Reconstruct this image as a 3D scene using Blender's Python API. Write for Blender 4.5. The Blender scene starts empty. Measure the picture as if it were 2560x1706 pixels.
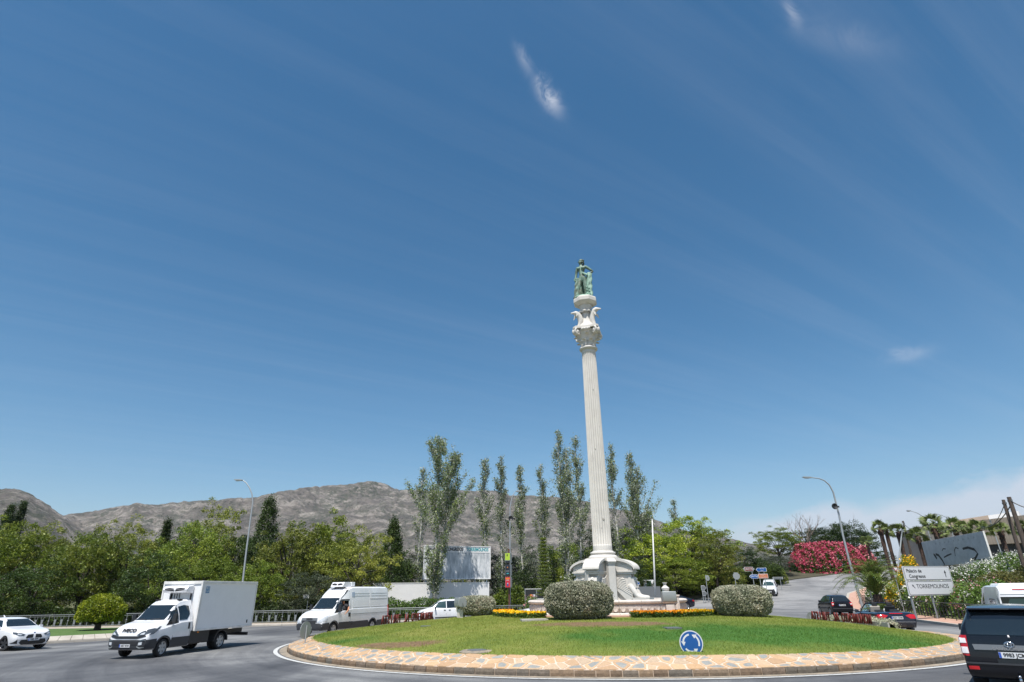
import bpy, bmesh, math, random
import numpy as np
from mathutils import Vector, Matrix, Euler, noise as mnoise
from mathutils.bvhtree import BVHTree
from mathutils.geometry import delaunay_2d_cdt

random.seed(7)
PI = math.pi
R_ = math.radians
scene = bpy.context.scene
C = scene.collection

# ------------------------------------------------------------------ camera
CAMH, TH, RHO, FPX = 2.3, R_(23.4), R_(0.8), 1450.0
F = Vector((0, math.cos(TH), math.sin(TH)))
U0 = Vector((0, -math.sin(TH), math.cos(TH)))
R0 = Vector((1, 0, 0))
RR = R0 * math.cos(RHO) - U0 * math.sin(RHO)
UU = U0 * math.cos(RHO) + R0 * math.sin(RHO)
cd = bpy.data.cameras.new('camera')
cam = bpy.data.objects.new('camera', cd)
C.objects.link(cam)
cd.sensor_width = 36.0
cd.lens = FPX / 2560 * 36.0
cd.clip_start = 0.1
cd.clip_end = 30000
M3 = Matrix((RR, UU, -F)).transposed()
cam.matrix_world = Matrix.Translation((0, 0, CAMH)) @ M3.to_4x4()
scene.camera = cam

# ------------------------------------------------------------------ light
SUN_EL, SUN_AZ = 65.0, 194.0      # azimuth clockwise from +Y: behind the camera, a little to the left
sd = Vector((math.sin(R_(SUN_AZ)) * math.cos(R_(SUN_EL)), math.cos(R_(SUN_AZ)) * math.cos(R_(SUN_EL)), math.sin(R_(SUN_EL))))
ld = bpy.data.lights.new('sun', 'SUN')
ld.energy = 4.7
ld.angle = R_(0.5)
ld.color = (1.0, 0.96, 0.9)
sun = bpy.data.objects.new('sun', ld)
C.objects.link(sun)
sun.rotation_euler = sd.to_track_quat('Z', 'Y').to_euler()
sun.location = (0, -20, 60)

world = bpy.data.worlds.new('World')
scene.world = world
world.use_nodes = True
wt = world.node_tree
for n in list(wt.nodes):
    wt.nodes.remove(n)

def wn(t, **k):
    n = wt.nodes.new(t)
    for a, b in k.items():
        setattr(n, a, b)
    return n

def wmath(op, a, b=None, c=None, clamp=False):
    n = wt.nodes.new('ShaderNodeMath')
    n.operation = op
    n.use_clamp = clamp
    for i, v in enumerate((a, b, c)):
        if v is None:
            continue
        if isinstance(v, (int, float)):
            n.inputs[i].default_value = v
        else:
            wt.links.new(v, n.inputs[i])
    return n.outputs[0]

def ray(px, py):
    return (F * FPX + RR * (px - 1280) + UU * (853 - py))

sky = wn('ShaderNodeTexSky')
sky.sky_type = 'NISHITA'
sky.sun_disc = False
sky.sun_elevation = R_(SUN_EL)
sky.sun_rotation = R_(SUN_AZ)
sky.altitude = 0
sky.air_density = 1.0
sky.dust_density = 0.6
sky.ozone_density = 3.0
tc = wn('ShaderNodeTexCoord')
dirv = tc.outputs['Generated']
sep = wn('ShaderNodeSeparateXYZ')
wt.links.new(dirv, sep.inputs[0])
dx, dy, dz = sep.outputs

def wdot(vec):
    n = wn('ShaderNodeVectorMath', operation='DOT_PRODUCT')
    wt.links.new(dirv, n.inputs[0])
    n.inputs[1].default_value = vec
    return n.outputs['Value']

def wnoise(scale_vec, rot, scale, detail=6, rough=0.6, dist=0.0, loc=(0, 0, 0)):
    mp = wn('ShaderNodeMapping')
    mp.inputs['Scale'].default_value = scale_vec
    mp.inputs['Rotation'].default_value = rot
    mp.inputs['Location'].default_value = loc
    wt.links.new(dirv, mp.inputs[0])
    nz = wn('ShaderNodeTexNoise')
    nz.inputs['Scale'].default_value = scale
    nz.inputs['Detail'].default_value = detail
    nz.inputs['Roughness'].default_value = rough
    nz.inputs['Distortion'].default_value = dist
    wt.links.new(mp.outputs[0], nz.inputs['Vector'])
    return nz.outputs['Fac']

def wisp(px, py, px2, py2, halfw, strength, nscale):
    """a small cloud: a soft ellipse of directions from (px,py) to (px2,py2), broken up by noise"""
    a = ray(px, py).normalized(); b = ray(px2, py2).normalized()
    c = (a + b).normalized(); t = (b - a); L = t.length / 2; t.normalize()
    s = c.cross(t).normalized()
    n1 = wnoise((1, 1, 1), (0, 0, 0), nscale, 8, 0.68, 1.2, (px * .01, 0, 0))
    off = wmath('MULTIPLY', wmath('SUBTRACT', n1, 0.5), 0.05)
    u = wmath('DIVIDE', wmath('ADD', wdot(t), off), L)
    v = wmath('DIVIDE', wmath('ADD', wdot(s), wmath('MULTIPLY', off, 0.6)), halfw)
    r2 = wmath('ADD', wmath('MULTIPLY', u, u), wmath('MULTIPLY', v, v))
    g = wmath('EXPONENT', wmath('MULTIPLY', r2, -1.3))
    front = wmath('GREATER_THAN', wdot(c), 0.0)
    m = wmath('MULTIPLY', wmath('MULTIPLY', g, front), wmath('MULTIPLY', wmath('SUBTRACT', n1, 0.30, clamp=True), 3.2, clamp=True))
    return wmath('MULTIPLY', m, strength)

masks = [wisp(1345, 205, 1398, 285, 0.013, 0.85, 26),
         wisp(1290, 120, 1330, 190, 0.008, 0.3, 20),
         wisp(1960, -10, 1995, 75, 0.008, 0.35, 18),
         wisp(2215, 900, 2330, 875, 0.010, 0.35, 16),
         wisp(1990, 80, 2250, 130, 0.02, 0.12, 12)]
# faint high streaks of cirrus
# (noise on a high flat sheet, drawn out along one wind direction)
zc = wmath('MAXIMUM', dz, 0.03)
sx, sy = wmath('DIVIDE', dx, zc), wmath('DIVIDE', dy, zc)
wa = R_(56)
al = wmath('ADD', wmath('MULTIPLY', sx, math.sin(wa) * .36), wmath('MULTIPLY', sy, math.cos(wa) * .36))
ac = wmath('ADD', wmath('MULTIPLY', sx, math.cos(wa) * 6.5), wmath('MULTIPLY', sy, -math.sin(wa) * 6.5))
cmb = wn('ShaderNodeCombineXYZ')
wt.links.new(al, cmb.inputs[0]); wt.links.new(ac, cmb.inputs[1])
nzs = wn('ShaderNodeTexNoise')
nzs.inputs['Scale'].default_value = 1.1; nzs.inputs['Detail'].default_value = 8; nzs.inputs['Roughness'].default_value = .62; nzs.inputs['Distortion'].default_value = .25
wt.links.new(cmb.outputs[0], nzs.inputs['Vector'])
nzb = wn('ShaderNodeTexNoise'); nzb.inputs['Scale'].default_value = .30; nzb.inputs['Detail'].default_value = 3
wt.links.new(cmb.outputs[0], nzb.inputs['Vector'])
st = wmath('MULTIPLY', wmath('MULTIPLY', wmath('SUBTRACT', nzs.outputs['Fac'], 0.42, clamp=True), wmath('SUBTRACT', nzb.outputs['Fac'], 0.32, clamp=True)), 0.72, clamp=True)
st = wmath('MULTIPLY', st, wmath('MULTIPLY', dz, 5.0, clamp=True))
masks.append(st)
# veil towards the horizon
veil = wmath('MULTIPLY', wmath('EXPONENT', wmath('MULTIPLY', wmath('ABSOLUTE', dz), -8.0)), 0.30)
masks.append(veil)
# low bank of cloud over the right hand horizon
az = wmath('ARCTAN2', dx, dy)
nb = wnoise((1, 1, 2.0), (0, 0, 0), 7.0, 6, 0.6, 0.3)
e0 = wmath('ADD', wmath('MULTIPLY', wmath('SUBTRACT', az, 0.33), 0.11), 0.095)
ee = wmath('ADD', e0, wmath('MULTIPLY', wmath('SUBTRACT', nb, 0.5), 0.09))
bk = wmath('DIVIDE', wmath('SUBTRACT', ee, wmath('ABSOLUTE', dz)), 0.02, clamp=True)
ba = wmath('DIVIDE', wmath('SUBTRACT', az, 0.27), 0.12, clamp=True)
masks.append(wmath('MULTIPLY', wmath('MULTIPLY', bk, ba), 0.72))
tot = masks[0]
for m_ in masks[1:]:
    tot = wmath('ADD', tot, wmath('MULTIPLY', m_, wmath('SUBTRACT', 1.0, tot)))
mix = wn('ShaderNodeMix', data_type='RGBA')
wt.links.new(tot, mix.inputs['Factor'])
hs = wn('ShaderNodeHueSaturation')
hs.inputs['Saturation'].default_value = 1.28
hs.inputs['Hue'].default_value = 0.490
hs.inputs['Value'].default_value = 1.04
wt.links.new(sky.outputs[0], hs.inputs['Color'])
wt.links.new(hs.outputs[0], mix.inputs['A'])
mix.inputs['B'].default_value = (6.2, 6.5, 7.3, 1)
bg = wn('ShaderNodeBackground')
bg.inputs['Strength'].default_value = 0.088
wt.links.new(mix.outputs['Result'], bg.inputs[0])
wo = wn('ShaderNodeOutputWorld')
wt.links.new(bg.outputs[0], wo.inputs[0])

vs = scene.view_settings
vs.view_transform = 'Standard'
vs.look = 'None'
vs.gamma = 1.0
vs.use_curve_mapping = False
vs.exposure = 0.42
scene.render.engine = 'CYCLES'
scene.cycles.max_bounces = 6
scene.cycles.transparent_max_bounces = 6

# ------------------------------------------------------------------ helpers
def at(px, py, Y):
    d = ray(px, py)
    return d * (Y / d.y) + Vector((0, 0, CAMH))

def sst(a, b, v):
    t = min(1.0, max(0.0, (v - a) / (b - a)))
    return t * t * (3 - 2 * t)

EDGE = [(-60, 24.0), (20, 24.0), (36, 25.0), (47, 27.8), (60, 32), (70, 36), (84, 44), (98, 56), (106, 70), (118, 94)]
LEDGE = [(-60, -400), (60, -400), (70, 12), (74, 19), (80, 25.5), (92, 35), (104, 48), (112, 62), (120, 84)]
def lerp_tab(tab, v):
    if v <= tab[0][0]: return tab[0][1]
    for (a, b), (c, d) in zip(tab, tab[1:]):
        if v <= c:
            return b + (d - b) * (v - a) / (c - a)
    return tab[-1][1]

def gz(x, y):
    z = 0.005 * max(-70, min(70, x))
    q = min(60, max(0, y - 62))
    z += sst(6, 24, x) * (.035 * q + .00095 * q * q)
    d = x - lerp_tab(EDGE, y) - 2.6
    if d > 0:
        z += 3.6 * (1 - math.exp(-d * .085)) * sst(30, 42, y)
    return z

IC = Vector((5.6, 36.2))
def isl_R(a):
    d = (a - R_(8) + PI) % (2 * PI) - PI
    d2 = (a - R_(150) + PI) % (2 * PI) - PI
    return 17.3 - 3.8 * math.exp(-(d / R_(36)) ** 2) - 1.1 * math.exp(-(d2 / R_(28)) ** 2)
MON = Vector((5.3, 37.2))
def isl_z(x, y):
    dx_, dy_ = x - IC.x, y - IC.y
    r = math.hypot(dx_, dy_)
    Ri = isl_R(math.atan2(dy_, dx_)) - 1.05
    t = min(1.0, max(0, (r - 6.5) / (Ri - 6.5)))
    return 0.44 + 0.62 * (1 - t ** 1.5) + 0.004 * min(x, IC.x) - 0.010 * max(0, x - IC.x)

def tag(o, label=None, cat=None, group=None, kind=None):
    if label: o['label'] = label
    if cat: o['category'] = cat
    if group: o['group'] = group
    if kind: o['kind'] = kind
    return o

def thing(name, label, cat, loc=(0, 0, 0), rz=0.0, group=None, kind=None):
    o = bpy.data.objects.new(name, None)
    C.objects.link(o)
    o.location = loc
    o.rotation_euler = (0, 0, rz)
    o.empty_display_size = 0.2
    return tag(o, label, cat, group, kind)

def link(name, me, parent=None):
    o = bpy.data.objects.new(name, me)
    C.objects.link(o)
    if parent is not None: o.parent = parent
    return o

def copy_tree(o, parent=None):
    c = o.copy()
    C.objects.link(c)
    if parent is not None: c.parent = parent
    for ch in list(o.children):
        copy_tree(ch, c)
    return c

class MB:
    def __init__(s):
        s.v = []; s.f = []; s.m = []
    def add(s, vs_, fs_, mi=0):
        b = len(s.v)
        s.v += [tuple(v) for v in vs_]
        s.f += [tuple(i + b for i in f) for f in fs_]
        s.m += [mi] * len(fs_)
        return s
    def box(s, c, size, rot=None, mi=0, taper=1.0):
        hx, hy, hz = size[0] / 2, size[1] / 2, size[2] / 2
        vs_ = []
        for sz in (-1, 1):
            k = taper if sz > 0 else 1.0
            for sx, sy in ((-1, -1), (1, -1), (1, 1), (-1, 1)):
                vs_.append(Vector((sx * hx * k, sy * hy * k, sz * hz)))
        if rot is not None:
            m = rot if isinstance(rot, Matrix) else Euler(rot).to_matrix()
            vs_ = [m @ v for v in vs_]
        c = Vector(c)
        return s.add([v + c for v in vs_], [(3, 2, 1, 0), (4, 5, 6, 7), (0, 1, 5, 4), (1, 2, 6, 5), (2, 3, 7, 6), (3, 0, 4, 7)], mi)
    def tube(s, pts, radii, n=8, mi=0, cap=True):
        pts = [Vector(p) for p in pts]
        if isinstance(radii, (int, float)): radii = [radii] * len(pts)
        vs_ = []; fs_ = []
        up = None
        for i, p in enumerate(pts):
            t = (pts[min(i + 1, len(pts) - 1)] - pts[max(i - 1, 0)]).normalized()
            if up is None:
                up = Vector((0, 0, 1)) if abs(t.z) < .9 else Vector((1, 0, 0))
            a = t.cross(up)
            if a.length < 1e-4: a = t.cross(Vector((0, 1, 0)))
            a.normalize(); b = a.cross(t).normalized(); up = b
            for k in range(n):
                an = 2 * PI * k / n
                vs_.append(p + (a * math.cos(an) + b * math.sin(an)) * radii[i])
        for i in range(len(pts) - 1):
            for k in range(n):
                k2 = (k + 1) % n
                fs_.append((i * n + k, i * n + k2, (i + 1) * n + k2, (i + 1) * n + k))
        if cap:
            fs_.append(tuple(range(n - 1, -1, -1)))
            fs_.append(tuple((len(pts) - 1) * n + k for k in range(n)))
        return s.add(vs_, fs_, mi)
    def lathe(s, prof, n=24, c=(0, 0, 0), mi=0, cap=True, axis='z', rfun=None):
        vs_ = []; fs_ = []
        for r, z in prof:
            for k in range(n):
                a = 2 * PI * k / n
                rr = r * (rfun(a, z) if rfun else 1)
                x, y = rr * math.cos(a), rr * math.sin(a)
                if axis == 'z': p = (x, y, z)
                elif axis == 'y': p = (x, z, -y)
                else: p = (z, x, y)
                vs_.append((p[0] + c[0], p[1] + c[1], p[2] + c[2]))
        for i in range(len(prof) - 1):
            for k in range(n):
                k2 = (k + 1) % n
                fs_.append((i * n + k, i * n + k2, (i + 1) * n + k2, (i + 1) * n + k))
        if cap:
            fs_.append(tuple(range(n - 1, -1, -1)))
            fs_.append(tuple((len(prof) - 1) * n + k for k in range(n)))
        return s.add(vs_, fs_, mi)
    def prism(s, poly, d0, d1, frame, mi=0):
        """poly 2d in (a,b), extruded d0..d1 along c; frame=(origin, A, B, Cc)"""
        o, A, B, D = [Vector(q) for q in frame]
        n = len(poly)
        vs_ = [o + A * a + B * b + D * d0 for a, b in poly] + [o + A * a + B * b + D * d1 for a, b in poly]
        fs_ = [tuple(range(n - 1, -1, -1)), tuple(range(n, 2 * n))] + [(i, (i + 1) % n, n + (i + 1) % n, n + i) for i in range(n)]
        return s.add(vs_, fs_, mi)
    def sphere(s, c, r, nu=12, nv=8, mi=0, scale=(1, 1, 1), rot=None):
        vs_ = [Vector((0, 0, r * scale[2]))]
        for j in range(1, nv):
            th = PI * j / nv
            for i in range(nu):
                ph = 2 * PI * i / nu
                vs_.append(Vector((r * scale[0] * math.sin(th) * math.cos(ph), r * scale[1] * math.sin(th) * math.sin(ph), r * scale[2] * math.cos(th))))
        vs_.append(Vector((0, 0, -r * scale[2])))
        fs_ = [(0, 1 + i, 1 + (i + 1) % nu) for i in range(nu)]
        for j in range(nv - 2):
            for i in range(nu):
                a = 1 + j * nu + i; b = 1 + j * nu + (i + 1) % nu
                fs_.append((a, a + nu, b + nu, b))
        l = len(vs_) - 1
        fs_ += [(l, 1 + (nv - 2) * nu + (i + 1) % nu, 1 + (nv - 2) * nu + i) for i in range(nu)]
        if rot is not None:
            m = rot if isinstance(rot, Matrix) else Euler(rot).to_matrix()
            vs_ = [m @ v for v in vs_]
        c = Vector(c)
        return s.add([v + c for v in vs_], fs_, mi)
    def mesh(s, name, mats, smooth=False, fix=True):
        me = bpy.data.meshes.new(name)
        me.from_pydata(s.v, [], s.f)
        if not isinstance(mats, (list, tuple)): mats = [mats]
        for m in mats: me.materials.append(m)
        if len(mats) > 1: me.polygons.foreach_set('material_index', s.m)
        if fix:
            bm = bmesh.new(); bm.from_mesh(me)
            bmesh.ops.recalc_face_normals(bm, faces=bm.faces)
            bm.to_mesh(me); bm.free()
        if smooth:
            me.polygons.foreach_set('use_smooth', [True] * len(me.polygons))
            if smooth != True:
                me.set_sharp_from_angle(angle=R_(smooth))
        me.update()
        return me
    def build(s, name, mats, parent=None, smooth=False, bevel=0):
        me = s.mesh(name, mats, smooth)
        if bevel:
            bm = bmesh.new(); bm.from_mesh(me)
            bmesh.ops.remove_doubles(bm, verts=bm.verts, dist=1e-5)
            bmesh.ops.bevel(bm, geom=[e for e in bm.edges if e.is_manifold and e.calc_face_angle(0) > .5], offset=bevel, segments=2, profile=.6, affect='EDGES', clamp_overlap=True)
            bm.to_mesh(me); bm.free()
        return link(name, me, parent)

def np_mesh(name, verts, nside, mat, smooth=False):
    """verts: (N*nside,3) array, one face per nside verts"""
    me = bpy.data.meshes.new(name)
    nv = len(verts)
    nf = nv // nside
    me.vertices.add(nv); me.loops.add(nv); me.polygons.add(nf)
    me.vertices.foreach_set('co', np.ascontiguousarray(verts, dtype=np.float32).ravel())
    me.loops.foreach_set('vertex_index', np.arange(nv, dtype=np.int32))
    me.polygons.foreach_set('loop_start', np.arange(0, nv, nside, dtype=np.int32))
    mats = mat if isinstance(mat, (list, tuple)) else [mat]
    for m in mats: me.materials.append(m)
    me.update(calc_edges=True)
    return me

def grid_mesh(name, P, mat, smooth=True, faces_mask=None):
    """P: (nu,nv,3)"""
    nu, nv = P.shape[:2]
    idx = np.arange(nu * nv).reshape(nu, nv)
    q = np.stack([idx[:-1, :-1], idx[1:, :-1], idx[1:, 1:], idx[:-1, 1:]], -1).reshape(-1, 4)
    if faces_mask is not None: q = q[faces_mask.reshape(-1)]
    me = bpy.data.meshes.new(name)
    me.vertices.add(nu * nv); me.loops.add(len(q) * 4); me.polygons.add(len(q))
    me.vertices.foreach_set('co', np.ascontiguousarray(P, dtype=np.float32).ravel())
    me.loops.foreach_set('vertex_index', q.astype(np.int32).ravel())
    me.polygons.foreach_set('loop_start', np.arange(0, len(q) * 4, 4, dtype=np.int32))
    me.polygons.foreach_set('use_smooth', [smooth] * len(q))
    me.materials.append(mat)
    me.update(calc_edges=True)
    return me

def poly_sheet(name, poly, zf, mat, step=1.5, skirt=0.0, kind='structure', parent=None, label=None, cat=None):
    """polygon (x,y) filled with a fine triangulation that follows zf"""
    pts = []
    n = len(poly)
    for i in range(n):
        a = Vector(poly[i]); b = Vector(poly[(i + 1) % n])
        k = max(1, int((b - a).length / step))
        for j in range(k): pts.append(a.lerp(b, j / k))
    nb_ = len(pts)
    xs = [p.x for p in pts]; ys = [p.y for p in pts]
    def inside(x, y):
        c = False
        for i in range(nb_):
            x1, y1 = pts[i]; x2, y2 = pts[i - 1]
            if (y1 > y) != (y2 > y) and x < (x2 - x1) * (y - y1) / (y2 - y1) + x1: c = not c
        return c
    allp = list(pts)
    gx = min(xs) + step / 2
    while gx < max(xs):
        gy = min(ys) + step / 2
        while gy < max(ys):
            if inside(gx, gy): allp.append(Vector((gx, gy)))
            gy += step
        gx += step
    r = delaunay_2d_cdt(allp, [(i, (i + 1) % nb_) for i in range(nb_)], [list(range(nb_))], 1, 1e-4)
    V = [(v.x, v.y, zf(v.x, v.y)) for v in r[0]]
    Fc = [tuple(f) for f in r[2]]
    mb = MB(); mb.add(V, Fc)
    if skirt:
        b0 = len(mb.v)
        for p in pts:
            z = zf(p.x, p.y); mb.v += [(p.x, p.y, z), (p.x, p.y, z - skirt)]
        for i in range(nb_):
            j = (i + 1) % nb_
            mb.f.append((b0 + 2 * i, b0 + 2 * i + 1, b0 + 2 * j + 1, b0 + 2 * j)); mb.m.append(0)
    me = mb.mesh(name, mat, fix=False)
    bm = bmesh.new(); bm.from_mesh(me)
    for f in bm.faces:
        if abs(f.normal.z) > .3 and f.normal.z < 0: f.normal_flip()
    bm.to_mesh(me); bm.free()
    o = link(name, me, parent)
    return tag(o, label, cat, None, kind)

# ------------------------------------------------------------------ materials
def mat(name, col=(.5, .5, .5), rough=.6, metal=0.0, col2=None, nscale=4.0, bump=0.0, bscale=30.0, spec=None, coat=0.0, emit=None, detail=5, lo=.35, hi=.65, bdist=0.02):
    m = bpy.data.materials.new(name)
    m.use_nodes = True
    nt = m.node_tree
    b = nt.nodes['Principled BSDF']
    b.inputs['Base Color'].default_value = (*col, 1)
    b.inputs['Roughness'].default_value = rough
    b.inputs['Metallic'].default_value = metal
    if spec is not None: b.inputs['Specular IOR Level'].default_value = spec
    if coat: b.inputs['Coat Weight'].default_value = coat; b.inputs['Coat Roughness'].default_value = .05
    tcn = nt.nodes.new('ShaderNodeTexCoord')
    if col2 is not None:
        nz = nt.nodes.new('ShaderNodeTexNoise'); nz.inputs['Scale'].default_value = nscale
        nz.inputs['Detail'].default_value = detail; nz.inputs['Roughness'].default_value = .6
        nt.links.new(tcn.outputs['Object'], nz.inputs['Vector'])
        cr = nt.nodes.new('ShaderNodeValToRGB')
        cr.color_ramp.elements[0].position = lo; cr.color_ramp.elements[0].color = (*col, 1)
        cr.color_ramp.elements[1].position = hi; cr.color_ramp.elements[1].color = (*col2, 1)
        nt.links.new(nz.outputs['Fac'], cr.inputs[0])
        nt.links.new(cr.outputs[0], b.inputs['Base Color'])
    if bump:
        nz2 = nt.nodes.new('ShaderNodeTexNoise'); nz2.inputs['Scale'].default_value = bscale
        nz2.inputs['Detail'].default_value = 6
        nt.links.new(tcn.outputs['Object'], nz2.inputs['Vector'])
        bp = nt.nodes.new('ShaderNodeBump'); bp.inputs['Strength'].default_value = bump; bp.inputs['Distance'].default_value = bdist
        nt.links.new(nz2.outputs['Fac'], bp.inputs['Height'])
        nt.links.new(bp.outputs[0], b.inputs['Normal'])
    if emit: b.inputs['Emission Color'].default_value = (*emit, 1); b.inputs['Emission Strength'].default_value = 1
    return m

def leaf_mat(name, cols, trans=0.25, rough=.5, back=None, nscale=.5, spec=.35):
    """cols: list of colours picked per leaf, with patches of a slow noise"""
    m = bpy.data.materials.new(name); m.use_nodes = True
    nt = m.node_tree; b = nt.nodes['Principled BSDF']
    g = nt.nodes.new('ShaderNodeNewGeometry')
    tcn = nt.nodes.new('ShaderNodeTexCoord')
    nz = nt.nodes.new('ShaderNodeTexNoise'); nz.inputs['Scale'].default_value = nscale; nz.inputs['Detail'].default_value = 3
    nt.links.new(tcn.outputs['Object'], nz.inputs['Vector'])
    oi = nt.nodes.new('ShaderNodeObjectInfo')
    a1 = nt.nodes.new('ShaderNodeMath'); a1.operation = 'MULTIPLY_ADD'; a1.inputs[1].default_value = .55; 
    nt.links.new(g.outputs['Random Per Island'], a1.inputs[0])
    a2 = nt.nodes.new('ShaderNodeMath'); a2.operation = 'MULTIPLY_ADD'; a2.inputs[1].default_value = 1.6; a2.inputs[2].default_value = -.58
    nt.links.new(nz.outputs['Fac'], a2.inputs[0])
    nt.links.new(a2.outputs[0], a1.inputs[2])
    cr = nt.nodes.new('ShaderNodeValToRGB')
    el = cr.color_ramp.elements
    el[0].position = 0; el[0].color = (*cols[0], 1)
    el[1].position = 1; el[1].color = (*cols[-1], 1)
    for i, c in enumerate(cols[1:-1]):
        e = el.new((i + 1) / (len(cols) - 1)); e.color = (*c, 1)
    nt.links.new(a1.outputs[0], cr.inputs[0])
    colout = cr.outputs[0]
    hsv = nt.nodes.new('ShaderNodeHueSaturation')
    v1 = nt.nodes.new('ShaderNodeMath'); v1.operation = 'MULTIPLY_ADD'; v1.inputs[1].default_value = .6; v1.inputs[2].default_value = .80
    nt.links.new(oi.outputs['Random'], v1.inputs[0]); nt.links.new(v1.outputs[0], hsv.inputs['Value'])
    nt.links.new(colout, hsv.inputs['Color']); colout = hsv.outputs[0]
    if back is not None:
        mx = nt.nodes.new('ShaderNodeMix'); mx.data_type = 'RGBA'
        nt.links.new(g.outputs['Backfacing'], mx.inputs['Factor'])
        nt.links.new(colout, mx.inputs['A']); mx.inputs['B'].default_value = (*back, 1)
        colout = mx.outputs['Result']
    nt.links.new(colout, b.inputs['Base Color'])
    b.inputs['Roughness'].default_value = rough
    b.inputs['Specular IOR Level'].default_value = spec
    tr = nt.nodes.new('ShaderNodeBsdfTranslucent')
    nt.links.new(colout, tr.inputs[0])
    ms = nt.nodes.new('ShaderNodeMixShader'); ms.inputs[0].default_value = trans
    out = nt.nodes['Material Output']
    nt.links.new(b.outputs[0], ms.inputs[1]); nt.links.new(tr.outputs[0], ms.inputs[2]); nt.links.new(ms.outputs[0], out.inputs[0])
    return m

M = {}
M['white_paint'] = mat('white_paint', (.80, .81, .83), .25, coat=.6, col2=(.70, .70, .71), nscale=.9)
M['white_box'] = mat('white_box_panel', (.76, .765, .77), .45, col2=(.79, .795, .80), nscale=2)
M['white_frame'] = mat('white_frame_trim', (.78, .77, .74), .5, col2=(.64, .63, .6), nscale=3)
M['black_paint'] = mat('black_paint', (.008, .009, .013), .18, coat=.35, spec=.3)
M['blue_black'] = mat('blue_black_paint', (.010, .013, .024), .16, coat=.5, spec=.4)
M['silver_grey'] = mat('silver_grey_panel', (.16, .17, .18), .45, metal=.2, coat=.2)
M['glass'] = mat('dark_glass', (.012, .018, .022), .03, spec=.9)
M['glass_tint'] = mat('green_glass', (.03, .06, .06), .04, spec=.9)
M['black_plastic'] = mat('black_plastic', (.018, .019, .021), .5)
M['grey_plastic'] = mat('grey_plastic', (.035, .037, .042), .55)
M['tyre'] = mat('tyre_rubber', (.016, .016, .017), .8, bump=.2, bscale=60)
M['rim'] = mat('alloy_rim', (.42, .43, .45), .35, metal=.8)
M['steel_rim'] = mat('steel_rim', (.45, .45, .44), .5, metal=.3)
M['dark_rim'] = mat('dark_rim', (.06, .06, .065), .35, metal=.6)
M['lamp_glass'] = mat('lamp_glass', (.5, .53, .56), .1, spec=.8)
M['lamp_dark'] = mat('lamp_dark', (.06, .07, .08), .1, spec=.8)
M['lamp_red'] = mat('lamp_red', (.45, .01, .015), .15, spec=.7)
M['lamp_white'] = mat('lamp_white', (.75, .72, .72), .2)
M['orange'] = mat('orange_lens', (.7, .22, .02), .3)
M['plate'] = mat('plate_white', (.66, .67, .68), .5)
M['plate_blue'] = mat('plate_blue', (.03, .09, .42), .5)
M['ink'] = mat('black_ink', (.02, .02, .022), .6)
M['chrome'] = mat('chrome', (.7, .71, .73), .12, metal=1.0)
M['skin'] = mat('skin', (.5, .22, .12), .55)
M['hair'] = mat('dark_hair', (.02, .014, .01), .6)
M['shirt_dark'] = mat('dark_shirt', (.03, .03, .035), .8)
M['shirt_white'] = mat('white_shirt', (.6, .6, .58), .8)
M['stone'] = mat('pale_stone', (.64, .61, .56), .75, col2=(.54, .51, .465), nscale=1.6, bump=.08, bscale=12, lo=.3, hi=.7)
M['stone_warm'] = mat('warm_stone', (.66, .60, .54), .8, col2=(.54, .48, .42), nscale=2.5, bump=.2, bscale=40)
M['concrete'] = mat('concrete', (.42, .40, .37), .85, col2=(.33, .31, .28), nscale=1.5, bump=.2, bscale=25)
M['kerb_concrete'] = mat('kerb_concrete', (.47, .43, .37), .85, col2=(.37, .33, .28), nscale=1.2, bump=.2, bscale=25)
M['bronze'] = mat('bronze_patina', (.075, .10, .065), .55, col2=(.20, .33, .26), nscale=2.2, bump=.3, bscale=14, lo=.42, hi=.66)
M['bronze_green'] = mat('green_patina', (.17, .28, .21), .65, col2=(.34, .52, .42), nscale=3.0, bump=.3, bscale=14)
M['galv'] = mat('galvanised_steel', (.40, .42, .43), .5, metal=.5)
M['galv_dark'] = mat('grey_metal', (.20, .21, .215), .5, metal=.5)
M['rail_grey'] = mat('rail_grey_paint', (.19, .21, .22), .5, metal=.2)
M['rail_dark'] = mat('rail_dark_paint', (.045, .05, .055), .5, metal=.2)
M['rust_red'] = mat('rust_red_paint', (.18, .022, .016), .7, col2=(.11, .014, .012), nscale=5)
M['white_wall'] = mat('white_wall', (.84, .83, .81), .8, col2=(.79, .78, .77), nscale=.8)
M['wood_pole'] = mat('wood_pole', (.10, .075, .06), .85, col2=(.06, .045, .038), nscale=6)
M['bark'] = mat('bark', (.16, .12, .095), .9, col2=(.08, .06, .045), nscale=5, bump=.6, bscale=12)
M['bark_dark'] = mat('dark_bark', (.07, .055, .045), .9, col2=(.035, .028, .022), nscale=5, bump=.6, bscale=12)
M['bark_pale'] = mat('pale_bark', (.52, .50, .45), .85, col2=(.26, .24, .2), nscale=3.5, bump=.4, bscale=12, lo=.45, hi=.62)
M['bark_palm'] = mat('palm_bark', (.10, .055, .04), .95, col2=(.04, .028, .022), nscale=5, bump=.8, bscale=9, lo=.4, hi=.6)
M['sign_white'] = mat('sign_white', (.62, .64, .66), .45)
M['sign_blue'] = mat('sign_blue', (.008, .085, .30), .4)
M['sign_brown'] = mat('sign_brown', (.16, .03, .02), .5)
M['sign_orange'] = mat('sign_orange', (.55, .16, .05), .5)
M['sign_back'] = mat('sign_back', (.33, .35, .35), .5, metal=.4)
M['sign_red'] = mat('sign_red', (.5, .03, .02), .5)
M['teal'] = mat('teal_print', (.05, .33, .36), .6)
M['soil'] = mat('brown_soil', (.16, .10, .065), .95, col2=(.10, .065, .04), nscale=3)
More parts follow.
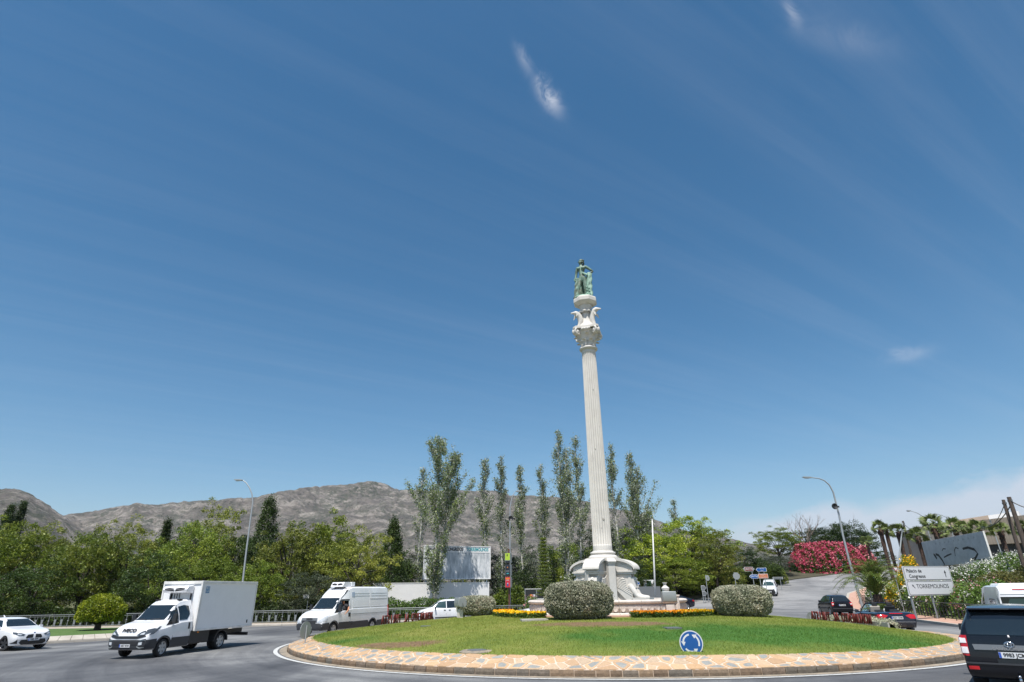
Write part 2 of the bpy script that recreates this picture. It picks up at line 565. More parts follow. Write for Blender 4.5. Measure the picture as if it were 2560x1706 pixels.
# ------------------------------------------------------------------ ground and road
def node_mat(name, rough=.85):
    m = bpy.data.materials.new(name); m.use_nodes = True
    nt = m.node_tree; b = nt.nodes['Principled BSDF']; b.inputs['Roughness'].default_value = rough
    tcn = nt.nodes.new('ShaderNodeTexCoord')
    def noise_(scale, detail=5, rough_=.6, vec=None, dist=0, sv=None, rot=None):
        v = tcn.outputs['Object']
        if sv or rot:
            mp = nt.nodes.new('ShaderNodeMapping')
            if sv: mp.inputs['Scale'].default_value = sv
            if rot: mp.inputs['Rotation'].default_value = rot
            nt.links.new(v, mp.inputs[0]); v = mp.outputs[0]
        n = nt.nodes.new('ShaderNodeTexNoise'); n.inputs['Scale'].default_value = scale
        n.inputs['Detail'].default_value = detail; n.inputs['Roughness'].default_value = rough_; n.inputs['Distortion'].default_value = dist
        nt.links.new(v, n.inputs['Vector']); return n.outputs['Fac']
    def ramp(f, stops):
        c = nt.nodes.new('ShaderNodeValToRGB'); el = c.color_ramp.elements
        el[0].position, el[0].color = stops[0][0], (*stops[0][1], 1)
        el[1].position, el[1].color = stops[-1][0], (*stops[-1][1], 1)
        for p, q in stops[1:-1]:
            e = el.new(p); e.color = (*q, 1)
        nt.links.new(f, c.inputs[0]); return c.outputs[0]
    def mixc(f, a, c, mode='MIX'):
        x = nt.nodes.new('ShaderNodeMix'); x.data_type = 'RGBA'; x.blend_type = mode
        for s, v in (('Factor', f), ('A', a), ('B', c)):
            if isinstance(v, (int, float)): x.inputs[s].default_value = v
            elif isinstance(v, tuple): x.inputs[s].default_value = (*v, 1)
            else: nt.links.new(v, x.inputs[s])
        return x.outputs['Result']
    def attr(n_):
        a = nt.nodes.new('ShaderNodeAttribute'); a.attribute_name = n_; return a.outputs['Fac']
    def bump(h, s, d):
        bp = nt.nodes.new('ShaderNodeBump'); bp.inputs['Strength'].default_value = s; bp.inputs['Distance'].default_value = d
        nt.links.new(h, bp.inputs['Height']); nt.links.new(bp.outputs[0], b.inputs['Normal'])
    def setc(c): nt.links.new(c, b.inputs['Base Color'])
    return m, nt, b, noise_, ramp, mixc, attr, bump, setc

m, nt, b, noi, ramp, mixc, attr, bump, setc = node_mat('asphalt', .75)
big = ramp(noi(.085, 6, .62, dist=.8), [(.36, (.062, .063, .068)), (.48, (.11, .111, .116)), (.62, (.215, .215, .213))])
sp_ = nt.nodes.new('ShaderNodeVectorMath'); sp_.operation = 'SUBTRACT'; sp_.inputs[1].default_value = (IC.x, IC.y, 0)
tco = [n for n in nt.nodes if n.type == 'TEX_COORD'][0]; nt.links.new(tco.outputs['Object'], sp_.inputs[0])
sx_ = nt.nodes.new('ShaderNodeSeparateXYZ'); nt.links.new(sp_.outputs[0], sx_.inputs[0])
at2 = nt.nodes.new('ShaderNodeMath'); at2.operation = 'ARCTAN2'; nt.links.new(sx_.outputs[1], at2.inputs[0]); nt.links.new(sx_.outputs[0], at2.inputs[1])
ln_ = nt.nodes.new('ShaderNodeVectorMath'); ln_.operation = 'LENGTH'; nt.links.new(sp_.outputs[0], ln_.inputs[0])
cb_ = nt.nodes.new('ShaderNodeCombineXYZ'); nt.links.new(ln_.outputs['Value'], cb_.inputs[0]); nt.links.new(at2.outputs[0], cb_.inputs[1])
nr_ = nt.nodes.new('ShaderNodeTexNoise'); nr_.inputs['Scale'].default_value = .75; nr_.inputs['Detail'].default_value = 6; nr_.inputs['Roughness'].default_value = .68; nt.links.new(cb_.outputs[0], nr_.inputs['Vector'])
stre = ramp(nr_.outputs['Fac'], [(.36, (.70, .70, .71)), (.64, (1.25, 1.25, 1.22))])
c0 = mixc(1.0, big, stre, 'MULTIPLY')
sy_ = nt.nodes.new('ShaderNodeSeparateXYZ'); nt.links.new(tco.outputs['Object'], sy_.inputs[0])
fr2 = nt.nodes.new('ShaderNodeMapRange'); fr2.inputs[1].default_value = 58; fr2.inputs[2].default_value = 72; nt.links.new(sy_.outputs[1], fr2.inputs[0])
c1 = mixc(fr2.outputs[0], c0, ramp(noi(.2, 5, .6, dist=.5), [(.35, (.15, .15, .15)), (.6, (.27, .265, .26))]))
grain = ramp(noi(28, 3, .7), [(.3, (.82, .82, .82)), (.7, (1.18, 1.18, 1.18))])
c2 = mixc(1.0, c1, grain, 'MULTIPLY')
crk = ramp(noi(.9, 8, .7, dist=2.0), [(.492, (1, 1, 1)), (.5, (.62, .62, .62)), (.508, (1, 1, 1))])
setc(mixc(1.0, c2, crk, 'MULTIPLY'))
bump(noi(60, 3), .25, .01)
M['asphalt'] = m

m, nt, b, noi, ramp, mixc, attr, bump, setc = node_mat('dry_ground', .95)
g1 = ramp(noi(.12, 6, .65), [(.35, (.06, .085, .025)), (.5, (.12, .125, .045)), (.66, (.22, .17, .10))])
g2 = ramp(noi(6, 4, .7), [(.3, (.75, .75, .75)), (.7, (1.2, 1.2, 1.2))])
setc(mixc(1.0, g1, g2, 'MULTIPLY')); bump(noi(5, 5), .5, .08)
M['dry_ground'] = m

m, nt, b, noi, ramp, mixc, attr, bump, setc = node_mat('shrub_soil', .95)
setc(ramp(noi(1.2, 6, .7), [(.35, (.035, .04, .018)), (.55, (.07, .06, .035)), (.7, (.10, .09, .05))])); bump(noi(6, 5), .5, .06)
M['shrub_soil'] = m

m, nt, b, noi, ramp, mixc, attr, bump, setc = node_mat('pink_paving', .85)
setc(ramp(noi(2.5, 5), [(.35, (.42, .24, .17)), (.65, (.52, .33, .25))])); M['pink_paving'] = m
m, nt, b, noi, ramp, mixc, attr, bump, setc = node_mat('pale_paving', .85)
setc(ramp(noi(2.5, 5), [(.35, (.33, .28, .22)), (.65, (.44, .38, .31))])); M['pale_paving'] = m

m, nt, b, noi, ramp, mixc, attr, bump, setc = node_mat('white_marking', .7)
setc(ramp(noi(9, 6, .7), [(.34, (.25, .25, .25)), (.46, (.52, .52, .50)), (1, (.62, .62, .60))])); M['marking'] = m
m, nt, b, noi, ramp, mixc, attr, bump, setc = node_mat('sandy_gutter', .95)
setc(ramp(noi(3, 6, .7), [(.35, (.16, .145, .12)), (.6, (.34, .28, .21))])); M['gutter'] = m

xs = np.concatenate([np.arange(-95, -40, 2.5), np.arange(-40, 75, 1.0), np.arange(75, 131, 2.5)])
ys = np.concatenate([np.arange(-40, 10, 2.5), np.arange(10, 140.1, 1.0)])
P = np.array([[(x, y, gz(x, y)) for y in ys] for x in xs])
tag(link('road', grid_mesh('road', P, M['asphalt'])), kind='structure')

# ground sheet reaching the horizon, with a hole where the road sheet lies
ang = np.linspace(0, 2 * PI, 145)
cx, cy = 18.0, 50.0
rr = [1.0, 1.05, 1.2, 1.5, 2.2, 4, 8, 20, 45, 90]
rows = []
for k in rr:
    row = []
    for a in ang:
        ca, sa = math.cos(a), math.sin(a)
        t = min(112.9 / abs(ca) if abs(ca) > 1e-6 else 1e9, 89.9 / abs(sa) if abs(sa) > 1e-6 else 1e9)
        x, y = cx + ca * t * k, cy + sa * t * k
        z = gz(x, y) if k < 4 else 0
        if k >= 4: z = (gz(cx + ca * t * 2.2, cy + sa * t * 2.2)) * max(0, 1 - (k - 2.2) / 6)
        row.append((x, y, z - (0.02 if k > 1.01 else 0)))
    rows.append(row)
tag(link('ground', grid_mesh('ground', np.array(rows), M['dry_ground'])), kind='structure')

# planted ground beyond the left pavement and along the back
up12 = lambda x, y: gz(x, y) + .12
FY = 58.3     # line of the railing on the left
def lsafe(y): return lerp_tab(LEDGE, y)
poly_sheet('planted_ground', [(-94, FY + .2), (-8, FY + .2), (2, 61), (8, 66.5), (13, 74.5), (20, 79), (26, 84), (35, 95.5), (47, 106), (61, 114.5), (83, 122), (83, 139), (-94, 139)], up12, M['shrub_soil'], 3.0, .2)
poly_sheet('left_pavement', [(-94, 54.6), (-20, 55.2), (-6, 57.2), (3, 60), (9, 65.3), (12.2, 71.8), (14.6, 74), (13.6, 74.8), (8, 66.4), (2, 60.9), (-8, FY + .1), (-94, FY + .1)], lambda x, y: gz(x, y) + .13, M['pale_paving'], 1.5, .2)
# right hand pavement and bank
er = [(lerp_tab(EDGE, y), y) for y in np.arange(6, 126, 3.0)]
poly_sheet('right_pavement', [(x + .25, y) for x, y in er] + [(x + 2.3, y) for x, y in reversed(er)], lambda x, y: gz(x, y) + .13, M['pink_paving'], 1.2, .2)
poly_sheet('right_bank', [(x + 2.33, y) for x, y in er] + [(129, 138), (129, 6)], lambda x, y: gz(x, y) + .12, M['dry_ground'], 3.0, .2)

def kerb_run(name, pts, w, h, z0, mat_, label, piece=1.0, maxn=300, cat='kerb', slope=0.0):
    """a line of kerb stones, each one its own block"""
    root = thing(name, label, cat, (0, 0, 0), kind='structure')
    pl = [Vector(p) for p in pts]
    seg = []
    for a, b_ in zip(pl, pl[1:]):
        L = (b_ - a).length; n = max(1, round(L / piece))
        for i in range(n): seg.append((a.lerp(b_, i / n), a.lerp(b_, (i + 1) / n)))
    seg.sort(key=lambda s: (s[0]).length)
    rest = MB()
    for i, (a, b_) in enumerate(seg):
        d = (b_ - a); L = d.length - .015; ang_ = math.atan2(d.y, d.x); c = (a + b_) / 2
        if i < maxn:
            mb = MB(); 
        else: mb = rest
        z = gz(c.x, c.y) + z0
        n_ = Vector((-math.sin(ang_), math.cos(ang_)))
        A = Vector((math.cos(ang_), math.sin(ang_), (gz(b_.x, b_.y) - gz(a.x, a.y)) / max(L, .1)))
        N = Vector((n_.x, n_.y, 0)); Z = Vector((0, 0, 1)); o_ = Vector((c.x, c.y, z))
        prof = [(-w / 2, -.15), (w / 2, -.15), (w / 2, h + slope), (-w / 2 + .03, h), (-w / 2, h - .03)]
        mb.prism(prof, -L / 2, L / 2, (o_, N, Z, A))
        if i < maxn: mb.build('kerb_stone', mat_, root)
    if rest.v: tag(rest.build('kerb_stones', mat_, root), kind='stuff')
    return root
kerb_run('pavement_kerb', [(x + .1, y) for x, y in er if y < 100], .3, .15, 0, M['kerb_concrete'], 'grey kerb edging the pink pavement on the right', 1.0)
kerb_run('pavement_kerb', [(-60, 54.55), (-20, 55.1), (-6, 57.1), (3, 59.9), (9, 65.2), (12.2, 71.7), (14.7, 73.9)], .28, .15, 0, M['kerb_concrete'], 'pale kerb along the pavement in front of the left railing', 1.5)

# left verge with its sloping kerb stones
VC = [(-60, 36.5), (-34, 36.5), (-28.2, 37.6), (-25.2, 40.0), (-22.5, 42.6), (-20.6, 46), (-20.8, 48.6), (-23.5, 50.4), (-30, 51.0), (-60, 51.0)]
vr = thing('verge_border', 'sloping pale stone border round the grass verge behind the white SUV', 'border', (0, 0, 0), kind='structure')
def vset(inset):
    out = []
    n = len(VC)
    pl = [Vector(p) for p in VC]
    for i, p in enumerate(pl):
        a = pl[max(0, i - 1)]; b_ = pl[min(n - 1, i + 1)]; t = (b_ - a).normalized()
        nn = Vector((-t.y, t.x))
        out.append(p + nn * inset)
    return out
v0, v1 = vset(0), vset(1.25)
mbv = MB()
kseg = []
for i in range(len(v0) - 1):
    L = (v0[i + 1] - v0[i]).length; n = max(1, round(L / .62))
    for k in range(n):
        kseg.append((v0[i].lerp(v0[i + 1], k / n), v0[i].lerp(v0[i + 1], (k + 1) / n), v1[i].lerp(v1[i + 1], k / n), v1[i].lerp(v1[i + 1], (k + 1) / n)))
bandm = MB()
for a, b_, c, d in kseg:
    g = .02
    q = [a.lerp(b_, g).lerp(c.lerp(d, g), .22), a.lerp(b_, 1 - g).lerp(c.lerp(d, 1 - g), .22), c.lerp(d, 1 - g), c.lerp(d, g)]
    zz = [.14, .14, .34, .34]
    top = [(p.x, p.y, gz(p.x, p.y) + z) for p, z in zip(q, zz)]
    mb = MB(); mb.add(top + [(x, y, z - .15) for x, y, z in top], [(0, 1, 2, 3), (7, 6, 5, 4), (0, 4, 5, 1), (1, 5, 6, 2), (2, 6, 7, 3), (3, 7, 4, 0)])
    mb.build('border_stone', M['kerb_concrete'], vr)
    q2 = [a, b_, a.lerp(b_, 1 - g).lerp(d, .2), a.lerp(b_, g).lerp(c, .2)]
    top = [(p.x, p.y, gz(p.x, p.y) + .11) for p in q2]
    bandm.add(top + [(x, y, z - .2) for x, y, z in top], [(0, 1, 2, 3), (0, 4, 5, 1), (2, 6, 7, 3)])
bandm.build('kerb_band', M['kerb_concrete'], vr)
m, nt, b, noi, ramp, mixc, attr, bump, setc = node_mat('verge_grass', .95)
setc(ramp(noi(1.5, 6, .7), [(.35, (.05, .11, .02)), (.65, (.10, .16, .035))])); bump(noi(25, 4), .6, .05); M['verge_grass'] = m
poly_sheet('verge_lawn', [tuple(p) for p in vset(1.2)], lambda x, y: gz(x, y) + .32, M['verge_grass'], 1.5, .1)

# ------------------------------------------------------------------ island
NA = 240
aa = np.linspace(0, 2 * PI, NA + 1)
def ringpt(a, off, z, rel=True):
    r = isl_R(a) + off
    x = IC.x + r * math.cos(a); y = IC.y + r * math.sin(a)
    return (x, y, (gz(x, y) if rel else 0) + z)
def ring_sheet(name, o0, o1, z, mat_):
    P = np.array([[ringpt(a, o0, z), ringpt(a, o1, z)] for a in aa])
    return tag(link(name, grid_mesh(name, P, mat_)), kind='structure')
ring_sheet('gutter', 0.02, .34, .010, M['gutter'])
ring_sheet('road_marking', .42, .60, .014, M['marking'])

m, nt, b, noi, ramp, mixc, attr, bump, setc = node_mat('lawn_turf', .95)
n_a = noi(.35, 6, .7)
base = ramp(n_a, [(.30, (.095, .14, .016)), (.5, (.165, .20, .028)), (.7, (.24, .23, .055))])
lush = mixc(attr('lush'), base, (.045, .13, .010))
nb2 = noi(1.6, 6, .75)
mm = nt.nodes.new('ShaderNodeMath'); mm.operation = 'MULTIPLY_ADD'; mm.inputs[1].default_value = 1.0; mm.inputs[2].default_value = -.5
nt.links.new(nb2, mm.inputs[0])
m2 = nt.nodes.new('ShaderNodeMath'); m2.operation = 'ADD'; nt.links.new(mm.outputs[0], m2.inputs[0]); nt.links.new(attr('bare'), m2.inputs[1])
m3 = nt.nodes.new('ShaderNodeMapRange'); m3.inputs[1].default_value = .45; m3.inputs[2].default_value = .75; nt.links.new(m2.outputs[0], m3.inputs[0])
br = mixc(m3.outputs[0], lush, ramp(noi(5, 5), [(.3, (.12, .07, .035)), (.7, (.24, .15, .08))]))
fine = ramp(noi(14, 5, .8), [(.3, (.6, .62, .6)), (.7, (1.35, 1.35, 1.3))])
setc(mixc(1.0, br, fine, 'MULTIPLY')); bump(noi(22, 4), .8, .05)
M['lawn'] = m

def isl_at(px, py):
    d = ray(px, py)
    p = Vector((0, 0, CAMH)); t = 15 / d.y
    for i in range(700):
        q = Vector((0, 0, CAMH)) + d * t
        if q.z < isl_z(q.x, q.y): return q
        t += .05 / d.y
    return q
LUSH = [(isl_at(1760, 1588), 2.2, 4.5), (isl_at(1600, 1590), 1.8, 2.5), (isl_at(2000, 1580), 3, 5), (isl_at(2150, 1600), 2.5, 3), (isl_at(800, 1590), 1.5, 1.5), (isl_at(860, 1605), 1.2, 1.5)]
BARE = [(isl_at(1020, 1612), 1.0, 1.9, 1.0), (isl_at(930, 1612), .6, .8, .8), (isl_at(1500, 1561), 1.3, 2.6, .6), (isl_at(1590, 1560), .8, 2.0, .8), (isl_at(1400, 1560), .9, 2.4, .6), (isl_at(2330, 1590), 1.3, 1.3, .5), (isl_at(1960, 1632), .4, 4, .35), (isl_at(1130, 1625), .6, 1.5, .5)]
def lawn_attr(x, y):
    l = 0; b_ = 0
    for c, ry, rx in LUSH:
        l += math.exp(-((x - c.x) / rx) ** 2 - ((y - c.y) / ry) ** 2)
    for c, ry, rx, s in BARE:
        b_ += s * math.exp(-((x - c.x) / rx) ** 2 - ((y - c.y) / ry) ** 2)
    l *= .6 + .8 * (mnoise.noise(Vector((x * .7, y * .7, 0))) + .3)
    return max(0, min(1, l)), max(0, min(1, b_))
fr = np.linspace(0, 1, 40)
P = []; la = []; ba_ = []
for a in aa:
    Ri = isl_R(a) - 1.02
    row = []
    for t in fr:
        r = Ri * t
        x, y = IC.x + r * math.cos(a), IC.y + r * math.sin(a)
        row.append((x, y, isl_z(x, y) + .015 * mnoise.noise(Vector((x, y, 0)) * 1.3)))
        l, b_ = lawn_attr(x, y); la.append(l); ba_.append(b_)
    P.append(row)
lawn_me = grid_mesh('lawn', np.array(P), M['lawn'])
for nm, d in (('lush', la), ('bare', ba_)):
    at_ = lawn_me.attributes.new(nm, 'FLOAT', 'POINT'); at_.data.foreach_set('value', np.array(d, dtype=np.float32))
tag(link('lawn', lawn_me), kind='structure')

# grass blades
rng = np.random.default_rng(3)
def grass_blades(name, n, sampler, h, mat_, w=.010):
    pts = []; l2 = []; b2 = []
    V = np.empty((n, 3, 3), np.float32)
    i = 0
    while i < n:
        s = sampler()
        if s is None: continue
        x, y, z, l, b_ = s
        if random.random() < (b_ - .2) * 1.2: continue
        a = random.random() * 6.28; hh = h * random.uniform(.5, 1.3)
        dx_, dy_ = math.cos(a) * w, math.sin(a) * w
        lx, ly = random.uniform(-.5, .5) * hh, random.uniform(-.5, .5) * hh
        V[i] = ((x - dx_, y - dy_, z - .01), (x + dx_, y + dy_, z - .01), (x + lx, y + ly, z + hh))
        l2 += [l] * 3; i += 1
    me = np_mesh(name, V.reshape(-1, 3), 3, mat_)
    at_ = me.attributes.new('lush', 'FLOAT', 'POINT'); at_.data.foreach_set('value', np.array(l2, dtype=np.float32))
    return me
m, nt, b, noi, ramp, mixc, attr, bump, setc = node_mat('grass_blade', .6)
gg = nt.nodes.new('ShaderNodeNewGeometry')
slow = noi(.35, 6, .7)
mxx = nt.nodes.new('ShaderNodeMath'); mxx.operation = 'MULTIPLY_ADD'; mxx.inputs[1].default_value = .45; nt.links.new(gg.outputs['Random Per Island'], mxx.inputs[0])
mx2 = nt.nodes.new('ShaderNodeMath'); mx2.operation = 'MULTIPLY_ADD'; mx2.inputs[1].default_value = 1.4; mx2.inputs[2].default_value = -.42; nt.links.new(slow, mx2.inputs[0]); nt.links.new(mx2.outputs[0], mxx.inputs[2])
bc = ramp(mxx.outputs[0], [(0, (.12, .18, .018)), (.5, (.215, .255, .034)), (1, (.33, .31, .085))])
setc(mixc(attr('lush'), bc, (.075, .17, .016)))
M['blade'] = m
def smp():
    a = random.uniform(-PI, 0.25 * PI) if random.random() < .85 else random.uniform(0, 2 * PI)
    Ri = isl_R(a) - 1.0
    r = Ri * math.sqrt(random.uniform(.12, 1.0))
    x, y = IC.x + r * math.cos(a), IC.y + r * math.sin(a)
    if (x - MON.x) ** 2 + (y - MON.y) ** 2 < 5.2 ** 2: return None
    l, b_ = lawn_attr(x, y)
    return x, y, isl_z(x, y), l, b_
tag(link('grass', grass_blades('grass', 170000, smp, .05, M['blade'])), 'short mown green and yellowing grass on the roundabout mound', 'grass', kind='stuff')

# stone border of the island: Voronoi flagstones on the slope, blocks on the face
m, nt, b, noi, ramp, mixc, attr, bump, setc = node_mat('flagstone', .8)
oi = nt.nodes.new('ShaderNodeObjectInfo')
tan = ramp(oi.outputs['Random'], [(0, (.46, .29, .155)), (.3, (.53, .36, .21)), (.55, (.42, .27, .155)), (.8, (.53, .385, .25)), (1, (.42, .32, .22))])
grey = ramp(noi(1.3, 3), [(.3, (.215, .22, .21)), (.7, (.31, .31, .285))])
core = nt.nodes.new('ShaderNodeMath'); core.operation = 'MULTIPLY_ADD'; core.inputs[1].default_value = .9; nt.links.new(noi(2.3, 4, .6), core.inputs[0]); nt.links.new(attr('core'), core.inputs[2])
mr = nt.nodes.new('ShaderNodeMapRange'); mr.inputs[1].default_value = .94; mr.inputs[2].default_value = 1.02; nt.links.new(core.outputs[0], mr.inputs[0])
cc = mixc(mr.outputs[0], tan, grey)
gr = ramp(noi(18, 5, .7), [(.3, (.8, .8, .8)), (.7, (1.15, 1.15, 1.15))])
setc(mixc(1.0, cc, gr, 'MULTIPLY')); bump(noi(12, 5), .5, .02)
M['flag'] = m
m, nt, b, noi, ramp, mixc, attr, bump, setc = node_mat('kerb_block', .85)
oi = nt.nodes.new('ShaderNodeObjectInfo')
t2 = ramp(oi.outputs['Random'], [(0, (.17, .12, .08)), (.3, (.24, .17, .11)), (.55, (.13, .12, .10)), (.8, (.20, .15, .11)), (1, (.27, .19, .12))])
gr = ramp(noi(7, 6, .75), [(.3, (.6, .6, .6)), (.7, (1.25, 1.22, 1.2))])
setc(mixc(1.0, t2, gr, 'MULTIPLY')); bump(noi(10, 5), .7, .03)
M['kerb_block'] = m
M['mortar'] = mat('pink_mortar', (.64, .51, .41), .9, col2=(.54, .42, .32), nscale=2.0, bump=.3, bscale=20)

isl = thing('island_border', 'crazy paved orange and grey stone border round the grass roundabout', 'stone border', (IC.x, IC.y, 0), kind='structure')
HK = .19; WS = 1.05
def slope_pt(a, s, up=0.0):
    """s from 0 (outer edge) to 1 (inner edge), up = metres off the slope"""
    R1 = isl_R(a); r = R1 - .02 - (WS + .02) * s
    x, y = r * math.cos(a), r * math.sin(a)
    zo = gz(IC.x + R1 * math.cos(a), IC.y + R1 * math.sin(a)) + HK
    ri = R1 - WS - .02
    zi = isl_z(IC.x + ri * math.cos(a), IC.y + ri * math.sin(a)) + .01
    return Vector((x, y, zo + (zi - zo) * s + up))
P = []
for a in aa:
    R1 = isl_R(a) - .03
    o_ = (R1 * math.cos(a), R1 * math.sin(a))
    zz = gz(IC.x + o_[0], IC.y + o_[1])
    p0 = slope_pt(a, .01); p1 = slope_pt(a, 1.0)
    P.append([(o_[0], o_[1], zz - .1), (o_[0], o_[1], p0.z - .012), (p0.x, p0.y, p0.z - .003), tuple(p1 - Vector((0, 0, .003))), (p1.x * .985, p1.y * .985, p1.z - .15)])
link('mortar_bed', grid_mesh('mortar_bed', np.array(P), M['mortar'], smooth=False), isl)
arc = [0.0]
for i in range(NA):
    arc.append(arc[-1] + (isl_R(aa[i]) - .5) * (aa[i + 1] - aa[i]))
def arc_a(u): return float(np.interp(u % arc[-1], arc, aa))
LW = math.hypot(WS, .25); LT = arc[-1]
sp = .47
nu_, nv_ = int(LT / sp), 3
random.seed(21)
seeds = []
for i in range(nu_):
    for j in range(nv_):
        seeds.append(((i + .5 + random.uniform(-.62, .62)) * LT / nu_, (j + .5 + random.uniform(-.46, .46)) * LW / nv_, i))
def clip(poly, nx, ny, d):
    out = []
    for i in range(len(poly)):
        p, q = poly[i], poly[(i + 1) % len(poly)]
        dp = p[0] * nx + p[1] * ny - d; dq = q[0] * nx + q[1] * ny - d
        if dp <= 0: out.append(p)
        if (dp < 0) != (dq < 0) and abs(dp - dq) > 1e-9:
            t = dp / (dp - dq); out.append((p[0] + (q[0] - p[0]) * t, p[1] + (q[1] - p[1]) * t))
    return out
cells = []
for k, (u, v, i) in enumerate(seeds):
    poly = [(u - 1.2, 0.0), (u + 1.2, 0.0), (u + 1.2, LW), (u - 1.2, LW)]
    for k2 in range(k - 12, k + 13):
        if k2 == k: continue
        u2, v2, _ = seeds[k2 % len(seeds)]
        if k2 < 0: u2 -= LT
        if k2 >= len(seeds): u2 += LT
        nx, ny = u2 - u, v2 - v
        L = math.hypot(nx, ny)
        if L > 1.6 or L < 1e-6: continue
        nx /= L; ny /= L
        gap = random.choice((.016, .022, .03))
        poly = clip(poly, nx, ny, (u + u2) / 2 * nx + (v + v2) / 2 * ny - gap)
        if len(poly) < 3: break
    if len(poly) < 3: continue
    poly = [p for n_, p in enumerate(poly) if math.hypot(p[0] - poly[n_ - 1][0], p[1] - poly[n_ - 1][1]) > .02]
    if len(poly) < 3: continue
    # soften the corners a little
    q = []
    for n_ in range(len(poly)):
        p, a_, c_ = poly[n_], poly[n_ - 1], poly[(n_ + 1) % len(poly)]
        q.append((p[0] + (a_[0] - p[0]) * .14, p[1] + (a_[1] - p[1]) * .14)); q.append((p[0] + (c_[0] - p[0]) * .14, p[1] + (c_[1] - p[1]) * .14))
    cells.append((u, v, q))
def vis_key(u):
    a = arc_a(u); p = Vector((IC.x + isl_R(a) * math.cos(a), IC.y + isl_R(a) * math.sin(a)))
    return p.length
cells.sort(key=lambda c: vis_key(c[0]))
def stone_geo(mb, cell, corel):
    u, v, q = cell
    h = random.uniform(.006, .014); tl = random.uniform(-.006, .006)
    cu = sum(p[0] for p in q) / len(q); cv = sum(p[1] for p in q) / len(q)
    n = len(q)
    grey_ = random.random()
    cval = 1.0 if grey_ < .42 else (.85 if grey_ < .62 else .0)
    rings = [(0.0, -.03, 0.0), (0.0, h * .6, 0.0), (.10, h, .12), (.45, h + .003, .75 * cval)]
    b0 = len(mb.v)
    for ins, up, cr_ in rings:
        for pu, pv in q:
            uu_, vv_ = pu + (cu - pu) * ins, pv + (cv - pv) * ins
            vv_ = min(max(vv_, .01), LW - .005)
            mb.v.append(tuple(slope_pt(arc_a(uu_), vv_ / LW, up + tl * (pu - cu) * 4))); corel.append(cr_)
    mb.v.append(tuple(slope_pt(arc_a(cu), cv / LW, h + .004))); corel.append(cval)
    for r_ in range(3):
        for k in range(n):
            k2 = (k + 1) % n
            mb.f.append((b0 + r_ * n + k, b0 + r_ * n + k2, b0 + (r_ + 1) * n + k2, b0 + (r_ + 1) * n + k)); mb.m.append(0)
    for k in range(n):
        mb.f.append((b0 + 3 * n + k, b0 + 3 * n + (k + 1) % n, b0 + 4 * n)); mb.m.append(0)
def put_core(me, corel):
    at_ = me.attributes.new('core', 'FLOAT', 'POINT'); at_.data.foreach_set('value', np.array(corel, dtype=np.float32))
rest = MB(); rc = []
for i, c in enumerate(cells):
    if i < 295:
        mb = MB(); cl = []
        stone_geo(mb, c, cl)
        me = mb.mesh('flagstone', M['flag'], smooth=False); put_core(me, cl); link('flagstone', me, isl)
    else: stone_geo(rest, c, rc)
me = rest.mesh('flagstones', M['flag']); put_core(me, rc); tag(link('flagstones', me, isl), kind='stuff')
# face blocks
u = 0; blocks = []
while u < LT - .3:
    w = random.uniform(.32, .72); blocks.append((u, min(LT, u + w))); u += w
blocks.sort(key=lambda b_: vis_key(b_[0]))
rest = MB()
for i, (u0, u1) in enumerate(blocks):
    mb = MB() if i < 150 else rest
    b0 = len(mb.v); pr = random.uniform(-.012, .012); jz = random.uniform(-.012, .006)
    for uu_ in (u0 + .012, (u0 + u1) / 2, u1 - .012):
        a = arc_a(uu_)
        R1 = isl_R(a)
        zb = gz(IC.x + R1 * math.cos(a), IC.y + R1 * math.sin(a))
        for off, z in ((-.10, -.05), (.0 + pr, -.05), (.012 + pr, HK * .5), (-.004 + pr, HK - .012 + jz), (-.12, HK - .004 + jz)):
            mb.v.append(((R1 + off) * math.cos(a), (R1 + off) * math.sin(a), zb + z))
    for s in range(2):
        for k in range(4):
            mb.f.append((b0 + s * 5 + k, b0 + s * 5 + k + 1, b0 + s * 5 + 6 + k, b0 + s * 5 + 5 + k)); mb.m.append(0)
    mb.f += [(b0, b0 + 1, b0 + 2, b0 + 3, b0 + 4), (b0 + 10, b0 + 14, b0 + 13, b0 + 12, b0 + 11)]; mb.m += [0, 0]
    if i < 150: mb.build('kerb_stone', M['kerb_block'], isl)
if rest.v: tag(rest.build('kerb_stones', M['kerb_block'], isl), kind='stuff')
random.seed(5)

# covers and slabs set in the lawn
def slab(name, px, py, w, d, h, mat_, label, cat, rz=0.0, shape='box'):
    p = isl_at(px, py)
    mb = MB()
    if shape == 'box': mb.box((0, 0, h / 2 - .03), (w, d, h + .06))
    else: mb.lathe([(w / 2, -.05), (w / 2, h), (w / 2 - .05, h + .01), (0.01, h + .012)], 28)
    o = mb.build(name, mat_, None); o.location = (p.x, p.y, p.z); o.rotation_euler = (0, 0, rz)
    return tag(o, label, cat)
slab('inspection_cover', 1680, 1572, .62, .55, .05, M['galv_dark'], 'dark metal box cover set in the bright green grass right of the column', 'cover', .15)
slab('inspection_cover', 1064, 1567, .46, .3, .04, M['galv_dark'], 'small dark cover in the grass in front of the far left clipped bush', 'cover', .1)
p = isl_at(1192, 1627)
mh = thing('manhole', 'round dark manhole cover in a sandy ring beside the stone border', 'manhole cover', tuple(p))
mb = MB(); mb.lathe([(.6, -.1), (.6, -.02), (.5, .02), (.36, .025), (.34, .01), (.01, .01)], 32); mb.build('concrete_ring', M['gutter'], mh, smooth=40)
mb = MB(); mb.lathe([(.33, .0), (.33, .03), (.3, .035), (.01, .035)], 32); mb.build('lid', M['galv_dark'], mh, smooth=40)
pv = poly_sheet('paved_patch', [(MON.x + 5.15 * math.cos(a) , MON.y + 5.15 * math.sin(a)) for a in np.linspace(0, 2 * PI, 48, endpoint=False)], lambda x, y: isl_z(x, y) + .05, M['pink_paving'], .8, .1)
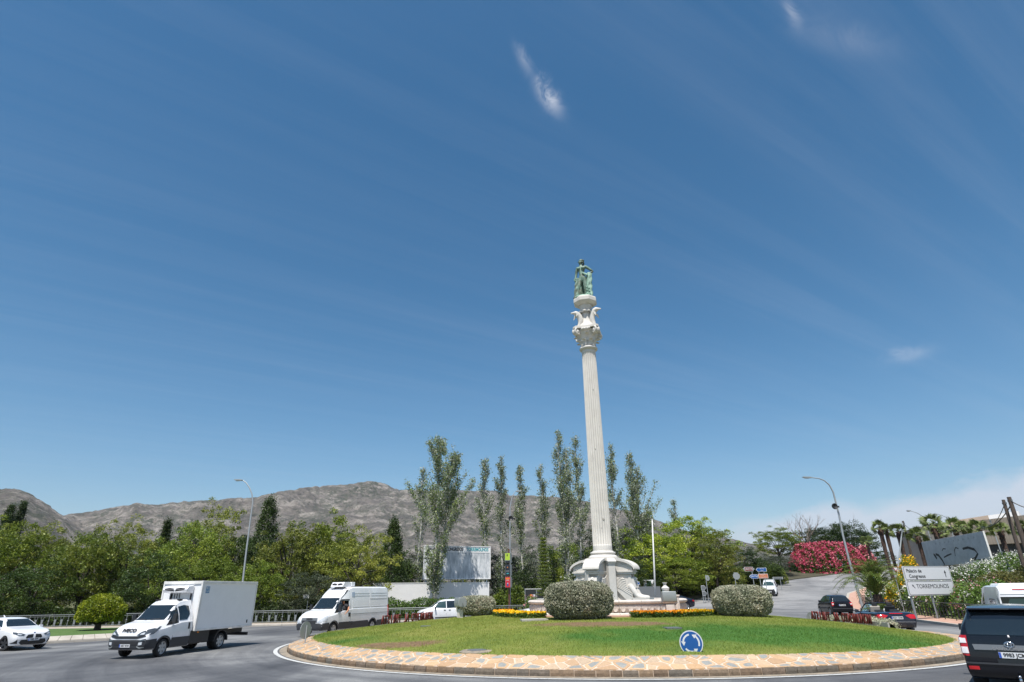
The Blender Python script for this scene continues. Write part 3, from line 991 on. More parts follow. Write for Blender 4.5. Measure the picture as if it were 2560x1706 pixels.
slab('stone_slab', 1335, 1552, 1.25, .8, .07, M['concrete'], 'flat pale concrete slab at the left foot of the big clipped bush', 'slab', .12)
# ------------------------------------------------------------------ monument
def skin_mesh(name, V, E_, Rd, root=0, sub=2, mat_=None, parent=None, smooth=True):
    me = bpy.data.meshes.new(name + '_skel')
    me.from_pydata(V, E_, [])
    o = bpy.data.objects.new(name + '_skel', me); C.objects.link(o)
    md = o.modifiers.new('s', 'SKIN'); md.use_smooth_shade = True
    for i, r in enumerate(Rd):
        sv = me.skin_vertices[0].data[i]
        sv.radius = (r, r) if isinstance(r, (int, float)) else r
        sv.use_root = (i == root)
    m2 = o.modifiers.new('u', 'SUBSURF'); m2.levels = sub; m2.render_levels = sub
    dg = bpy.context.evaluated_depsgraph_get(); dg.update()
    me2 = bpy.data.meshes.new_from_object(o.evaluated_get(dg))
    me2.name = name
    me2.materials.clear()
    for mm_ in (mat_ if isinstance(mat_, (list, tuple)) else [mat_]): me2.materials.append(mm_)
    bpy.data.objects.remove(o); bpy.data.meshes.remove(me)
    return link(name, me2, parent)

mon = thing('monument', 'tall fluted white stone column with carved base and capital in the middle of the roundabout', 'column', (MON.x, MON.y, 0))
ZB = isl_z(MON.x, MON.y - 4)   # level of the paving round the basin
# basin
def basin_wall(mb, a0, a1):
    n = 6
    prof = [(4.28, 0.0), (4.62, 0.0), (4.62, .10), (4.55, .15), (4.38, .17), (4.38, .20), (4.47, .30), (4.50, .42), (4.47, .52), (4.43, .55), (4.50, .58), (4.57, .63), (4.58, .69), (4.52, .75), (4.40, .77), (4.28, .75), (4.24, .66), (4.24, .2)]
    b0 = len(mb.v)
    for i in range(n + 1):
        a = a0 + (a1 - a0) * i / n
        for r, z in prof: mb.v.append((r * math.cos(a), r * math.sin(a), ZB + z))
    k = len(prof)
    for i in range(n):
        for j in range(k - 1):
            mb.f.append((b0 + i * k + j, b0 + (i + 1) * k + j, b0 + (i + 1) * k + j + 1, b0 + i * k + j + 1)); mb.m.append(0)
    mb.f += [tuple(b0 + j for j in range(k)), tuple(b0 + n * k + j for j in range(k - 1, -1, -1))]; mb.m += [0, 0]
NS = 24
for i in range(NS):
    mb = MB(); g = .0022
    a0 = 2 * PI * i / NS
    basin_wall(mb, a0 + g, a0 + 2 * PI / NS - g)
    mb.build('basin_segment', M['stone_warm'], mon, smooth=35)
md_ = MB(); md_.lathe([(.0, .012), (.07, .014), (.105, .022), (.125, .030), (.137, .012), (.14, -.04)], 16, axis='x', cap=False)
# oval dish
dm = bpy.data.meshes.new('d'); mesh_disc = md_.mesh('medallion', M['stone_warm'], smooth=40)
for v in mesh_disc.vertices: v.co.z *= 1.15; v.co.y *= .95
for i in range(72):
    a = 2 * PI * (i + .5) / 72
    o = link('medallion', mesh_disc, mon)
    o.location = (4.475 * math.cos(a), 4.475 * math.sin(a), ZB + .36); o.rotation_euler = (0, 0, a)
mb = MB(); mb.lathe([(4.3, ZB + .05), (4.3, ZB + .5), (.5, ZB + .5)], 48, cap=False); mb.build('basin_floor', M['concrete'], mon)
M['water'] = mat('basin_water', (.05, .10, .10), .05, spec=.6)
mb = MB(); mb.lathe([(4.245, ZB + .56), (.01, ZB + .56)], 48, cap=False); mb.build('water', M['water'], mon)

# pedestal core
mb = MB()
mb.lathe([(1.15, ZB + .3), (1.15, ZB + .65), (.95, ZB + .7), (.8, 2.2), (.8, 3.9), (1.0, 4.0), (1.0, 4.1)], 32)
mb.build('pedestal_core', M['stone'], mon, smooth=35)
mb = MB(); mb.lathe([(.86, 4.04), (.88, 4.10), (.86, 4.16), (.78, 4.24), (.70, 4.27), (.70, 4.30), (.74, 4.33), (.76, 4.37), (.74, 4.42), (.69, 4.44), (.64, 4.45), (.62, 4.50)], 48)
mb.build('column_base', M['stone'], mon, smooth=50)

def arm(ang):
    R = Matrix.Rotation(ang, 3, 'Z')
    fx, fy, fz = R @ Vector((.90, 0, 0)), R @ Vector((0, 1, 0)), Vector((0, 0, 1))
    fr_ = (Vector((0, 0, 0)), fx, fz, -fy)
    def arcz(r, d=0.0):
        t = min(1, max(0, (r - .55) / (1.72 - d)))
        return 4.07 - d - (.62 - d * .3) * (1 - math.sqrt(max(0, 1 - t * t)))
    rs = [.5] + [.55 + 1.72 * math.sin(PI / 2 * k / 12) for k in range(1, 13)]
    top = [(r, arcz(r)) for r in rs]
    bot = [(min(r, 2.20), arcz(min(r, 2.27), 0) - .13) for r in rs[:-1]] + [(2.25, 3.42)]
    mb = MB(); mb.prism(top + bot[::-1], -.50, .50, fr_); mb.build('canopy_slab', M['stone'], mon, smooth=35)
    mb = MB(); t2 = [(r, arcz(r) - .145) for r in rs if r < 2.05]
    mb.prism([(.5, 3.34)] + t2 + [(2.08, 3.34)], -.36, .36, fr_)
    # raised hood mould following the arch
    mb.build('tympanum', M['stone'], mon, smooth=30)
    for sg in (-1, 1):
        pts = [fx * (.7 + 1.15 * math.sin(PI / 2 * k / 8)) + fy * (.375 * sg) + fz * (3.82 - .40 * (1 - math.cos(PI / 2 * k / 8))) for k in range(3, 9)]
        mb = MB(); mb.tube(pts, .022, 6); mb.build('moulding', M['stone'], mon, smooth=True)
    mb = MB(); mb.box(fx * 1.30 + fz * 3.31, (1.46, .86, .07), R); mb.box(fx * 1.27 + fz * 3.22, (1.36, .76, .11), R); mb.build('cornice', M['stone'], mon)
    mb = MB(); mb.box(fx * 1.15 + fz * 2.37, (1.18, .56, 1.58), R)
    mb.box(fx * 1.79 + fz * 2.5, (.06, .62, 1.32), R); mb.box(fx * 1.86 + fy * .26 + fz * 2.4, (.10, .08, 1.5), R); mb.box(fx * 1.86 - fy * .26 + fz * 2.4, (.10, .08, 1.5), R)
    mb.build('wall_panel', M['stone'], mon)
    # winged lion figure: head, headcloth, chest, forelegs with paws, wings
    def Pt(r, s, z): return fx * r + fy * s + fz * z
    Vv = [Pt(1.80, 0, 2.50), Pt(2.0, 0, 2.74), Pt(2.06, 0, 2.90), Pt(2.06, 0, 3.03), Pt(1.85, .2, 2.52), Pt(2.1, .22, 2.15), Pt(2.22, .22, 1.97), Pt(2.5, .22, 1.93), Pt(2.88, .22, 1.90),
          Pt(1.85, -.2, 2.52), Pt(2.1, -.22, 2.15), Pt(2.22, -.22, 1.97), Pt(2.5, -.22, 1.93), Pt(2.88, -.22, 1.90), Pt(1.55, 0, 2.3)]
    Ee = [(0, 1), (1, 2), (2, 3), (0, 4), (4, 5), (5, 6), (6, 7), (7, 8), (0, 9), (9, 10), (10, 11), (11, 12), (12, 13), (0, 14)]
    Rd = [.24, .09, .135, .10, .20, .18, .16, .13, .12, .20, .18, .16, .13, .12, .26]
    skin_mesh('sphinx_figure', Vv, Ee, Rd, 0, 2, M['stone'], mon)
    mb = MB()
    for_x = .14
    mb.sphere(Pt(2.195, 0, 2.90), .03, 8, 6, rot=R)                      # nose
    for s in (-1, 1): mb.sphere(Pt(2.17, .05 * s, 2.945), .02, 8, 6)   # eyes
    mb.box(Pt(2.18, 0, 2.845), (.03, .07, .014), R)                      # mouth
    mb.build('face', M['stone'], mon, smooth=True)
    for s in (-1, 1):
        mb = MB(); mb.prism([(1.70, 2.42), (1.82, 2.95), (2.04, 3.0), (2.2, 2.45), (2.0, 2.30)], .11, .27, (Vector((0, 0, 0)), fx, fz, fy * s)); mb.build('headcloth', M['stone'], mon)
        mb = MB()
        wp = [(.60, 3.30), (.76, 3.16), (.95, 2.98), (1.15, 2.93), (1.38, 3.0), (1.55, 2.88), (1.60, 2.55), (1.72, 2.36), (1.96, 2.12), (1.98, 1.88), (1.82, 1.76), (1.55, 1.80), (1.30, 2.02), (.95, 2.32), (.60, 2.55)]
        mb.prism(wp, .30, .42, (Vector((0, 0, 0)), fx, fz, fy * s)); mb.build('wing', M['stone'], mon)
        for k in range(8):
            t = k / 7
            a_ = Vector((.62, 3.22 - .62 * t)); bq = Vector((1.56 + .38 * math.sin(t * 1.7), 2.90 - .9 * t)); cq = Vector((1.0 + .15 * t, 2.93 - .42 * t))
            pts = []
            for q in range(7):
                w = q / 6
                p_ = a_ * (1 - w) ** 2 + cq * 2 * w * (1 - w) + bq * w * w
                pts.append(Pt(p_.x, .425 * s, p_.y))
            m5 = MB(); m5.tube(pts, [.008, .018, .022, .024, .024, .022, .012], 5); m5.build('feather', M['stone'], mon, smooth=True)
    mb = MB(); mb.box(Pt(2.42, 0, ZB + .66), (1.15, .78, .36), R); mb.box(Pt(1.45, 0, ZB + .56), (.9, .9, .3), R); mb.build('plinth', M['stone'], mon)
for a in (-30, 60, 150, -120):
    arm(R_(a))
for a in (-75, 15, 105, -165):
    R = Matrix.Rotation(R_(a), 3, 'Z'); fx = R @ Vector((1, 0, 0))
    mb = MB(); mb.box(fx * .98 + Vector((0, 0, 2.62)), (.36, .42, 2.2), R); mb.box(fx * 1.0 + Vector((0, 0, 1.6)), (.5, .56, .35), R); mb.build('corner_pier', M['stone'], mon)
    mb = MB(); mb.add([fx * r_ + (R @ Vector((0, s_, 0))) + Vector((0, 0, z_)) for r_, s_, z_ in ((.7, -.22, 3.72), (1.18, -.22, 3.72), (1.18, .22, 3.72), (.7, .22, 3.72), (.7, -.27, 3.98), (1.26, -.27, 3.86), (1.26, .27, 3.86), (.7, .27, 3.98), (.7, -.22, 4.08), (1.06, -.22, 4.07), (1.06, .22, 4.07), (.7, .22, 4.08))],
           [(0, 1, 2, 3), (0, 1, 5, 4), (1, 2, 6, 5), (2, 3, 7, 6), (3, 0, 4, 7), (4, 5, 9, 8), (5, 6, 10, 9), (6, 7, 11, 10), (7, 4, 8, 11), (8, 9, 10, 11)])
    mb.build('pier_cap', M['stone'], mon)

# fluted shaft
NF = 24
def flute(a, z):
    fade = sst(4.78, 4.86, z) * (1 - sst(17.30, 17.38, z))
    t = (a * NF / (2 * PI)) % 1.0
    d = max(0, math.sin(PI * t)) ** .6 if .08 < t < .92 else 0
    return 1 - .10 * d * fade
prof = [(.575, 4.50), (.575, 4.60), (.573, 4.77), (.573, 4.80), (.572, 4.83), (.571, 4.87)]
for k in range(1, 14):
    z = 4.87 + (17.29 - 4.87) * k / 14
    prof.append((.571 - (.571 - .475) * ((z - 4.87) / 12.4) ** 1.25, z))
prof += [(.475, 17.29), (.475, 17.33), (.475, 17.37), (.475, 17.40), (.478, 17.56)]
mb = MB(); mb.lathe(prof, NF * 8, rfun=flute)
mb.build('fluted_shaft', M['stone'], mon, smooth=28)
for q, (a, z) in enumerate(((-1.35, 6.3), (-1.0, 12.1), (-1.45, 14.6), (-1.6, 5.8), (-1.75, 10.6))):
    mb = MB(); rr_ = .535 - (z - 4.8) * .0075
    mb.sphere((rr_ * math.cos(a), rr_ * math.sin(a), z), .05 if q else .09, 8, 6, scale=(.8, .4, 1.3)); mb.build('chipped_spot', M['concrete'], mon, smooth=True)
# capital
mb = MB(); mb.lathe([(.48, 17.55), (.60, 17.60), (.635, 17.68), (.60, 17.76), (.50, 17.80)], 40); mb.build('neck_ring', M['stone'], mon, smooth=50)
mb = MB(); mb.lathe([(.50, 17.76), (.50, 18.0), (.56, 18.4), (.70, 18.75), (.80, 18.95)], 32, rfun=lambda a, z: 1 + .035 * math.cos(a * 16)); mb.build('capital_bell', M['stone'], mon, smooth=50)
def leaf_pts(mb, a, r0, z0, h, out, w):
    R = Matrix.Rotation(a, 3, 'Z')
    n = 7; vs_ = []; fs_ = []
    for i in range(n):
        t = i / (n - 1)
        r = r0 + out * max(0, t - .55) ** 1.5 * 3.2 + .05 * t
        z = z0 + h * (t if t < .8 else .8 + (t - .8) * .15 - max(0, t - .9) * 1.2)
        ww = w * (1 - .35 * t) * (1 + .18 * math.sin(i * 2.4))
        for s in (-1, 0, 1):
            vs_.append(R @ Vector((r + (.04 if s == 0 else 0), s * ww / 2, z)))
            vs_.append(R @ Vector((r - .07, s * ww / 2, z)))
    for i in range(n - 1):
        for s in range(2):
            a_ = i * 6 + s * 2; b_ = (i + 1) * 6 + s * 2
            fs_.append((a_, a_ + 2, b_ + 2, b_)); fs_.append((a_ + 1, b_ + 1, b_ + 3, a_ + 3))
        fs_.append((i * 6, (i + 1) * 6, (i + 1) * 6 + 1, i * 6 + 1)); fs_.append((i * 6 + 4, i * 6 + 5, (i + 1) * 6 + 5, (i + 1) * 6 + 4))
    l = (n - 1) * 6
    fs_.append((l, l + 2, l + 3, l + 1)); fs_.append((l + 2, l + 4, l + 5, l + 3))
    mb.add(vs_, fs_)
for k in range(8):
    mb = MB(); leaf_pts(mb, 2 * PI * k / 8 + .2, .50, 17.85, .50, .26, .34); mb.build('acanthus_leaf', M['stone'], mon)
    mb = MB(); leaf_pts(mb, 2 * PI * (k + .5) / 8 + .2, .54, 18.15, .62, .34, .34); mb.build('acanthus_leaf', M['stone'], mon)
for k in range(4):
    a = PI / 4 + k * PI / 2 + R_(-15)
    R = Matrix.Rotation(a, 3, 'Z')
    for s in (-1, 1):
        pts = []; rd = []
        for i in range(30):
            t = i / 29; th = t * 4.4 * PI / 2 + .2; rad = .25 * (1 - .72 * t)
            pts.append(R @ Vector((.92 + rad * math.sin(th) * 1.0, s * .13, 18.80 + rad * math.cos(th)))); rd.append(.075 * (1 - .5 * t))
        mb = MB(); mb.tube(pts, rd, 7)
        mb.sphere(R @ Vector((.92, s * .14, 18.80)), .08, 10, 8); mb.build('volute', M['stone'], mon, smooth=True)
    mb = MB(); mb.sphere(R @ Vector((.90, 0, 18.80)), .27, 16, 10, scale=(1, .75, 1), rot=R); mb.build('volute_body', M['stone'], mon, smooth=True)
    a2 = a + PI / 4; R2 = Matrix.Rotation(a2, 3, 'Z')
    mb = MB()
    for q in range(6):
        mb.sphere(R2 @ Vector((.84, (q - 2.5) * .10, 18.92 + .03 * (q % 2))), .085, 8, 6)
    mb.build('flower_boss', M['stone'], mon, smooth=True)
ab = []
for k in range(4):
    a = PI / 4 + k * PI / 2 + R_(-15)
    c0 = Vector((math.cos(a), math.sin(a))); t0 = Vector((-c0.y, c0.x))
    ab += [c0 * 1.16 - t0 * .10, c0 * 1.16 + t0 * .10]
    a2 = a + PI / 4; c2 = Vector((math.cos(a2), math.sin(a2))); ab.append(c2 * .78)
mb = MB(); mb.prism([tuple(p) for p in ab], 19.03, 19.16, ((0, 0, 0), (1, 0, 0), (0, 1, 0), (0, 0, 1))); mb.prism([tuple(p * .93) for p in ab], 19.16, 19.22, ((0, 0, 0), (1, 0, 0), (0, 1, 0), (0, 0, 1)))
mb.build('abacus', M['stone'], mon)
mb = MB(); mb.lathe([(.66, 19.2), (.58, 19.4), (.40, 19.65), (.30, 20.0), (.30, 20.5), (.36, 20.75), (.42, 20.85), (.46, 20.95), (.46, 21.08)], 28, rfun=lambda a, z: 1 + .06 * math.sin(a * 7 + z * 4)); mb.build('finial_core', M['stone'], mon, smooth=60)
mb = MB(); mb.lathe([(.46, 20.42), (.52, 20.48), (.50, 20.54), (.38, 20.60)], 56, rfun=lambda a, z: 1 + .10 * math.sin(a * 9), cap=False); mb.build('wave_collar', M['stone'], mon, smooth=60)
for k, (a, lift) in enumerate(((R_(-28), .10), (R_(192), -.55), (R_(75), 0), (R_(-80), -.5))):
    R = Matrix.Rotation(a, 3, 'Z')
    if k == 3: continue
    prof_ = [(.80, 19.27, .06), (.66, 19.33, .13), (.52, 19.48, .19), (.43, 19.78, .24), (.43, 20.08, .25), (.50, 20.33, .24), (.64, 20.50, .22), (.80, 20.57, .18), (.95, 20.56, .095), (1.14, 20.52, .045)]
    pts = [R @ Vector((r, 0, z + lift * (.3 if z > 20 else 0))) for r, z, q in prof_]
    mb = MB(); mb.tube(pts, [q * .88 for r, z, q in prof_], 12)
    for s in (-1, 1):
        mb.add([R @ Vector(p_) for p_ in ((.62, .17 * s, 20.45), (.66, .2 * s, 20.2), (.86, .33 * s, 19.98), (.80, .24 * s, 20.30), (.66, .13 * s, 20.40), (.66, .15 * s, 20.16))], [(0, 1, 2, 3), (4, 3, 2, 5), (0, 3, 4), (1, 5, 2), (0, 4, 5, 1)])
    mb.add([R @ Vector(p_) for p_ in ((.30, .03, 20.2), (.30, -.03, 20.2), (.12, 0, 20.55), (.36, .03, 20.5), (.36, -.03, 20.5))], [(0, 1, 2), (0, 2, 3), (1, 4, 2), (2, 4, 3), (0, 3, 4, 1)])
    mb.build('dolphin', M['stone'], mon, smooth=50)
mb = MB(); mb.lathe([(.60, 21.03), (.80, 21.16), (.86, 21.22), (.86, 21.46), (.82, 21.56), (.70, 21.62)], 8, rfun=None)
o = mb.build('statue_plinth', M['stone'], mon); o.rotation_euler = (0, 0, R_(22.5 - 12))

# statue
st_ = thing('statue', 'green bronze statue of a standing woman, one hand on her hip, on the column', 'statue', (MON.x - .08, MON.y, 21.60), R_(-20))
S = 3.36
def sc(p): return Vector(p) * S
# x: her left (picture right), y: away from the viewer, z: up ; unit height 1
V = [(.0, .0, .50), (.005, 0, .56), (-.01, .0, .63), (-.015, -.01, .72), (-.015, -.005, .80), (-.012, 0, .845), (-.02, -.012, .885), (-.022, -.012, .945),
     (.048, 0, .47), (.06, -.02, .28), (.05, -.005, .05), (.055, -.06, .02),
     (-.05, 0, .47), (-.075, -.06, .29), (-.085, -.01, .07), (-.10, -.07, .025),
     (.085, 0, .79), (.19, .03, .70), (.235, .045, .655), (.13, .0, .595), (.09, -.03, .575),
     (-.105, 0, .785), (-.135, .0, .62), (-.15, -.03, .48), (-.15, -.04, .43)]
Ee = [(0, 1), (1, 2), (2, 3), (3, 4), (4, 5), (5, 6), (6, 7), (0, 8), (8, 9), (9, 10), (10, 11), (0, 12), (12, 13), (13, 14), (14, 15), (3, 16), (16, 17), (17, 18), (18, 19), (19, 20), (3, 21), (21, 22), (22, 23), (23, 24)]
Rd = [(.085, .07), (.08, .06), (.062, .05), (.08, .06), (.045, .04), (.03, .03), (.045, .05), (.042, .05), .068, .047, .026, .022, .068, .047, .026, .022, .038, .028, .024, .018, .02, .038, .028, .02, .02]
Rd = [tuple(q * S for q in r) if isinstance(r, tuple) else r * S for r in Rd]
skin_mesh('body', [sc(v) for v in V], Ee, Rd, 0, 2, M['bronze'], st_)
mb = MB()
for s in (-1, 1): mb.sphere(sc((-.015 + s * .042, -.062, .735)), .033 * S, 12, 8)
mb.build('bust', M['bronze'], st_, smooth=True)
mb = MB(); mb.sphere(sc((-.062, -.028, .915)), .011 * S, 8, 6); mb.sphere(sc((-.05, -.035, .892)), .008 * S, 8, 6)
for s in (0, 1): mb.sphere(sc((-.048 - .006 * s, -.045 + .03 * s, .925)), .006 * S, 6, 5)
mb.build('face', M['bronze'], st_, smooth=True)
mb = MB()
mb.sphere(sc((-.005, .008, .945)), .056 * S, 14, 10, scale=(1, 1, .9))
for k in range(26):
    t = k / 25
    a = t * 9; mb.sphere(sc((.012 + .035 * math.cos(a), .012 + .045 * math.sin(a), .96 - t * .10)), .020 * S, 7, 5)
mb.build('hair', M['bronze'], st_, smooth=True)
def drape(name, rows, mat_, seed, amp=.012, thick=.012, nfold=9):
    """rows: list of rails (top to bottom), each a list of points left to right"""
    nr = 18; nc = 40
    def sample(rail, t):
        k = t * (len(rail) - 1); i = min(int(k), len(rail) - 2); w = k - i
        return Vector(rail[i]).lerp(Vector(rail[i + 1]), w)
    P_ = []
    for side in (0, 1):
        for i in range(nr):
            v = i / (nr - 1); k = v * (len(rows) - 1); j = min(int(k), len(rows) - 2); w = k - j
            row = []
            for c_ in range(nc):
                u_ = c_ / (nc - 1)
                p_ = sample(rows[j], u_).lerp(sample(rows[j + 1], u_), w)
                ctr = Vector((0, .02, p_.z)); nrm = (p_ - ctr); nrm.z = 0
                if nrm.length > 1e-5: nrm.normalize()
                f = math.sin(u_ * nfold * 2 * PI + 2.2 * math.sin(v * 3 + seed)) * amp * (.35 + .9 * v) + .008 * math.sin(v * 23 + u_ * 7 + seed)
                row.append(sc(p_ + nrm * (f - side * thick)))
            P_.append(row)
    mb = MB(); vs_ = [v for r in P_ for v in r]
    fs_ = []
    for s in (0, 1):
        for i in range(nr - 1):
            for c_ in range(nc - 1):
                b_ = s * nr * nc + i * nc + c_
                fs_.append((b_, b_ + 1, b_ + nc + 1, b_ + nc))
    for c_ in range(nc - 1):
        fs_.append((c_, c_ + 1, nr * nc + c_ + 1, nr * nc + c_)); q = (nr - 1) * nc + c_; fs_.append((q, q + 1, q + 1 + nr * nc, q + nr * nc))
    for i in range(nr - 1):
        for c_ in (0, nc - 1):
            q = i * nc + c_; fs_.append((q, q + nc, q + nc + nr * nc, q + nr * nc))
    mb.add(vs_, fs_); mb.build(name, mat_, st_, smooth=True)
# cloth gathered at the hips, hanging behind the legs from the right hand to the left arm
drape('drapery', [[(-.15, .0, .52), (-.08, .07, .53), (0, .08, .54), (.09, .07, .56), (.13, .0, .60)], [(-.17, -.01, .30), (-.09, .08, .28), (0, .09, .28), (.10, .08, .28), (.15, .0, .30)], [(-.20, -.03, .0), (-.10, .10, .0), (0, .12, .0), (.12, .10, .0), (.18, -.02, .0)]], M['bronze_green'], 1.0)
drape('drapery', [[(.10, -.02, .60), (.15, -.015, .63), (.205, .03, .64), (.20, .07, .62)], [(.10, -.04, .34), (.14, -.06, .33), (.185, -.01, .32), (.18, .06, .32)], [(.07, -.07, .03), (.13, -.10, .0), (.19, -.05, .0), (.18, .06, .0)]], M['bronze_green'], 2.3, amp=.016, nfold=6)
drape('drapery', [[(-.155, -.05, .50), (-.12, -.085, .51), (-.08, -.07, .50)], [(-.17, -.06, .30), (-.12, -.10, .29), (-.03, -.06, .30)], [(-.20, -.08, .0), (-.12, -.12, .0), (.02, -.09, .0)]], M['bronze'], 3.3, amp=.012, nfold=4)
mb = MB()
for k in range(14):
    t = k / 13; mb.sphere(sc((.03 + .09 * t, -.075 + .03 * t, .60 - .05 * t + .01 * math.sin(k * 2))), .020 * S, 8, 6)
for k in range(10): mb.sphere(sc((.13 + .03 * math.sin(k * 1.9), -.08 + .02 * math.cos(k * 2.3), .04 + k * .022)), .022 * S, 8, 6)
mb.build('knotted_cloth', M['bronze_green'], st_, smooth=True)
mb = MB()
for k in range(12): a = k * PI / 6; mb.sphere(sc((-.135 + .03 * math.cos(a), -.075, .465 + .028 * math.sin(a))), .013 * S, 7, 5)
mb.build('wreath', M['bronze_green'], st_, smooth=True)
mb = MB(); mb.lathe([(.72, -.02), (.70, .06), (.60, .11), (.02, .13)], 18, rfun=lambda a, z: 1 + .05 * math.sin(a * 5)); mb.build('base', M['bronze_green'], st_, smooth=50)

# floodlights, urn
def floodlight(px, py, Y, rz, label, post=.55, s=1.0):
    p = at(px, py, Y); z = isl_z(p.x, p.y)
    t = thing('floodlight', label, 'floodlight', (p.x, p.y, z), rz, 'floodlights round the monument')
    mb = MB(); mb.box((0, 0, post / 2), (.42 * s, .34 * s, post)); mb.build('post', M['stone_warm'], t, bevel=.015)
    mb = MB(); mb.prism([(-.20, 0), (.22, .02), (.26, .22), (.22, .50), (-.16, .50), (-.26, .30), (-.27, .12)], -.34, .34, ((0, 0, post + .12), (0, -1, 0), (0, 0, 1), (1, 0, 0)))
    mb.build('housing', M['sign_back'], t, bevel=.02, smooth=35)
    mb = MB(); mb.tube([(-.30, 0, post), (-.38, 0, post + .1), (-.38, 0, post + .35)], .02, 6); mb.tube([(.30, 0, post), (.38, 0, post + .1), (.38, 0, post + .35)], .02, 6); mb.tube([(-.3, 0, post), (.3, 0, post)], .02, 6); mb.build('bracket', M['galv_dark'], t)
    mb = MB(); mb.box((0, .262, post + .33), (.56, .012, .30)); mb.build('glass', M['lamp_glass'], t)
    return t
floodlight(1678, 1545, 32.3, R_(-4), 'grey floodlight turned up on a square stone post right of the basin')
floodlight(1150, 1545, 37.0, R_(-62), 'grey floodlight seen edge on beside the far left clipped bush', .45, .72)
p = at(1664, 1500, 34.6)
ur = thing('urn', 'pale stone urn on a carved pedestal at the right rim of the basin', 'urn', (p.x + .15, p.y, ZB))
mb = MB(); mb.box((.22, -.3, .42), (.46, .5, .95)); mb.box((.22, -.3, .93), (.54, .58, .08)); mb.build('pedestal', M['stone_warm'], ur, bevel=.02)
for k in range(3):
    mb = MB(); mb.tube([(.08 + .14 * k, -.56, .2), (.08 + .14 * k, -.56, .78)], .03, 6); mb.build('rib', M['stone_warm'], ur)
mb = MB(); mb.lathe([(r_ * .60, .74 + (z_ - .5) * .56) for r_, z_ in [(.16, .5), (.16, .75), (.10, .85), (.14, 1.0), (.28, 1.25), (.34, 1.42), (.33, 1.48), (.36, 1.50), (.30, 1.58), (.16, 1.72), (.12, 1.80), (.13, 1.86), (.22, 1.98), (.22, 2.03), (.15, 2.02)]], 24, c=(-.1, 0, 0), rfun=lambda a, z: 1 + (.03 * math.sin(a * 14) if z < 1.45 else 0)); mb.build('vase', M['stone'], ur, smooth=40)
# ------------------------------------------------------------------ mountains
def vnoise(x, y, seed):
    r = np.random.default_rng(seed).random((256, 256))
    xi = np.floor(x).astype(int); yi = np.floor(y).astype(int)
    fx = x - xi; fy = y - yi
    fx = fx * fx * (3 - 2 * fx); fy = fy * fy * (3 - 2 * fy)
    g = lambda a, b_: r[a % 256, b_ % 256]
    return (g(xi, yi) * (1 - fx) + g(xi + 1, yi) * fx) * (1 - fy) + (g(xi, yi + 1) * (1 - fx) + g(xi + 1, yi + 1) * fx) * fy
def fbm(x, y, seed, oct_=6, ridged=False, gain=.5):
    s = 0; a = 1; n = 0
    for o in range(oct_):
        v = vnoise(x * 2 ** o, y * 2 ** o, seed + o)
        if ridged: v = 1 - np.abs(2 * v - 1)
        s = s + a * v; n += a; a *= gain
    return s / n
m, nt, b, noi, ramp, mixc, attr, bump, setc = node_mat('mountain_rock', .95)
rock = ramp(noi(.016, 9, .66, dist=.5), [(.36, (.105, .092, .080)), (.5, (.18, .155, .135)), (.62, (.34, .30, .265))])
strata = ramp(noi(.010, 8, .7, sv=(.6, .6, 5), dist=.6), [(.40, (.85, .84, .83)), (.52, (1.0, 1.0, 1.0)), (.64, (1.25, 1.23, 1.2))])
r2 = mixc(1.0, rock, strata, 'MULTIPLY')
veg = ramp(noi(.055, 7, .75), [(.44, (0, 0, 0)), (.56, (1, 1, 1))])
vg2 = ramp(noi(.006, 4, .6), [(.40, (.25, .25, .25)), (.62, (1, 1, 1))])
vv = mixc(1.0, veg, vg2, 'MULTIPLY')
r3 = mixc(vv, r2, (.052, .062, .034))
sp = ramp(noi(.09, 5, .8), [(.55, (1, 1, 1)), (.60, (.38, .42, .34))])
setc(mixc(1.0, r3, sp, 'MULTIPLY')); bump(noi(.06, 8, .75), 1.0, 14.0)
M['mountain'] = m

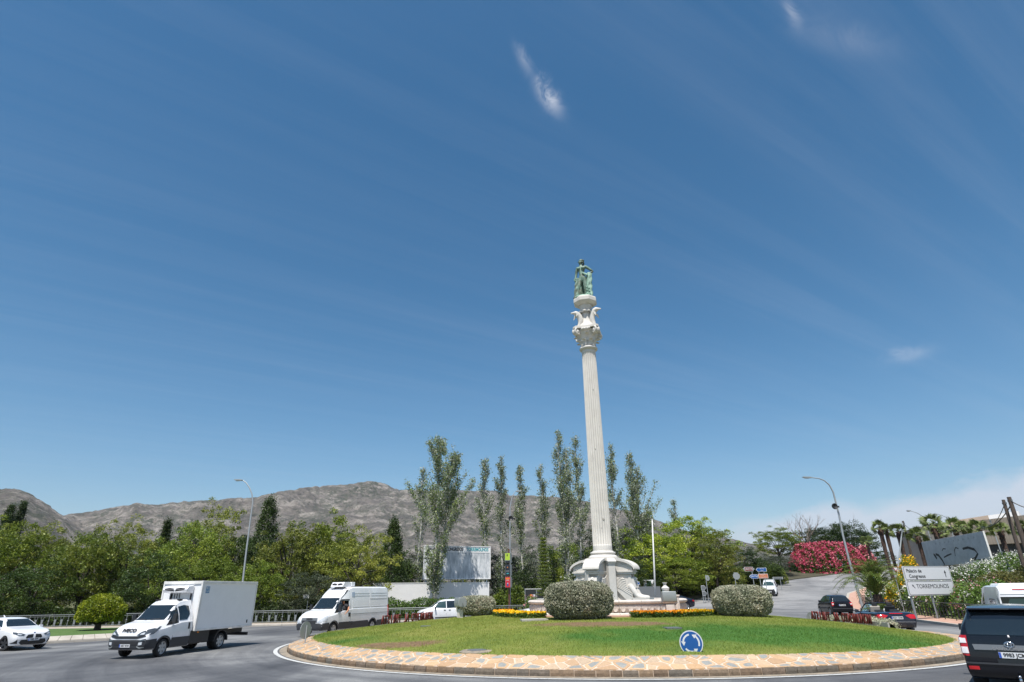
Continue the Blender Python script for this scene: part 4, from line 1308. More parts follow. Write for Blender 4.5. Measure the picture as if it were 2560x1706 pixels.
def ridge_fn(pts):
    """picture skyline -> azimuth, tangent of elevation"""
    az_, te = [], []
    for px, py in pts:
        d = ray(px, py); az_.append(math.atan2(d.x, d.y)); te.append(d.z / math.hypot(d.x, d.y))
    return np.array(az_), np.array(te)
def mountain(name, pts, D, depth, label, seed, rough=.16, naz=520, nr=110, margin=.12):
    A, T = ridge_fn(pts)
    az_ = np.linspace(A[0] - margin, A[-1] + margin, naz)
    te = np.interp(az_, A, T, left=T[0], right=T[-1])
    te = te + (fbm(az_ * 160 + 300, az_ * 0 + .5, seed + 70, 5) - .5) * .0050 + (fbm(az_ * 40 + 300, az_ * 0 + 3.5, seed + 80, 3) - .5) * .003
    te[az_ > A[-1]] *= np.clip(1 - (az_[az_ > A[-1]] - A[-1]) / margin, 0, 1)
    r = np.concatenate([np.linspace(D - depth, D, nr), np.linspace(D, D + depth * .7, 22)[1:]])
    AZ, Rr = np.meshgrid(az_, r, indexing='ij')
    t = np.clip((Rr - (D - depth)) / depth, 0, 1); back = np.clip((Rr - D) / (depth * .7), 0, 1)
    H = (te * D + CAMH)[:, None]
    prof = (t ** 1.15) * (1 - back ** 1.3)
    X = np.sin(AZ) * Rr; Y = np.cos(AZ) * Rr
    n1 = fbm(X / 520 + 40, Y / 520 + 40, seed, 7, True, .52); n2_ = fbm(X / 90 + 10, Y / 90, seed + 20, 6, True, .55); n3 = fbm(X / 1100 + 5, Y / 1100, seed + 50, 3)
    env = np.clip(prof * (1 - t ** 6) * 1.6, 0, 1)
    Z = H * (prof + env * ((n1 - .6) * .55 * rough / .16 + (n3 - .5) * .35)) + (n2_ - .55) * H * .075 * np.clip(t * 3, 0, 1)
    Z = np.minimum(Z, CAMH + te[:, None] * Rr * (1 - .004 * (Rr < D * .985)))
    Z[:, -1] = -20; Z[:, 0] = -10
    return tag(link(name, grid_mesh(name, np.stack([X, Y, Z], -1), M['mountain'])), kind='structure')
main = [(-250, 1330), (0, 1330), (150, 1289), (200, 1281), (240, 1278), (290, 1268), (340, 1257), (380, 1263), (450, 1255), (560, 1249), (640, 1242), (700, 1230), (770, 1217), (850, 1212), (900, 1206), (920, 1203), (960, 1209), (1000, 1225), (1040, 1227), (1150, 1226), (1240, 1227), (1275, 1238), (1330, 1240), (1400, 1244), (1470, 1255), (1540, 1273), (1590, 1279), (1640, 1300), (1700, 1322), (1800, 1342), (1900, 1362), (2000, 1400)]
mountain('mountain', main, 2600, 1500, '', 11)
mountain('hill', [(-500, 1230), (-200, 1215), (0, 1224), (35, 1223), (65, 1230), (100, 1250), (125, 1266), (150, 1284), (175, 1300), (210, 1330), (260, 1370)], 1500, 800, '', 31, naz=260, nr=70)

# ------------------------------------------------------------------ vegetation
L = {}
L['bright'] = leaf_mat('bright_green_leaves', [(.05, .09, .008), (.13, .19, .015), (.24, .29, .024), (.36, .37, .045)], .24)
L['feather'] = leaf_mat('feathery_olive_leaves', [(.05, .075, .012), (.14, .17, .024), (.24, .26, .038), (.35, .33, .07)], .24)
L['mid'] = leaf_mat('mid_green_leaves', [(.038, .07, .008), (.10, .15, .015), (.165, .21, .024), (.24, .26, .038)], .28)
L['dark'] = leaf_mat('dark_green_leaves', [(.014, .030, .006), (.035, .062, .010), (.065, .095, .016)], .2)
L['olive'] = leaf_mat('grey_olive_leaves', [(.03, .045, .022), (.06, .078, .04), (.10, .115, .065)], .2)
L['poplar'] = leaf_mat('poplar_leaves', [(.065, .10, .022), (.12, .165, .04), (.18, .22, .065)], .28, back=(.40, .43, .32), rough=.45)
L['silver'] = leaf_mat('silver_shrub_leaves', [(.13, .15, .09), (.28, .29, .19), (.46, .45, .33), (.42, .34, .24)], .15, nscale=2.0)
L['lime'] = leaf_mat('glossy_lime_leaves', [(.07, .11, .006), (.19, .23, .010), (.32, .34, .02)], .25, nscale=1.5)
L['oleander'] = leaf_mat('oleander_leaves', [(.03, .065, .010), (.075, .135, .018), (.13, .20, .03)], .2, nscale=1.0)
L['palm'] = leaf_mat('palm_leaves', [(.07, .10, .024), (.14, .18, .05), (.24, .26, .10)], .2, nscale=2)
L['datepalm'] = leaf_mat('date_palm_leaves', [(.05, .09, .012), (.12, .17, .028), (.22, .23, .06)], .2, nscale=2)
L['yellow'] = leaf_mat('yellow_green_leaves', [(.06, .10, .01), (.16, .18, .012), (.34, .28, .015)], .2, nscale=1.0)
L['brownish'] = leaf_mat('brownish_hedge_leaves', [(.05, .06, .014), (.10, .10, .022), (.16, .13, .035)], .15, nscale=1.0)
L['twig'] = mat('dead_twigs', (.17, .13, .10), .9)
def flat_mat(n, cols, trans=.2): return leaf_mat(n, cols, trans, nscale=3)
L['f_white'] = flat_mat('white_petals', [(.62, .62, .54), (.78, .78, .72)])
L['f_pink'] = flat_mat('pink_petals', [(.34, .03, .07), (.44, .07, .12), (.50, .17, .20)])
L['f_rose'] = flat_mat('pale_pink_petals', [(.66, .25, .27), (.72, .42, .40)])
L['f_orange'] = flat_mat('orange_petals', [(.80, .27, .005), (.86, .42, .008)])
L['f_yellow'] = flat_mat('yellow_petals', [(.82, .48, .008), (.86, .62, .012)])
L['core'] = mat('shrub_inside_shade', (.018, .022, .010), .95)  # near-black filler colour, paints the shade inside the bushes

def unit(n):
    v = rng.normal(size=(n, 3)); return v / np.linalg.norm(v, axis=1)[:, None]
def leaves(cent, size, name, mt, aspect=.55, up=.75, jit=.35, flat=None):
    """rhombic leaves at the given centres"""
    n = len(cent)
    nrm = unit(n) + np.array([0, 0, up]); nrm /= np.linalg.norm(nrm, axis=1)[:, None]
    t = np.cross(nrm, unit(n)); t /= np.maximum(np.linalg.norm(t, axis=1), 1e-6)[:, None]
    b_ = np.cross(nrm, t)
    s = (size * (1 + jit * rng.normal(size=n))).clip(size * .4, size * 2)[:, None]
    V = np.empty((n, 4, 3)); V[:, 0] = cent + t * s; V[:, 1] = cent + b_ * s * aspect; V[:, 2] = cent - t * s; V[:, 3] = cent - b_ * s * aspect
    return np_mesh(name, V.reshape(-1, 3), 4, mt)

def crown_points(rx, ry, rz, ncl, per, clr, seed, bottom=-.75, lump=.28, hollow=.35):
    g = np.random.default_rng(seed)
    pts = []
    dirs = g.normal(size=(ncl * 3, 3)); dirs /= np.linalg.norm(dirs, axis=1)[:, None]
    dirs = dirs[dirs[:, 2] > bottom][:ncl]
    for d in dirs:
        l = 1 + lump * (mnoise.noise(Vector(d * 1.6) + Vector((seed, 0, 0))) + .5 * mnoise.noise(Vector(d * 4) + Vector((0, seed, 0))))
        r = (hollow + (1 - hollow) * g.random() ** .45) * l
        c = d * r * np.array([rx, ry, rz])
        cr = clr * g.uniform(.6, 1.35)
        q = g.normal(size=(per, 3)); q /= np.linalg.norm(q, axis=1)[:, None]
        q *= (g.random((per, 1)) ** .4) * cr
        q[:, 2] *= .62; q[:, 2] += -.25 * (q[:, 0] ** 2 + q[:, 1] ** 2) / cr
        pts.append(c + q)
    return np.concatenate(pts), dirs

def limbs(mb, base_h, tips, r0, seed):
    g = random.Random(seed)
    for t in tips:
        t = Vector(t)
        s = Vector((0, 0, base_h * g.uniform(.55, 1.0)))
        mid = s.lerp(t, .5) + Vector((g.uniform(-.3, .3), g.uniform(-.3, .3), g.uniform(-.1, .5)))
        mb.tube([s, s.lerp(mid, .5) + Vector((0, 0, .1)), mid, t], [r0, r0 * .75, r0 * .5, r0 * .15], 6, cap=False)

TREE = {}
def tree_meshes(kind, var):
    k = (kind, var)
    if k in TREE: return TREE[k]
    seed = hash((len(kind), ord(kind[0]), ord(kind[-1]), var)) % 9973
    spec = dict(  # mat, ncl, per, clump radius (for a crown of radius 1), leaf size, lump, bottom
        bright=(L['bright'], 230, 110, .16, .021, .50, -.9), feather=(L['feather'], 270, 95, .14, .020, .62, -.95),
        mid=(L['mid'], 240, 100, .16, .021, .48, -.9), dark=(L['dark'], 240, 85, .17, .022, .35, -.9),
        olive=(L['olive'], 240, 90, .16, .020, .3, -.85), pine=(L['dark'], 210, 100, .18, .022, .45, -.4))[kind]
    pts, dirs = crown_points(1, 1, 1, spec[1], spec[2], spec[3], seed, spec[6], spec[5])
    cme = leaves(pts, spec[4], 'crown', spec[0], .5)
    mb = MB()
    mb.tube([(0, 0, -1.45), (.01, 0, -1.1), (-.01, .02, -.7), (0, 0, -.25)], [.060, .048, .042, .03], 8)
    g = random.Random(seed)
    for i in range(13):
        d = dirs[g.randrange(len(dirs))]; t = Vector(d) * g.uniform(.6, .9)
        s = Vector((0, 0, g.uniform(-.95, -.35)))
        mid = s.lerp(t, .5) + Vector((g.uniform(-.06, .06), g.uniform(-.06, .06), .06))
        mb.tube([s, mid, t], [.030, .018, .005], 5, cap=False)
    tme = mb.mesh('trunk', M['bark_dark'], smooth=True)
    TREE[k] = (cme, tme); return TREE[k]

def tree_at(kind, var, px, ytop, Y, wpx, label, group='trees behind the roundabout road', low=1.0, name='tree', lift=None, cat='tree'):
    """crown spans wpx in the picture at distance Y, its top at ytop"""
    top = at(px, ytop, Y)
    zg = gz(top.x, Y) + .1
    sc_ = (F.dot(top - Vector((0, 0, CAMH)))) / FPX
    rx = wpx * sc_ / 2
    H = top.z - zg
    cb = low                                 # crown bottom above the ground
    rz = (H - cb) / 2.0
    cm, tm = tree_meshes(kind, var)
    t = thing(name, label, cat, (top.x, Y, zg), 0, group)
    a = random.uniform(0, 6.28)
    o = link('crown', cm, t); o.location = (0, 0, cb + rz * .94); o.scale = (rx * .98, rx * .92, rz * .96)
    o.rotation_euler = (0, 0, a)
    o2 = link('trunk', tm, t); k = min(rx * 1.1, rz); zsc = (cb + rz * .94) / 1.40
    o2.location = (0, 0, cb + rz * .94); o2.scale = (k, k, zsc); o2.rotation_euler = (0, 0, a)
    return t

GL = 'trees behind the left railing'
for i, (k, px, yt, Y, w, lab, low) in enumerate([
    ('feather', -60, 1300, 68, 230, 'yellow green feathery tree cut by the left edge of the picture', 1.2),
    ('bright', 52, 1298, 66, 190, 'bright green tree directly behind the white SUV', 1.0),
    ('feather', 150, 1300, 72, 180, 'feathery olive tree rising above the clipped lime bush', 1.4),
    ('mid', 245, 1312, 67, 190, 'dense mid green tree behind the cab of the box truck, left of the brownish one', 1.0),
    ('feather', 345, 1310, 70, 190, 'dull brownish green tree above the roof of the box truck cab', 1.2),
    ('dark', 430, 1330, 74, 150, 'dark tree in the dip of the skyline over the box truck', 1.0),
    ('mid', 505, 1290, 67, 180, 'green tree over the box of the truck, left of the left street lamp', .9),
    ('feather', 555, 1268, 73, 170, 'tall feathery tree with a pointed top left of the left street lamp', 1.4),
    ('dark', 640, 1310, 71, 150, 'dark glossy tree just right of the left street lamp', .8),
    ('feather', 735, 1300, 68, 200, 'yellow green feathery tree above the cab of the white van', 1.0),
    ('bright', 825, 1282, 72, 190, 'tallest light green tree above the white van', 1.2),
    ('feather', 905, 1312, 66, 190, 'pale feathery tree whose branches hang over the back of the white van', 1.6),
    ('mid', 655, 1395, 63, 150, 'low leafy tree between the left street lamp and the white van', .4),
    ('dark', 110, 1400, 62.5, 200, 'low shrubby tree coloured dark for shade behind the railing left of the lime bush', .3),  # dark leaf colour stands in for the shadows behind the lime bush
    ('mid', 520, 1385, 62.5, 200, 'low green tree in front of the others behind the box truck', .3),
    ('dark', 400, 1375, 62.5, 170, 'low tangled tree behind the railing above the box truck cab', .3),  # dark leaves here too, shadow put into the colour
    ('olive', 790, 1420, 62.5, 170, 'low grey green tree behind the railing over the white van', .4),
    ('dark', 20, 1320, 84, 200, 'dark tree in the second row at the far left', .5),
    ('mid', 290, 1325, 86, 240, 'green tree in the second row behind the box truck cab', .5),
    ('dark', 470, 1330, 88, 240, 'dark tree in the second row behind the box truck body', .5),
    ('dark', 760, 1325, 88, 260, 'dark tree in the second row behind the white van', .5),
    ('dark', 985, 1355, 84, 150, 'dark tree between the feathery one and the left edge of the white billboard', .5),
    ]):
    tree_at(k, i % 3, px, yt, Y, w, lab, GL, low)
GM = 'trees between the poplars'
for i, (k, px, yt, Y, w, lab, low) in enumerate([
    ('olive', 1050, 1380, 90, 150, 'olive green tree low behind the left end of the white billboard', .3),
    ('mid', 1150, 1385, 95, 170, 'green tree low behind the right half of the white billboard', .3),
    ('olive', 1245, 1370, 90, 160, 'olive tree behind the lamp post with the banners', .3),
    ('dark', 1300, 1420, 84, 130, 'dark tree left of the small tiered conifer', .3),
    ('olive', 1345, 1350, 96, 150, 'tree behind the small tiered conifer', .3),
    ('mid', 1425, 1345, 92, 150, 'tree behind the left side of the carved column base', .3),
    ('olive', 1490, 1310, 96, 150, 'tree hidden mostly by the fluted shaft', .3),
    ('olive', 1560, 1292, 93, 140, 'olive tree just right of the fluted shaft', .4),
    ('bright', 1625, 1302, 84, 170, 'bright green tree left of the white flagpole top', 1.5),
    ('bright', 1715, 1290, 88, 190, 'large bright green tree right of the white flagpole', 2.0),
    ('feather', 1775, 1325, 84, 150, 'yellow green tree sloping down right of the large bright one', 1.5),
    ('mid', 1680, 1385, 82, 200, 'low shaded tree behind the dark sedan', .8),
    ('dark', 1600, 1395, 80, 120, 'dark tree behind the foot of the white flagpole', .6),
    ('dark', 1845, 1362, 96, 130, 'dark green tree above the small direction signs', .5),
    ('mid', 1800, 1410, 90, 120, 'green tree behind the grey backed street signs', .4),
    ('dark', 1900, 1400, 100, 120, 'dark tree behind the blue and brown arrow signs', .4),
    ('bright', 1935, 1318, 122, 130, 'round light green tree above the white car on the hill road', 2.0),
    ('olive', 1935, 1385, 112, 110, 'grey green olive tree left of the pink oleander', .4),
    ('pine', 2040, 1310, 146, 130, 'dark pine behind the pink oleander with bare branches above it', 2.0),
    ('pine', 2115, 1300, 142, 140, 'dark pine right of the tall right street lamp', 1.0),
    ('dark', 2180, 1372, 138, 90, 'low dark bush between the pink oleander and the palms', .2),
    ('olive', 2420, 1400, 72, 90, 'grey green shrub behind the leaning concrete board', .2),
    ]):
    tree_at(k, i % 3, px, yt, Y, w, lab, GM, low)

# spiky dark conifers poking up out of the row
def cypress(px, yt, Y, w, label, seed, spire=1.0):
    top = at(px, yt, Y); zg = gz(top.x, Y) + .1; H = top.z - zg
    sc_ = (F.dot(top - Vector((0, 0, CAMH)))) / FPX; r = w * sc_ / 2
    g = np.random.default_rng(seed)
    n = 260; pts = []
    for i in range(n):
        h = g.random() ** .8
        rad = r * (1 - h) ** (.8 * spire) * g.uniform(.6, 1.1) + .08
        a = g.uniform(0, 6.28)
        c = np.array([math.cos(a) * rad, math.sin(a) * rad, .8 + h * (H - .8)])
        q = g.normal(size=(60, 3)) * np.array([.22, .22, .34]); q[:, 2] += .1
        pts.append(c + q)
    t = thing('conifer', label, 'conifer', (top.x, Y, zg), 0, 'dark conifers in the tree row')
    link('crown', leaves(np.concatenate(pts), .10, 'crown', L['dark'], .4), t)
    mb = MB(); mb.tube([(0, 0, 0), (0, 0, H * .5), (0, 0, H * .9)], [.2, .12, .03], 7); mb.build('trunk', M['bark_dark'], t)
cypress(678, 1250, 76, 85, 'dark pointed conifer rising highest right of the left street lamp', 1, .7)
cypress(985, 1308, 74, 90, 'dark conifer left of the poplars above the back of the van', 2, .9)
cypress(30, 1268, 90, 90, 'dark conifer tops at the far left against the hill', 3)
cypress(60, 1262, 92, 50, 'second dark conifer top at the far left, right of the first', 4)
cypress(420, 1311, 80, 40, 'small dark conifer tip in the dip above the box truck', 5)
# poplars
def poplar(px, yt, Y, w, label, seed, n_leaf=1.0, low=.12, lean=0.0, side=None):
    top = at(px, yt, Y); zg = gz(top.x, Y) + .1; H = top.z - zg
    sc_ = (F.dot(top - Vector((0, 0, CAMH)))) / FPX; r = w * sc_ / 2 * (1.25 if w < 100 else 1)
    g = random.Random(seed); gn = np.random.default_rng(seed)
    tr = MB(); cent = []
    nst = 2 if w > 50 else 1
    for s_ in range(nst):
        ox = (s_ - (nst - 1) / 2) * r * .5; hh = H * (1 - .12 * s_)
        pts = [Vector((ox * (k / 7) + .12 * math.sin(k * 1.7 + seed) + lean * (k / 7), .1 * math.cos(k * 1.3), hh * k / 7)) for k in range(8)]
        tr.tube(pts, [.20 * (1 - k / 7.6) + .015 for k in range(8)], 7)
        nb_ = int(30 + H * 1.6)
        for i in range(nb_):
            h = low + (1 - low) * (i + g.random()) / nb_
            k = h * 7; j = min(6, int(k)); s = pts[j].lerp(pts[j + 1], k - j)
            a = g.uniform(0, 6.28); Lb = max(.5, (1 - h) ** .55 * r * 2.3 * g.uniform(.5, 1.1) * (1.0 if h > .42 else .34))
            sp_ = g.uniform(.30, .75)
            e = s + Vector((math.cos(a) * Lb * sp_, math.sin(a) * Lb * sp_, Lb * g.uniform(.8, 1.15)))
            if e.z > H * 1.0: e.z = H * g.uniform(.9, 1.0)
            m_ = s.lerp(e, .5) + Vector((math.cos(a), math.sin(a), 0)) * Lb * .08
            tr.tube([s, m_, e], [.035, .02, .006], 4, cap=False)
            nl = int(Lb * 96 * n_leaf * g.choice((.15, .5, 1.0, 1.6)))
            tt = gn.random((nl, 1)) ** .8
            S_, M_, E2 = np.array(s), np.array(m_), np.array(e)
            c = S_ * (1 - tt) ** 2 + M_ * 2 * tt * (1 - tt) + E2 * tt ** 2
            cent.append(c + gn.normal(size=(nl, 3)) * np.array([.20, .20, .22]))
    if side:
        for (dx_, h0, h1) in side:
            s = Vector((0, 0, H * h0)); e = Vector((dx_, 0, H * h1)); m_ = s.lerp(e, .5) - Vector((0, 0, H * .03))
            tr.tube([s, m_, e], [.06, .04, .01], 5, cap=False)
            tt = gn.random((260, 1)) ** .5
            cent.append(np.array(s) * (1 - tt) ** 2 + np.array(m_) * 2 * tt * (1 - tt) + np.array(e) * tt ** 2 + gn.normal(size=(260, 3)) * .22)
    t = thing('poplar_tree', label, 'poplar', (top.x, Y, zg), 0, 'slender poplars behind the road')
    tr.build('trunk', M['bark_pale'], t, smooth=True)
    link('crown', leaves(np.concatenate(cent), .080, 'crown', L['poplar'], .75, up=.35), t)
poplar(1058, 1168, 84, 50, 'short poplar left of the big leaning one', 1)
poplar(1100, 1093, 70.5, 135, 'biggest poplar, broad and leafy, standing in front of the white billboard', 2, 1.0, .08, .9)
poplar(1212, 1147, 84, 44, 'poplar just right of the big one over the white billboard', 3)
poplar(1252, 1141, 84, 44, 'poplar left of the lamp post with the banners', 4)
poplar(1300, 1163, 84, 44, 'poplar right behind the lamp post with the banners', 5)
poplar(1352, 1160, 86, 44, 'poplar above the small tiered conifer', 6)
poplar(1403, 1075, 82, 62, 'tallest poplar with bare whitish stems, left of the column', 7, .8)
poplar(1437, 1090, 84, 46, 'tall poplar close against the left side of the column', 8)
poplar(1524, 1114, 84, 50, 'poplar close against the right side of the column', 9, .9)
poplar(1578, 1134, 84, 58, 'poplar right of the column with branches reaching out to the right', 10, .9, side=[(3.2, .5, .80), (3.6, .42, .68)])
poplar(1683, 1250, 98, 34, 'small poplar top showing over the bright green trees', 11, .7)
# tiered conifer
def tiered(px, yt, Y, w, label):
    top = at(px, yt, Y); zg = gz(top.x, Y) + .1; H = top.z - zg
    r = w * (F.dot(top - Vector((0, 0, CAMH)))) / FPX / 2
    t = thing('tiered_conifer', label, 'conifer', (top.x, Y, zg))
    tr = MB(); tr.tube([(0, 0, 0), (0, 0, H * .6), (0, 0, H)], [.14, .08, .02], 8)
    pts = []
    for k in range(17):
        h = .24 + .75 * k / 17; rad = r * (1 - (h - .2) / .82) ** .75
        for j in range(9):
            a = j * 2 * PI / 9 + k
            e = Vector((math.cos(a) * rad, math.sin(a) * rad, H * h + rad * .18))
            tr.tube([(0, 0, H * h - .05), e], [.02, .006], 4, cap=False)
            tt = rng.random((110, 1)); pts.append(np.array((0, 0, H * h - .05)) * (1 - tt) + np.array(e) * tt + rng.normal(size=(110, 3)) * np.array([.10, .10, .05]))
    tr.build('trunk', M['bark_pale'], t); link('crown', leaves(np.concatenate(pts), .055, 'crown', L['mid'], .3), t)
tiered(1358, 1337, 63, 46, 'small tiered conifer like a Norfolk pine left of the carved column base')
# bare tree
def bare(px, yt, Y, w, label, seed, name='bare_tree'):
    top = at(px, yt, Y); zg = gz(top.x, Y); H = top.z - zg
    r = w * (F.dot(top - Vector((0, 0, CAMH)))) / FPX / 2
    g = random.Random(seed); mb = MB()
    def br_(p, d, Ls, rd, lv):
        e = p + d * Ls; m_ = p.lerp(e, .5) + Vector((g.uniform(-1, 1), g.uniform(-1, 1), .3)) * Ls * .08
        mb.tube([p, m_, e], [rd, rd * .8, rd * .6], 5 if lv < 3 else 3, cap=False)
        if lv >= 6: return
        for i in range(2 if lv else 5):
            q = Vector((g.uniform(-1, 1), g.uniform(-1, 1), g.uniform(-.1, .9))) * (.75 if lv else .9)
            br_(e if i else p.lerp(e, .75), (d + q).normalized(), Ls * g.uniform(.62, .82), rd * .6, lv + 1)
    br_(Vector((0, 0, 0)), Vector((0, 0, 1)), H * .30, .28, 0)
    t = thing(name, label, 'bare tree', (top.x, Y, zg))
    mb.build('branches', L['twig'], t)
bare(1995, 1262, 140, 150, 'leafless grey tree spreading above the pink oleander', 4)
bare(2085, 1285, 150, 90, 'leafless branches behind the tall right street lamp', 9)

# clipped bushes: rounded blocks of small leaves
def superball(n, hx, hy, hz, p=3.2, shell=.10, seed=0):
    g = np.random.default_rng(seed)
    d = g.normal(size=(n, 3)); d /= np.linalg.norm(d, axis=1)[:, None]
    r = 1 / (np.abs(d[:, 0]) ** p + np.abs(d[:, 1]) ** p + np.abs(d[:, 2]) ** p) ** (1 / p)
    s = d * r[:, None]
    w = 1 + np.array([.06 * mnoise.noise(Vector(q) * 3.1 + Vector((seed, 0, 0))) + .045 * mnoise.noise(Vector(q) * 9 + Vector((0, seed, 0))) for q in s])
    s = s * w[:, None] * np.array([hx, hy, hz])
    dep = g.random((n, 1)) ** 1.8 * shell
    s = s * (1 - dep)
    k = n // 70; s[:k] *= 1 + g.random((k, 1)) * .07
    return s
def clipped(px0, px1, ytop, Y, depth, label, n, lf, mt, seed, zf=isl_z, p=3.2, cat='bush', name='clipped_bush', group=None, zoff=0.0, core=True):
    pl, pr = at(px0, ytop, Y), at(px1, ytop, Y)
    xc = (pl.x + pr.x) / 2; hx = (pr.x - pl.x) / 2
    z0 = zf(xc, Y) + zoff; pt = at((px0 + px1) / 2, ytop, Y + depth * .15)
    hz = (pt.z - z0) / 2
    t = thing(name, label, cat, (xc, Y + depth / 2, z0), 0, group)
    pts = superball(n, hx, depth / 2, hz, p, .14, seed)
    pts[:, 2] += hz
    k = pts[:, 2] > .02
    link('foliage', leaves(pts[k], lf, 'foliage', mt, .6, up=.15), t)
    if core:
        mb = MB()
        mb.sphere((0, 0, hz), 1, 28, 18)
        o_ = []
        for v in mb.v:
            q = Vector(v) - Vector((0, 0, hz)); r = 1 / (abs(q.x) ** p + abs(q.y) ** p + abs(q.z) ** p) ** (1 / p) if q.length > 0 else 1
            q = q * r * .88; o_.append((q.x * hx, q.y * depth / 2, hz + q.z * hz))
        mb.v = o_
        mb.build('dark_core', L['core'], t, smooth=True)  # smooth solid core, its dark colour stands for shade between the leaves
    return t
GB = 'clipped silver bushes round the monument'
clipped(1366, 1537, 1453, 29.4, 3.0, 'large clipped silvery bush in front of the left side of the column base', 52000, .030, L['silver'], 1, group=GB)
clipped(1804, 1940, 1463, 31.6, 2.8, 'large clipped silvery bush at the right behind the orange marigolds', 42000, .030, L['silver'], 2, group=GB)
clipped(1139, 1236, 1490, 38.5, 2.6, 'smaller clipped silvery bush at the left in front of the white minivan', 30000, .032, L['silver'], 3, group=GB)
# lime bush on the verge: a dome on a short trunk
p = at(243, 1572, 46.5)
lz = gz(p.x, 46.5) + .32
lb = thing('lime_bush', 'dome shaped glossy lime green bush on the grass verge left of the box truck', 'bush', (p.x, 46.5, lz))
d = rng.normal(size=(15000, 3)); d /= np.linalg.norm(d, axis=1)[:, None]; d = d[d[:, 2] > -.45]
wv = np.array([1 + .10 * mnoise.noise(Vector(q) * 2.6) for q in d])[:, None]
d = d * wv * (1 - rng.random((len(d), 1)) ** 1.6 * .22)
d[:, 2] = np.where(d[:, 2] < 0, d[:, 2] * 1.15, d[:, 2])
link('crown', leaves(d * np.array([1.58, 1.5, 1.22]) + np.array([0, 0, 1.16]), .062, 'crown', L['lime'], .5, up=.25), lb)
q = rng.normal(size=(160, 3)) * np.array([.10, .10, .14]) + np.array([.6, 0, 2.2]); link('shoot', leaves(q, .055, 'shoot', L['lime'], .5), lb)
mb = MB()
mb.tube([(0, 0, -.1), (.02, 0, .3), (0, 0, .5)], [.26, .2, .2], 9)
for k in range(9):
    a = k * .7; mb.tube([(0, 0, .3), (math.cos(a) * .6, math.sin(a) * .6, .75), (math.cos(a) * 1.0, math.sin(a) * 1.0, 1.1)], [.11, .07, .03], 6, cap=False)
mb.build('trunk', M['bark_dark'], lb, smooth=True)
mb = MB(); mb.sphere((0, 0, 1.12), 1, 20, 12, scale=(1.2, 1.15, .74)); mb.build('dark_core', L['core'], lb, smooth=True)  # solid dark core, shade under the dome painted as colour

# flowering masses: leaves plus flower heads over a lumpy bank
def bush_mass(name, label, path, width, h, n, mt, flowers=(), lf=.07, seed=0, zoff=.1, cat='shrub', group=None, hv=.25, kind=None, frac=.06, fs=.06, zf=gz, core=True):
    """path: list of (x,y); a hedge-like mass along it"""
    g = np.random.default_rng(seed)
    pl = [Vector(p) for p in path]
    seg = [(a, b_, (b_ - a).length) for a, b_ in zip(pl, pl[1:])]
    tot = sum(s[2] for s in seg)
    c0 = pl[0].lerp(pl[-1], .5); z0 = zf(c0.x, c0.y)
    def surf(m_):
        u_ = g.random(m_) * tot; th = g.uniform(-.15, PI + .15, m_)
        out = np.empty((m_, 3))
        for i in range(m_):
            u = u_[i]
            for a, b_, l in seg:
                if u <= l: break
                u -= l
            t = (b_ - a).normalized(); c = a + t * min(u, l)
            endf = min(1, (min(u_[i], tot - u_[i]) + .35) / (width * .5)) ** .5
            lump = 1 + hv * (mnoise.noise(Vector((u_[i] * .55, seed, 0))) + .6 * mnoise.noise(Vector((u_[i] * 1.7, th[i] * 1.3, seed))))
            r = lump * endf
            s = math.cos(th[i]) * width / 2 * r
            zz = max(0, math.sin(th[i])) ** .75 * h * r
            out[i] = (c.x - t.y * s, c.y + t.x * s, 0)
            out[i, 2] = zf(out[i, 0], out[i, 1]) + zoff + zz
        return out
    P0 = surf(n)
    ctr = P0.copy()
    inner = rng.random((n, 1)) ** 1.6 * .30
    ax = np.array([c0.x, c0.y, z0])
    P0[:, 2] -= inner[:, 0] * h
    P0 += g.normal(size=P0.shape) * .05
    t = thing(name, label, cat, (c0.x, c0.y, z0 + zoff), 0, group, kind)
    org = np.array([c0.x, c0.y, z0 + zoff])
    link('foliage', leaves(P0 - org, lf, 'foliage', mt, .4, up=.3), t)
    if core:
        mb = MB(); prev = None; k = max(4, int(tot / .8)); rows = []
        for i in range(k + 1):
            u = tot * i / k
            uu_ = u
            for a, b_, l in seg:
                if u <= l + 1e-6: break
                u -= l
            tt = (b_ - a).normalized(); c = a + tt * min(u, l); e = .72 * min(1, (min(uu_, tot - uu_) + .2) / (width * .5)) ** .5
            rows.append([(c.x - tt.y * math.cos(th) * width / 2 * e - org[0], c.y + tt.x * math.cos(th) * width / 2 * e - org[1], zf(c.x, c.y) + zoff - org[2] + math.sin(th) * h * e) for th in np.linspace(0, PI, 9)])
        o_ = link('dark_core', grid_mesh('dark_core', np.array(rows), L['core']), t)  # closed dark sheet standing for the shaded inside of the mass
    for fm, share in flowers:
        nf_ = int(n * frac * share)
        Fp = surf(nf_)
        # flowers sit in clusters
        cl = Fp[g.integers(0, max(1, nf_ // 7), nf_)] + g.normal(size=(nf_, 3)) * .13
        cl[:, 2] += .03
        tag(link('flowers', leaves(cl - org, fs, 'flowers', fm, .9, up=.9), t), kind='stuff')
    return t
